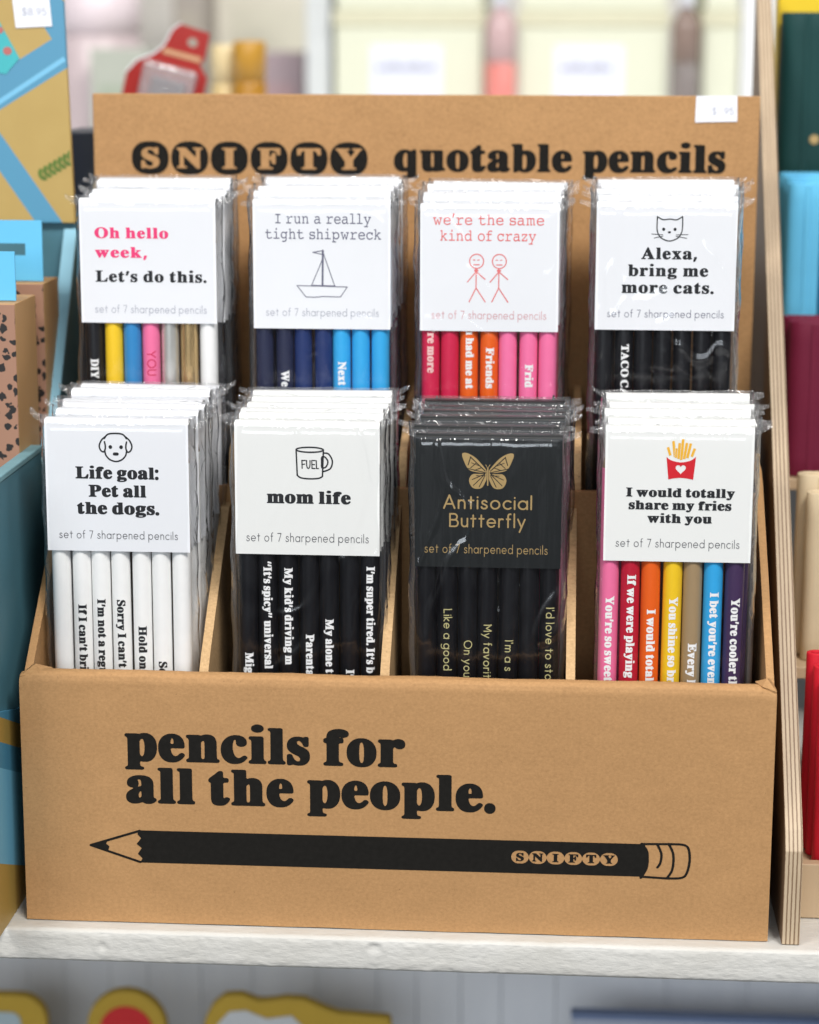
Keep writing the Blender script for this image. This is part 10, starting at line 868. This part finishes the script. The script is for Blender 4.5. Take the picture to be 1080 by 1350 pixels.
def notebook(label, x, y, z, w, th, h, col, group=None, pages=None, rz=0.0, loops=False):
    m = simple('book_cloth', col, 0.62, 0.3, var=0.1, vscale=70, bump=0.35, bscale=1500)
    t = thing('cloth_notebook', label, 'notebook', (x, y, z), rz, group)
    a = 1.6; r = th / 2
    def ol(off):
        q = max(.4, r - off); P = []
        for k in range(9):
            s = math.pi / 2 + math.pi * k / 8
            P.append((r + q * math.cos(s), r + q * math.sin(s) * 1.0))
        return P
    out, inn = ol(0), ol(a)
    # outer loop: from the back cover's fore edge round the spine to the front cover's fore edge, then back inside
    prof = [(w, th)] + out + [(w, 0)] + [(w, a)] + inn[::-1] + [(w, th - a)]
    bm = bmesh.new()
    nzr = 8
    rings = []
    for k in range(nzr + 1):
        zz = h * k / nzr
        rings.append([bm.verts.new((p[0] + .35 * nz(p[1], zz, x, .05), p[1] + .5 * nz(p[0], zz, y, .04), zz)) for p in prof])
    n = len(prof)
    for k in range(nzr):
        for i in range(n): bm.faces.new((rings[k][i], rings[k][(i + 1) % n], rings[k + 1][(i + 1) % n], rings[k + 1][i]))
    half = n // 2
    for rg in (rings[0], rings[-1]):
        for i in range(half - 1): bm.faces.new((rg[i], rg[i + 1], rg[n - 2 - i], rg[n - 1 - i]))
        bm.faces.new((rg[half - 1], rg[half], rg[half])) if False else None
    cv = from_bm('cover', bm, m, t, smooth=True)
    md = cv.modifiers.new('b', 'BEVEL'); md.width = 0.0004; md.segments = 2; md.limit_method = 'ANGLE'
    # hinge groove down the front cover
    g = simple('book_pages', pages or (0.62, 0.57, 0.46), 0.8, 0.2, var=.1, vscale=300)
    prism('page_block', [(r + 1.0, a + .25), (w - 1.0, a + .25), (w - 1.0, th - a - .25), (r + 1.0, th - a - .25)], 1.0, h - 2.2, g, t, 'z')
    if th > 5:
        box('hinge_welt', (r + 3.4, r + 6.0, -0.55, 0.15, 0.8, h - .8), m, t, .25)
    return t
YEL = (0.72, 0.50, 0.01); GRN = (0.004, 0.045, 0.043); SKB = (0.12, 0.47, 0.72); MAR = (0.16, 0.008, 0.035); CRM = (0.62, 0.50, 0.33); REDN = (0.55, 0.008, 0.022)
g = 'cloth notebooks standing on the plywood rack'
notebook('bright red cloth notebook at the front of the bottom rack step', 159.5, 30, 20.2, 24, 7, 72, REDN, g, (0.40, 0.02, 0.03))
notebook('bright red cloth notebook behind another red one on the bottom step', 158.0, 38, 20.2, 24, 7, 76, REDN, g, (0.40, 0.02, 0.03))
notebook('bright red cloth notebook rearmost on the bottom step against the riser', 156.2, 46, 20.2, 24, 7.5, 79, REDN, g, (0.40, 0.02, 0.03))
notebook('cream cloth notebook at the front of the second rack step', 160.5, 104, 80.2, 30, 9, 70.5, CRM, g, CRM)
notebook('cream cloth notebook just behind the front cream one, top loops showing', 157.5, 114.5, 80.2, 30, 10, 76, CRM, g, CRM)
notebook('maroon cloth notebook in front on the middle rack step', 157.6, 172, 144.7, 32, 12, 67.5, MAR, g, MAR)
notebook('maroon cloth notebook behind the front maroon one', 156.0, 185, 144.7, 32, 11, 68, MAR, g, MAR)
notebook('sky blue cloth notebook in front on the fourth rack step', 158.6, 210, 208.7, 14.5, 8, 60.5, SKB, g, SKB)
notebook('sky blue cloth notebook right of the front one, leaning beside it', 174.6, 210, 208.7, 16, 8, 60, SKB, g, SKB)
notebook('sky blue cloth notebook in the middle behind the front pair', 157.6, 219, 208.7, 30, 9, 62.5, SKB, g, SKB)
notebook('sky blue cloth notebook rearmost on the fourth rack step', 156.2, 229, 208.7, 32, 9, 64, SKB, g, SKB)
gn = notebook('dark green cloth notebook on the top rack step above the sky blue ones', 157.4, 255, 268.7, 40, 14, 75, GRN, g, GRN)
prism('emblem', [(16.5 + 2.2 * math.cos(k), 18 + 2.2 * math.sin(k)) for k in [i * math.pi / 10 for i in range(20)]], -.5, -.15, GOLD_INK, gn, 'y')
tag(box('yellow_box', (157, 200, 272, 290, 268.7, 372), simple('yellow_card', YEL, .5, .4), None, 1.0), 'bright yellow box behind the dark green notebook', 'box')

# ------------------------------------------------------------------ neighbouring display on the left
def ribbon_mat():
    """mustard card printed with broad blue diagonal ribbons and a green sprig"""
    m, n, l, b = nt('mustard_ribbon_print')
    tc = n.new('ShaderNodeTexCoord')
    def band(rot, off, w, loc=0):
        sp = n.new('ShaderNodeVectorMath'); sp.operation = 'DOT_PRODUCT'; sp.inputs[1].default_value = rot
        l.new(tc.outputs['Object'], sp.inputs[0])
        s = n.new('ShaderNodeMath'); s.operation = 'SUBTRACT'; s.inputs[1].default_value = off * MM; l.new(sp.outputs['Value'], s.inputs[0])
        a = n.new('ShaderNodeMath'); a.operation = 'ABSOLUTE'; l.new(s.outputs[0], a.inputs[0])
        c = n.new('ShaderNodeMath'); c.operation = 'LESS_THAN'; c.inputs[1].default_value = w * MM; l.new(a.outputs[0], c.inputs[0])
        return c
    nzn = n.new('ShaderNodeTexNoise'); nzn.inputs['Scale'].default_value = 60; l.new(tc.outputs['Object'], nzn.inputs['Vector'])
    base = n.new('ShaderNodeMix'); base.data_type = 'RGBA'; base.inputs[6].default_value = (0.41, 0.27, 0.07, 1); base.inputs[7].default_value = (0.48, 0.33, 0.10, 1)
    l.new(nzn.outputs['Fac'], base.inputs[0])
    cur = base.outputs[2]
    for rot, off, w, col in BANDS:
        mx = n.new('ShaderNodeMix'); mx.data_type = 'RGBA'; l.new(band(rot, off, w).outputs[0], mx.inputs[0]); l.new(cur, mx.inputs[6]); mx.inputs[7].default_value = col + (1,); cur = mx.outputs[2]
    l.new(cur, b.inputs['Base Color']); b.inputs['Roughness'].default_value = 0.45
    return m
def dline(p, q):
    d = Vector((q[0] - p[0], 0, q[1] - p[1])).normalized(); nrm = Vector((-d.z, 0, d.x))
    return tuple(nrm), nrm.x * p[0] + nrm.z * p[1]
BANDS = []
LBL = (0.075, 0.27, 0.42); LB2 = (0.17, 0.47, 0.68)
# header local frame: x right, z up, origin at its lower right corner
for p, q, w, c in (((-33, 53.5), (-2, 72), 6.6, LBL), ((-33, 49), (-2, 68.6), 1.0, LB2), ((-33, 32), (-11, 0), 4.8, LBL), ((-33, 36), (-11, 4), 0.0, LBL), ((-12, 95), (-1, 78), 6.4, LBL)):
    n_, o_ = dline(p, q); BANDS.append((n_, o_, w, c))
RIB = ribbon_mat()
TEAL = simple('teal_board', (0.07, 0.185, 0.235), 0.55, 0.35, var=.15, vscale=40)
ld = thing('counter_display', 'teal and mustard cardboard display on the left with blue ribbon print', 'display box', (-147.5, 0, 0))
hd = prism('header_panel', [(0, 0), (-90, 0), (-90, 105), (-2.6, 105)], 0, 3, RIB, ld, 'y', bev=.2, loc=(0, 148, 254))
prism('side_panel', [(-34, 75), (-34, 168), (6, 169.5), (78, 169.5), (96, 164), (149.5, 250), (151, 250), (151, 0.5), (96, .5), (30, 75)], -2.2, 0, TEAL, ld, bev=.15)
box('rear_board', (-90, -0.6, 151.2, 153, 0.5, 254), TEAL, ld, .2)
box('top_rim', (-4.8, 0.35, -34, 77, 168.5, 170.8), simple('pale_teal_edge', (0.17, 0.32, 0.36), .6, .3, var=.25, vscale=120), ld, .4)
prism('edge_strip', [(95, 165), (96.6, 163), (151.2, 249.5), (149.6, 251.5)], -5.2, 0.4, simple('powder_blue_edge', (0.26, 0.50, 0.62), .6, .3), ld, bev=.3)
BANDS2 = []
def side_mat():
    m, n, l, b = nt('mustard_side_print')
    tc = n.new('ShaderNodeTexCoord')
    w = n.new('ShaderNodeVectorMath'); w.operation = 'DOT_PRODUCT'; w.inputs[1].default_value = (0, 4.0, 10.0)
    l.new(tc.outputs['Object'], w.inputs[0])
    r = n.new('ShaderNodeValToRGB'); r.color_ramp.interpolation = 'CONSTANT'
    r.color_ramp.elements[0].color = (0.44, 0.29, 0.07, 1); r.color_ramp.elements[1].position = .22; r.color_ramp.elements[1].color = LB2 + (1,)
    e = r.color_ramp.elements.new(.60); e.color = LBL + (1,)
    e = r.color_ramp.elements.new(.70); e.color = (0.44, 0.29, 0.07, 1)
    e = r.color_ramp.elements.new(.80); e.color = LBL + (1,)
    l.new(w.outputs['Value'], r.inputs[0]); l.new(r.outputs[0], b.inputs['Base Color']); b.inputs['Roughness'].default_value = .45
    return m
prism('lower_panel', [(-34, 0.5), (-34, 92), (20, 78), (90, 66), (94, .5)], 0.15, 1.2, side_mat(), ld, bev=.2)
prism('turquoise_print', [(-42, 88), (-31, 86), (-21.5, 68.5), (-27.5, 62), (-42, 64)], -.3, -.06, simple('turquoise_print', (0.06, 0.42, 0.45), .5, .3, var=.1), hd, 'y')
for dx_, dz_, r_ in ((-29.5, 80, 1.6), (-26.5, 71.5, 1.9), (-32.5, 74, 1.5)):
    prism('dot_print', [(dx_ + r_ * math.cos(k), dz_ + r_ * .9 * math.sin(k)) for k in [i * math.pi / 8 for i in range(16)]], -.45, -.32, simple('rose_print', (0.45, 0.14, 0.13), .5, .3), hd, 'y')
sp2 = prism('price_sticker', [(-22.6, 80.9), (-7.2, 81.6), (-8.3, 96), (-24, 96)], -0.5, -0.12, STICK, hd, 'y')
# sprig printed on the header
sprig = bmesh.new()
for k in range(7):
    cx, cz = -14.5 + k * 2.1, 19.5 + k * 1.25
    for sg in (-1, 1):
        a = math.radians(28 + sg * 52)
        P = [(cx + (1.9 * math.cos(s) + 1.6) * math.cos(a) - 1.0 * math.sin(s) * math.sin(a), cz + (1.9 * math.cos(s) + 1.6) * math.sin(a) + 1.0 * math.sin(s) * math.cos(a)) for s in [i * math.pi / 5 for i in range(10)]]
        P = [p for p in P if p[0] < -.8]
        if len(P) > 2: sprig.faces.new([sprig.verts.new((p[0], -.1 - .01 * sg - .004 * k, p[1])) for p in P])
from_bm('leaf_print', sprig, simple('green_leaf_print', (0.11, 0.17, 0.03), .5, .3, var=.5, vscale=350), hd)
face_marks('price_print', layout('u', '$8.95', 3.0, -19.8, -9.4, 86.0), INK_PALE, hd, -.56)
def leopard_mat():
    m, n, l, b = nt('leopard_print')
    tc = n.new('ShaderNodeTexCoord')
    v = n.new('ShaderNodeTexVoronoi'); v.inputs['Scale'].default_value = 235; v.inputs['Randomness'].default_value = .9
    dn = n.new('ShaderNodeTexNoise'); dn.inputs['Scale'].default_value = 240
    mixv = n.new('ShaderNodeVectorMath'); mixv.operation = 'MULTIPLY_ADD'; mixv.inputs[1].default_value = (.005, .005, .005)
    l.new(tc.outputs['Object'], dn.inputs['Vector']); l.new(dn.outputs['Color'], mixv.inputs[0]); l.new(tc.outputs['Object'], mixv.inputs[2]); l.new(mixv.outputs[0], v.inputs['Vector'])
    r = n.new('ShaderNodeValToRGB'); r.color_ramp.interpolation = 'CONSTANT'
    r.color_ramp.elements[0].color = (0.014, 0.011, 0.01, 1); r.color_ramp.elements[1].position = .37; r.color_ramp.elements[1].color = (0.34, 0.18, 0.115, 1)
    l.new(v.outputs['Distance'], r.inputs[0]); l.new(r.outputs[0], b.inputs['Base Color']); b.inputs['Roughness'].default_value = .5
    return m
LEO = leopard_mat(); KR2 = simple('plain_tan_card', (0.46, 0.27, 0.12), .6, .3, var=.08)
TAB = simple('sky_blue_tab', (0.13, 0.50, 0.78), .5, .35, var=.04)
def leo_box(label, x1, y0, y1, z1, zt):
    t = thing('carton', label, 'carton', (x1, y0, 110), 0, 'leopard print cartons in the left display')
    d = y1 - y0
    box('body', (-40, 0, 0.6, d, 0, z1 - 110), KR2, t, .3)
    box('printed_front', (-40, -0.05, 0, .5, 0, z1 - 110.3), LEO, t, .1)
    tw = -1.5
    # hang tab with a slot
    bm = bmesh.new()
    h0, h1 = z1 - 110 + .4, zt - 110
    bm_box(bm, -40, tw, d * .25, d * .25 + 1.0, h0, h0 + (h1 - h0) * .42); bm_box(bm, -40, tw, d * .25, d * .25 + 1.0, h0 + (h1 - h0) * .62, h1)
    bm_box(bm, tw - 7, tw, d * .25, d * .25 + 1.0, h0 + (h1 - h0) * .42, h0 + (h1 - h0) * .62)
    from_bm('hang_tab', bm, TAB, t)
    return t
leo_box('front leopard print carton with a short sky blue tab, left display', -152.0, 58, 92, 229.5, 249)
leo_box('leopard print carton with a slotted blue tab behind the front carton', -150.8, 101, 128, 233, 258)

tag(box('gap_filler', (-163, -136.5, 168, 235, 0.2, 291), simple('gap_filler_navy', (0.02, 0.027, 0.045), .5, .4), None, .8), 'dark navy block added behind the displays to keep the gap between them dark', 'box')  # added block hides the bright back shelf so the gap stays dark
# ------------------------------------------------------------------ things under the shelf
MUST = simple('mustard_felt', (0.52, 0.34, 0.045), .65, .3, var=.08)
def blob(cx, rx, ry, cz, n=48, lobes=()):
    P = []
    for i in range(n):
        a = 2 * math.pi * i / n
        r = 1 + sum(k * math.cos(m * a + p) for m, k, p in lobes)
        P.append((cx + rx * r * math.cos(a), cz + ry * r * math.sin(a)))
    return P
def plaque(label, x, y, shape, inner, innermat, extra=None):
    t = thing('plaque', label, 'plaque', (x, y, -191.8), 0, 'yellow edged plaques on the lower shelf')
    prism('rim', shape, 0, 7, MUST, t, 'y', bev=1.4)
    prism('inset', inner, -.9, .2, innermat, t, 'y', bev=.3)
    prism('foot', [(-14, -.2 + .2), (14, 0), (12, 6), (-12, 6)], 1, 12, MUST, t, 'y', bev=.5)
    return t
def rrect(x0, x1, z0, z1, r):
    P = []
    for cx, cz, a0 in ((x1 - r, z1 - r, 0), (x0 + r, z1 - r, 90), (x0 + r, z0 + r, 180), (x1 - r, z0 + r, 270)):
        for k in range(7): a = math.radians(a0 + 15 * k); P.append((cx + r * math.cos(a), cz + r * math.sin(a)))
    return P
GREYB = simple('pale_blue_grey_inset', (0.42, 0.52, 0.56), .5, .4); REDI = simple('red_inset', (0.62, 0.02, 0.025), .5, .4); PALE = simple('pale_inset', (0.62, 0.64, 0.66), .5, .4)
plaque('yellow edged plaque with a pale blue grey inset, at the left', -203, 190, rrect(-46, 21.5, 2, 73.5, 13), rrect(-39, 9, 10, 65, 5), GREYB)
plaque('round topped yellow edged plaque with a red disc', -142.8, 190, rrect(-19.5, 19.5, 2, 77.5, 19.3), rrect(-13, 13, 12, 70, 12.9), REDI)
plaque('wide yellow edged plaque with two bumps and a pale inset', -75, 190, [(-30, 2), (24, 2), (34, 40), (60, 60), (59, 68), (34, 69.5), (27, 72), (18, 76), (9, 76.5), (2, 75), (-4, 74.5), (-12, 77.5), (-20, 77), (-26, 72), (-30, 64), (-32, 50)],
       [(-23, 10), (18, 10), (20, 60), (12, 68), (0, 66), (-10, 70), (-18, 69), (-24, 62)], PALE)
bb = thing('flat_box', 'blue grey flat box on the lower shelf at the right', 'box', (0, 0, 0))
box('box_body', (70.7, 330, 225, 232, -191.8, -137), simple('blue_grey_card', (0.46, 0.50, 0.60), .55, .3), bb, .6)
box('lid_edge', (70, 331, 224.2, 232.6, -136.8, -134.2), simple('deep_blue_edge', (0.16, 0.22, 0.38), .5, .4), bb, .5)

# ------------------------------------------------------------------ the blurred shop behind
WHT = simple('white_laminate', (0.80, 0.81, 0.82), .5, .4, var=.02)
tag(box('back_shelf', (-700, 600, 310, 1300, 216, 230), WHT, None, 1.5), 'white shelf deep behind the display carrying boxes and bottles', 'shelf')
tag(box('shop_wall', (-1500, 1500, 1330, 1350, -600, 1500), simple('pale_wall', (0.62, 0.60, 0.56), .8, .2, var=.05, vscale=3), None, 0), 'pale shop wall behind the back shelf', 'wall')
LEM = simple('pale_lemon_card', (0.68, 0.69, 0.55), .6, .3, var=.03); LAB = simple('white_label', (0.70, 0.72, 0.82), .5, .3, var=.01)
def storage(label, x0, x1, lab=None):
    t = thing('storage_box', label, 'storage box', (x0, 820, 230.2), 0, 'pale lemon storage boxes on the back shelf')
    w = x1 - x0
    box('body', (0, w, 0, 160, 0, 113), LEM, t, 1.5)
    box('lid', (-1.2, w + 1.2, -1.6, 161, 113.2, 124), simple('lemon_lid', (0.62, 0.60, 0.44), .6, .3), t, 1.2)
    box('lid_top', (1, w - 1, 1, 158, 124.2, 150), LEM, t, 1.2)
    if lab:
        lb = box('label', (lab[0] - x0, lab[1] - x0, -.5, -.05, 58, 100), LAB, t, .1)
        # a short illegible word
        its = [('f7', lab[0] - x0 + 5 + i * 5.2, 82, 3.6, 4.2) for i in range(int((lab[1] - lab[0] - 9) / 5.2))]
        bm = bmesh.new()
        for i, (k, xx, zz, a, b_) in enumerate(its): bm_box(bm, xx, xx + 3.9, -.75, -.6, zz, zz + 3.4 + (i % 3))
        from_bm('label_print', bm, INK_PALE, lb)
    return t
storage('pale lemon storage box left of the pink bottle, white label', -106, 0.5, (-80, -29))
storage('pale lemon storage box between the pink and brown bottles', 25.5, 131, (51, 100))
storage('pale lemon storage box beside the white post, no label', 155.5, 181)
tag(box('white_post', (183, 205, 815, 840, 230.2, 520), WHT, None, 1.0), 'white upright post at the right end of the back shelf', 'post')
def bottle(label, x, r, low, midc, capc, y=812):
    t = thing('bottle', label, 'bottle', (x, y, 230.2), 0, 'bottles between the lemon boxes')
    m1 = simple('bottle_lower', low, .25, .5); m2 = simple('bottle_upper', midc, .25, .5); m3 = simple('bottle_cap', capc, .4, .5)
    lathe('body', [(r * .9, 0), (r, 2), (r, 88)], 28, m1, t)
    lathe('shoulder', [(r, 88.2), (r, 112), (r * .9, 118), (r * .55, 123), (r * .45, 126)], 28, m2, t)
    lathe('cap', [(r * .55, 126.2), (r * .55, 150), (r * .4, 152)], 24, m3, t)
bottle('salmon pink bottle with a white cap between lemon boxes', 13, 11, (0.72, 0.24, 0.21), (0.55, 0.38, 0.38), (0.8, 0.82, 0.88))
bottle('grey brown bottle with a white cap beside a lemon box', 143.3, 10.5, (0.22, 0.19, 0.18), (0.24, 0.17, 0.14), (0.8, 0.82, 0.88))
# red carded pack just behind the display
RC = simple('red_card', (0.40, 0.03, 0.026), .32, .5, var=.06)
rp = thing('carded_pack', 'red carded pack with a round hang hole peeking over the display', 'carded pack', (-158, 325, 241), math.radians(-8), None, ry=math.radians(14))
rp.scale = (.86, .86, .86)
bm = bmesh.new()
PO = [(-22, -12), (26, -12), (26, 92), (22, 96), (20, 99), (22, 101), (22, 117), (4, 118), (0, 114), (-3, 104), (-8, 98), (-17, 92), (-22, 84)]
HO = [(13 + 3.2 * math.cos(a * math.pi / 6), 109.5 + 2.6 * math.sin(a * math.pi / 6)) for a in range(12)]
L = [[Vector((a, b, 0)) for a, b in PO], [Vector((a, b, 0)) for a, b in HO]]
fl = PO + HO
tr = tessellate_polygon(L)
vf = [bm.verts.new((a, 0, b)) for a, b in fl]; vb = [bm.verts.new((a, 1.2, b)) for a, b in fl]
for t3 in tr: bm.faces.new([vf[i] for i in t3]); bm.faces.new([vb[i] for i in t3[::-1]])
for base, n in ((0, len(PO)), (len(PO), len(HO))):
    for i in range(n): bm.faces.new((vf[base + i], vf[base + (i + 1) % n], vb[base + (i + 1) % n], vb[base + i]))
from_bm('card', bm, RC, rp)
prism('white_edge', [(-22.8, 84), (-17.6, 92.6), (-8.6, 98.8), (-3.7, 104.4), (-.7, 114.4), (3.6, 119), (3.9, 118.1), (0, 113.8), (-2.9, 103.8), (-7.9, 97.6), (-16.9, 91.6), (-22, 83.4)], -.3, 1.6, WHT, rp, 'y')
BLISTER_FILM = film_mat('clear_blister', 0.22, 2.2, 60, .4, 40, .3)
prism('blister', [(-11, 0), (21, 0), (21, 94), (-11, 94)], -8, -.2, BLISTER_FILM, rp, 'y', bev=2)
prism('grey_insert', [(-5, 4), (15, 4), (15, 86), (-5, 86)], -5, -.6, simple('grey_insert_plastic', (0.22, 0.19, 0.21), .4, .5), rp, 'y', bev=1)
prism('tan_print', [(-3, 99.5), (20, 99.5), (20, 102.5), (-3, 102.5)], -.25, -.05, simple('tan_band', (0.62, 0.36, 0.20), .5, .4), rp, 'y')
# jar, lid and assorted goods far to the left
def jar(label, x, y, r, h, c1, c2, cat='jar', hl=.22, z=230.2):
    t = thing(cat.replace(' ', '_'), label, cat, (x, y, z), 0, 'blurred goods on the back shelf')
    lathe('body', [(r * .94, 0), (r, 2), (r, h * (1 - hl) - 2), (r * .93, h * (1 - hl))], 30, simple('glass_body', c1, .3, .5), t)
    lathe('lid', [(r * .97, h * (1 - hl) + .3), (r * .99, h - 1.5), (r * .9, h)], 30, simple('jar_lid', c2, .35, .5), t)
def carton(label, x0, x1, y, h, c1, c2, d=60, z=230.2):
    t = thing('goods_box', label, 'box', ((x0 + x1) / 2, y, z), 0, 'blurred goods on the back shelf')
    w = (x1 - x0) / 2
    box('body', (-w, w, 0, d, 0, h), simple('carton_card', c1, .55, .35), t, 1)
    box('front_print', (-w * .7, w * .7, -.4, -.05, h * .3, h * .75), simple('carton_print', c2, .5, .35), t, 0)
jar('mustard brown jar behind the red carded pack', -119, 480, 9.5, 101, (0.42, 0.20, 0.02), (0.50, 0.26, 0.03))
jar('cream jar left of the mustard brown jar', -134, 492, 9, 99, (0.66, 0.50, 0.24), (0.72, 0.58, 0.32))
jar('pale pink tub with a rosy lid at the far left', -268, 780, 30, 136, (0.58, 0.48, 0.49), (0.72, 0.62, 0.65))
carton('mauve grey carton behind the mustard jar', -182, -138, 900, 95, (0.36, 0.28, 0.30), (0.40, 0.27, 0.28))
carton('sage green carton behind the red carded pack', -262, -222, 720, 97, (0.40, 0.42, 0.36), (0.34, 0.38, 0.30))
carton('taupe upright carton next to the left display header', -318, -296, 800, 165, (0.25, 0.22, 0.22), (0.30, 0.26, 0.28))
carton('tall beige carton at the back of the shelf, left of the lemon boxes', -250, -128, 1150, 180, (0.68, 0.64, 0.54), (0.64, 0.61, 0.50), 100)
carton('dark taupe carton between the pink tub and the beige carton', -254, -228, 1000, 170, (0.36, 0.32, 0.28), (0.4, 0.36, 0.3), 60)
carton('tall pale grey carton at the far left of the back shelf', -470, -330, 1100, 190, (0.60, 0.56, 0.55), (0.64, 0.6, 0.59), 100)
carton('low white carton left of the lemon boxes', -128, -110, 830, 140, (0.58, 0.60, 0.60), (0.6, 0.62, 0.62), 60)
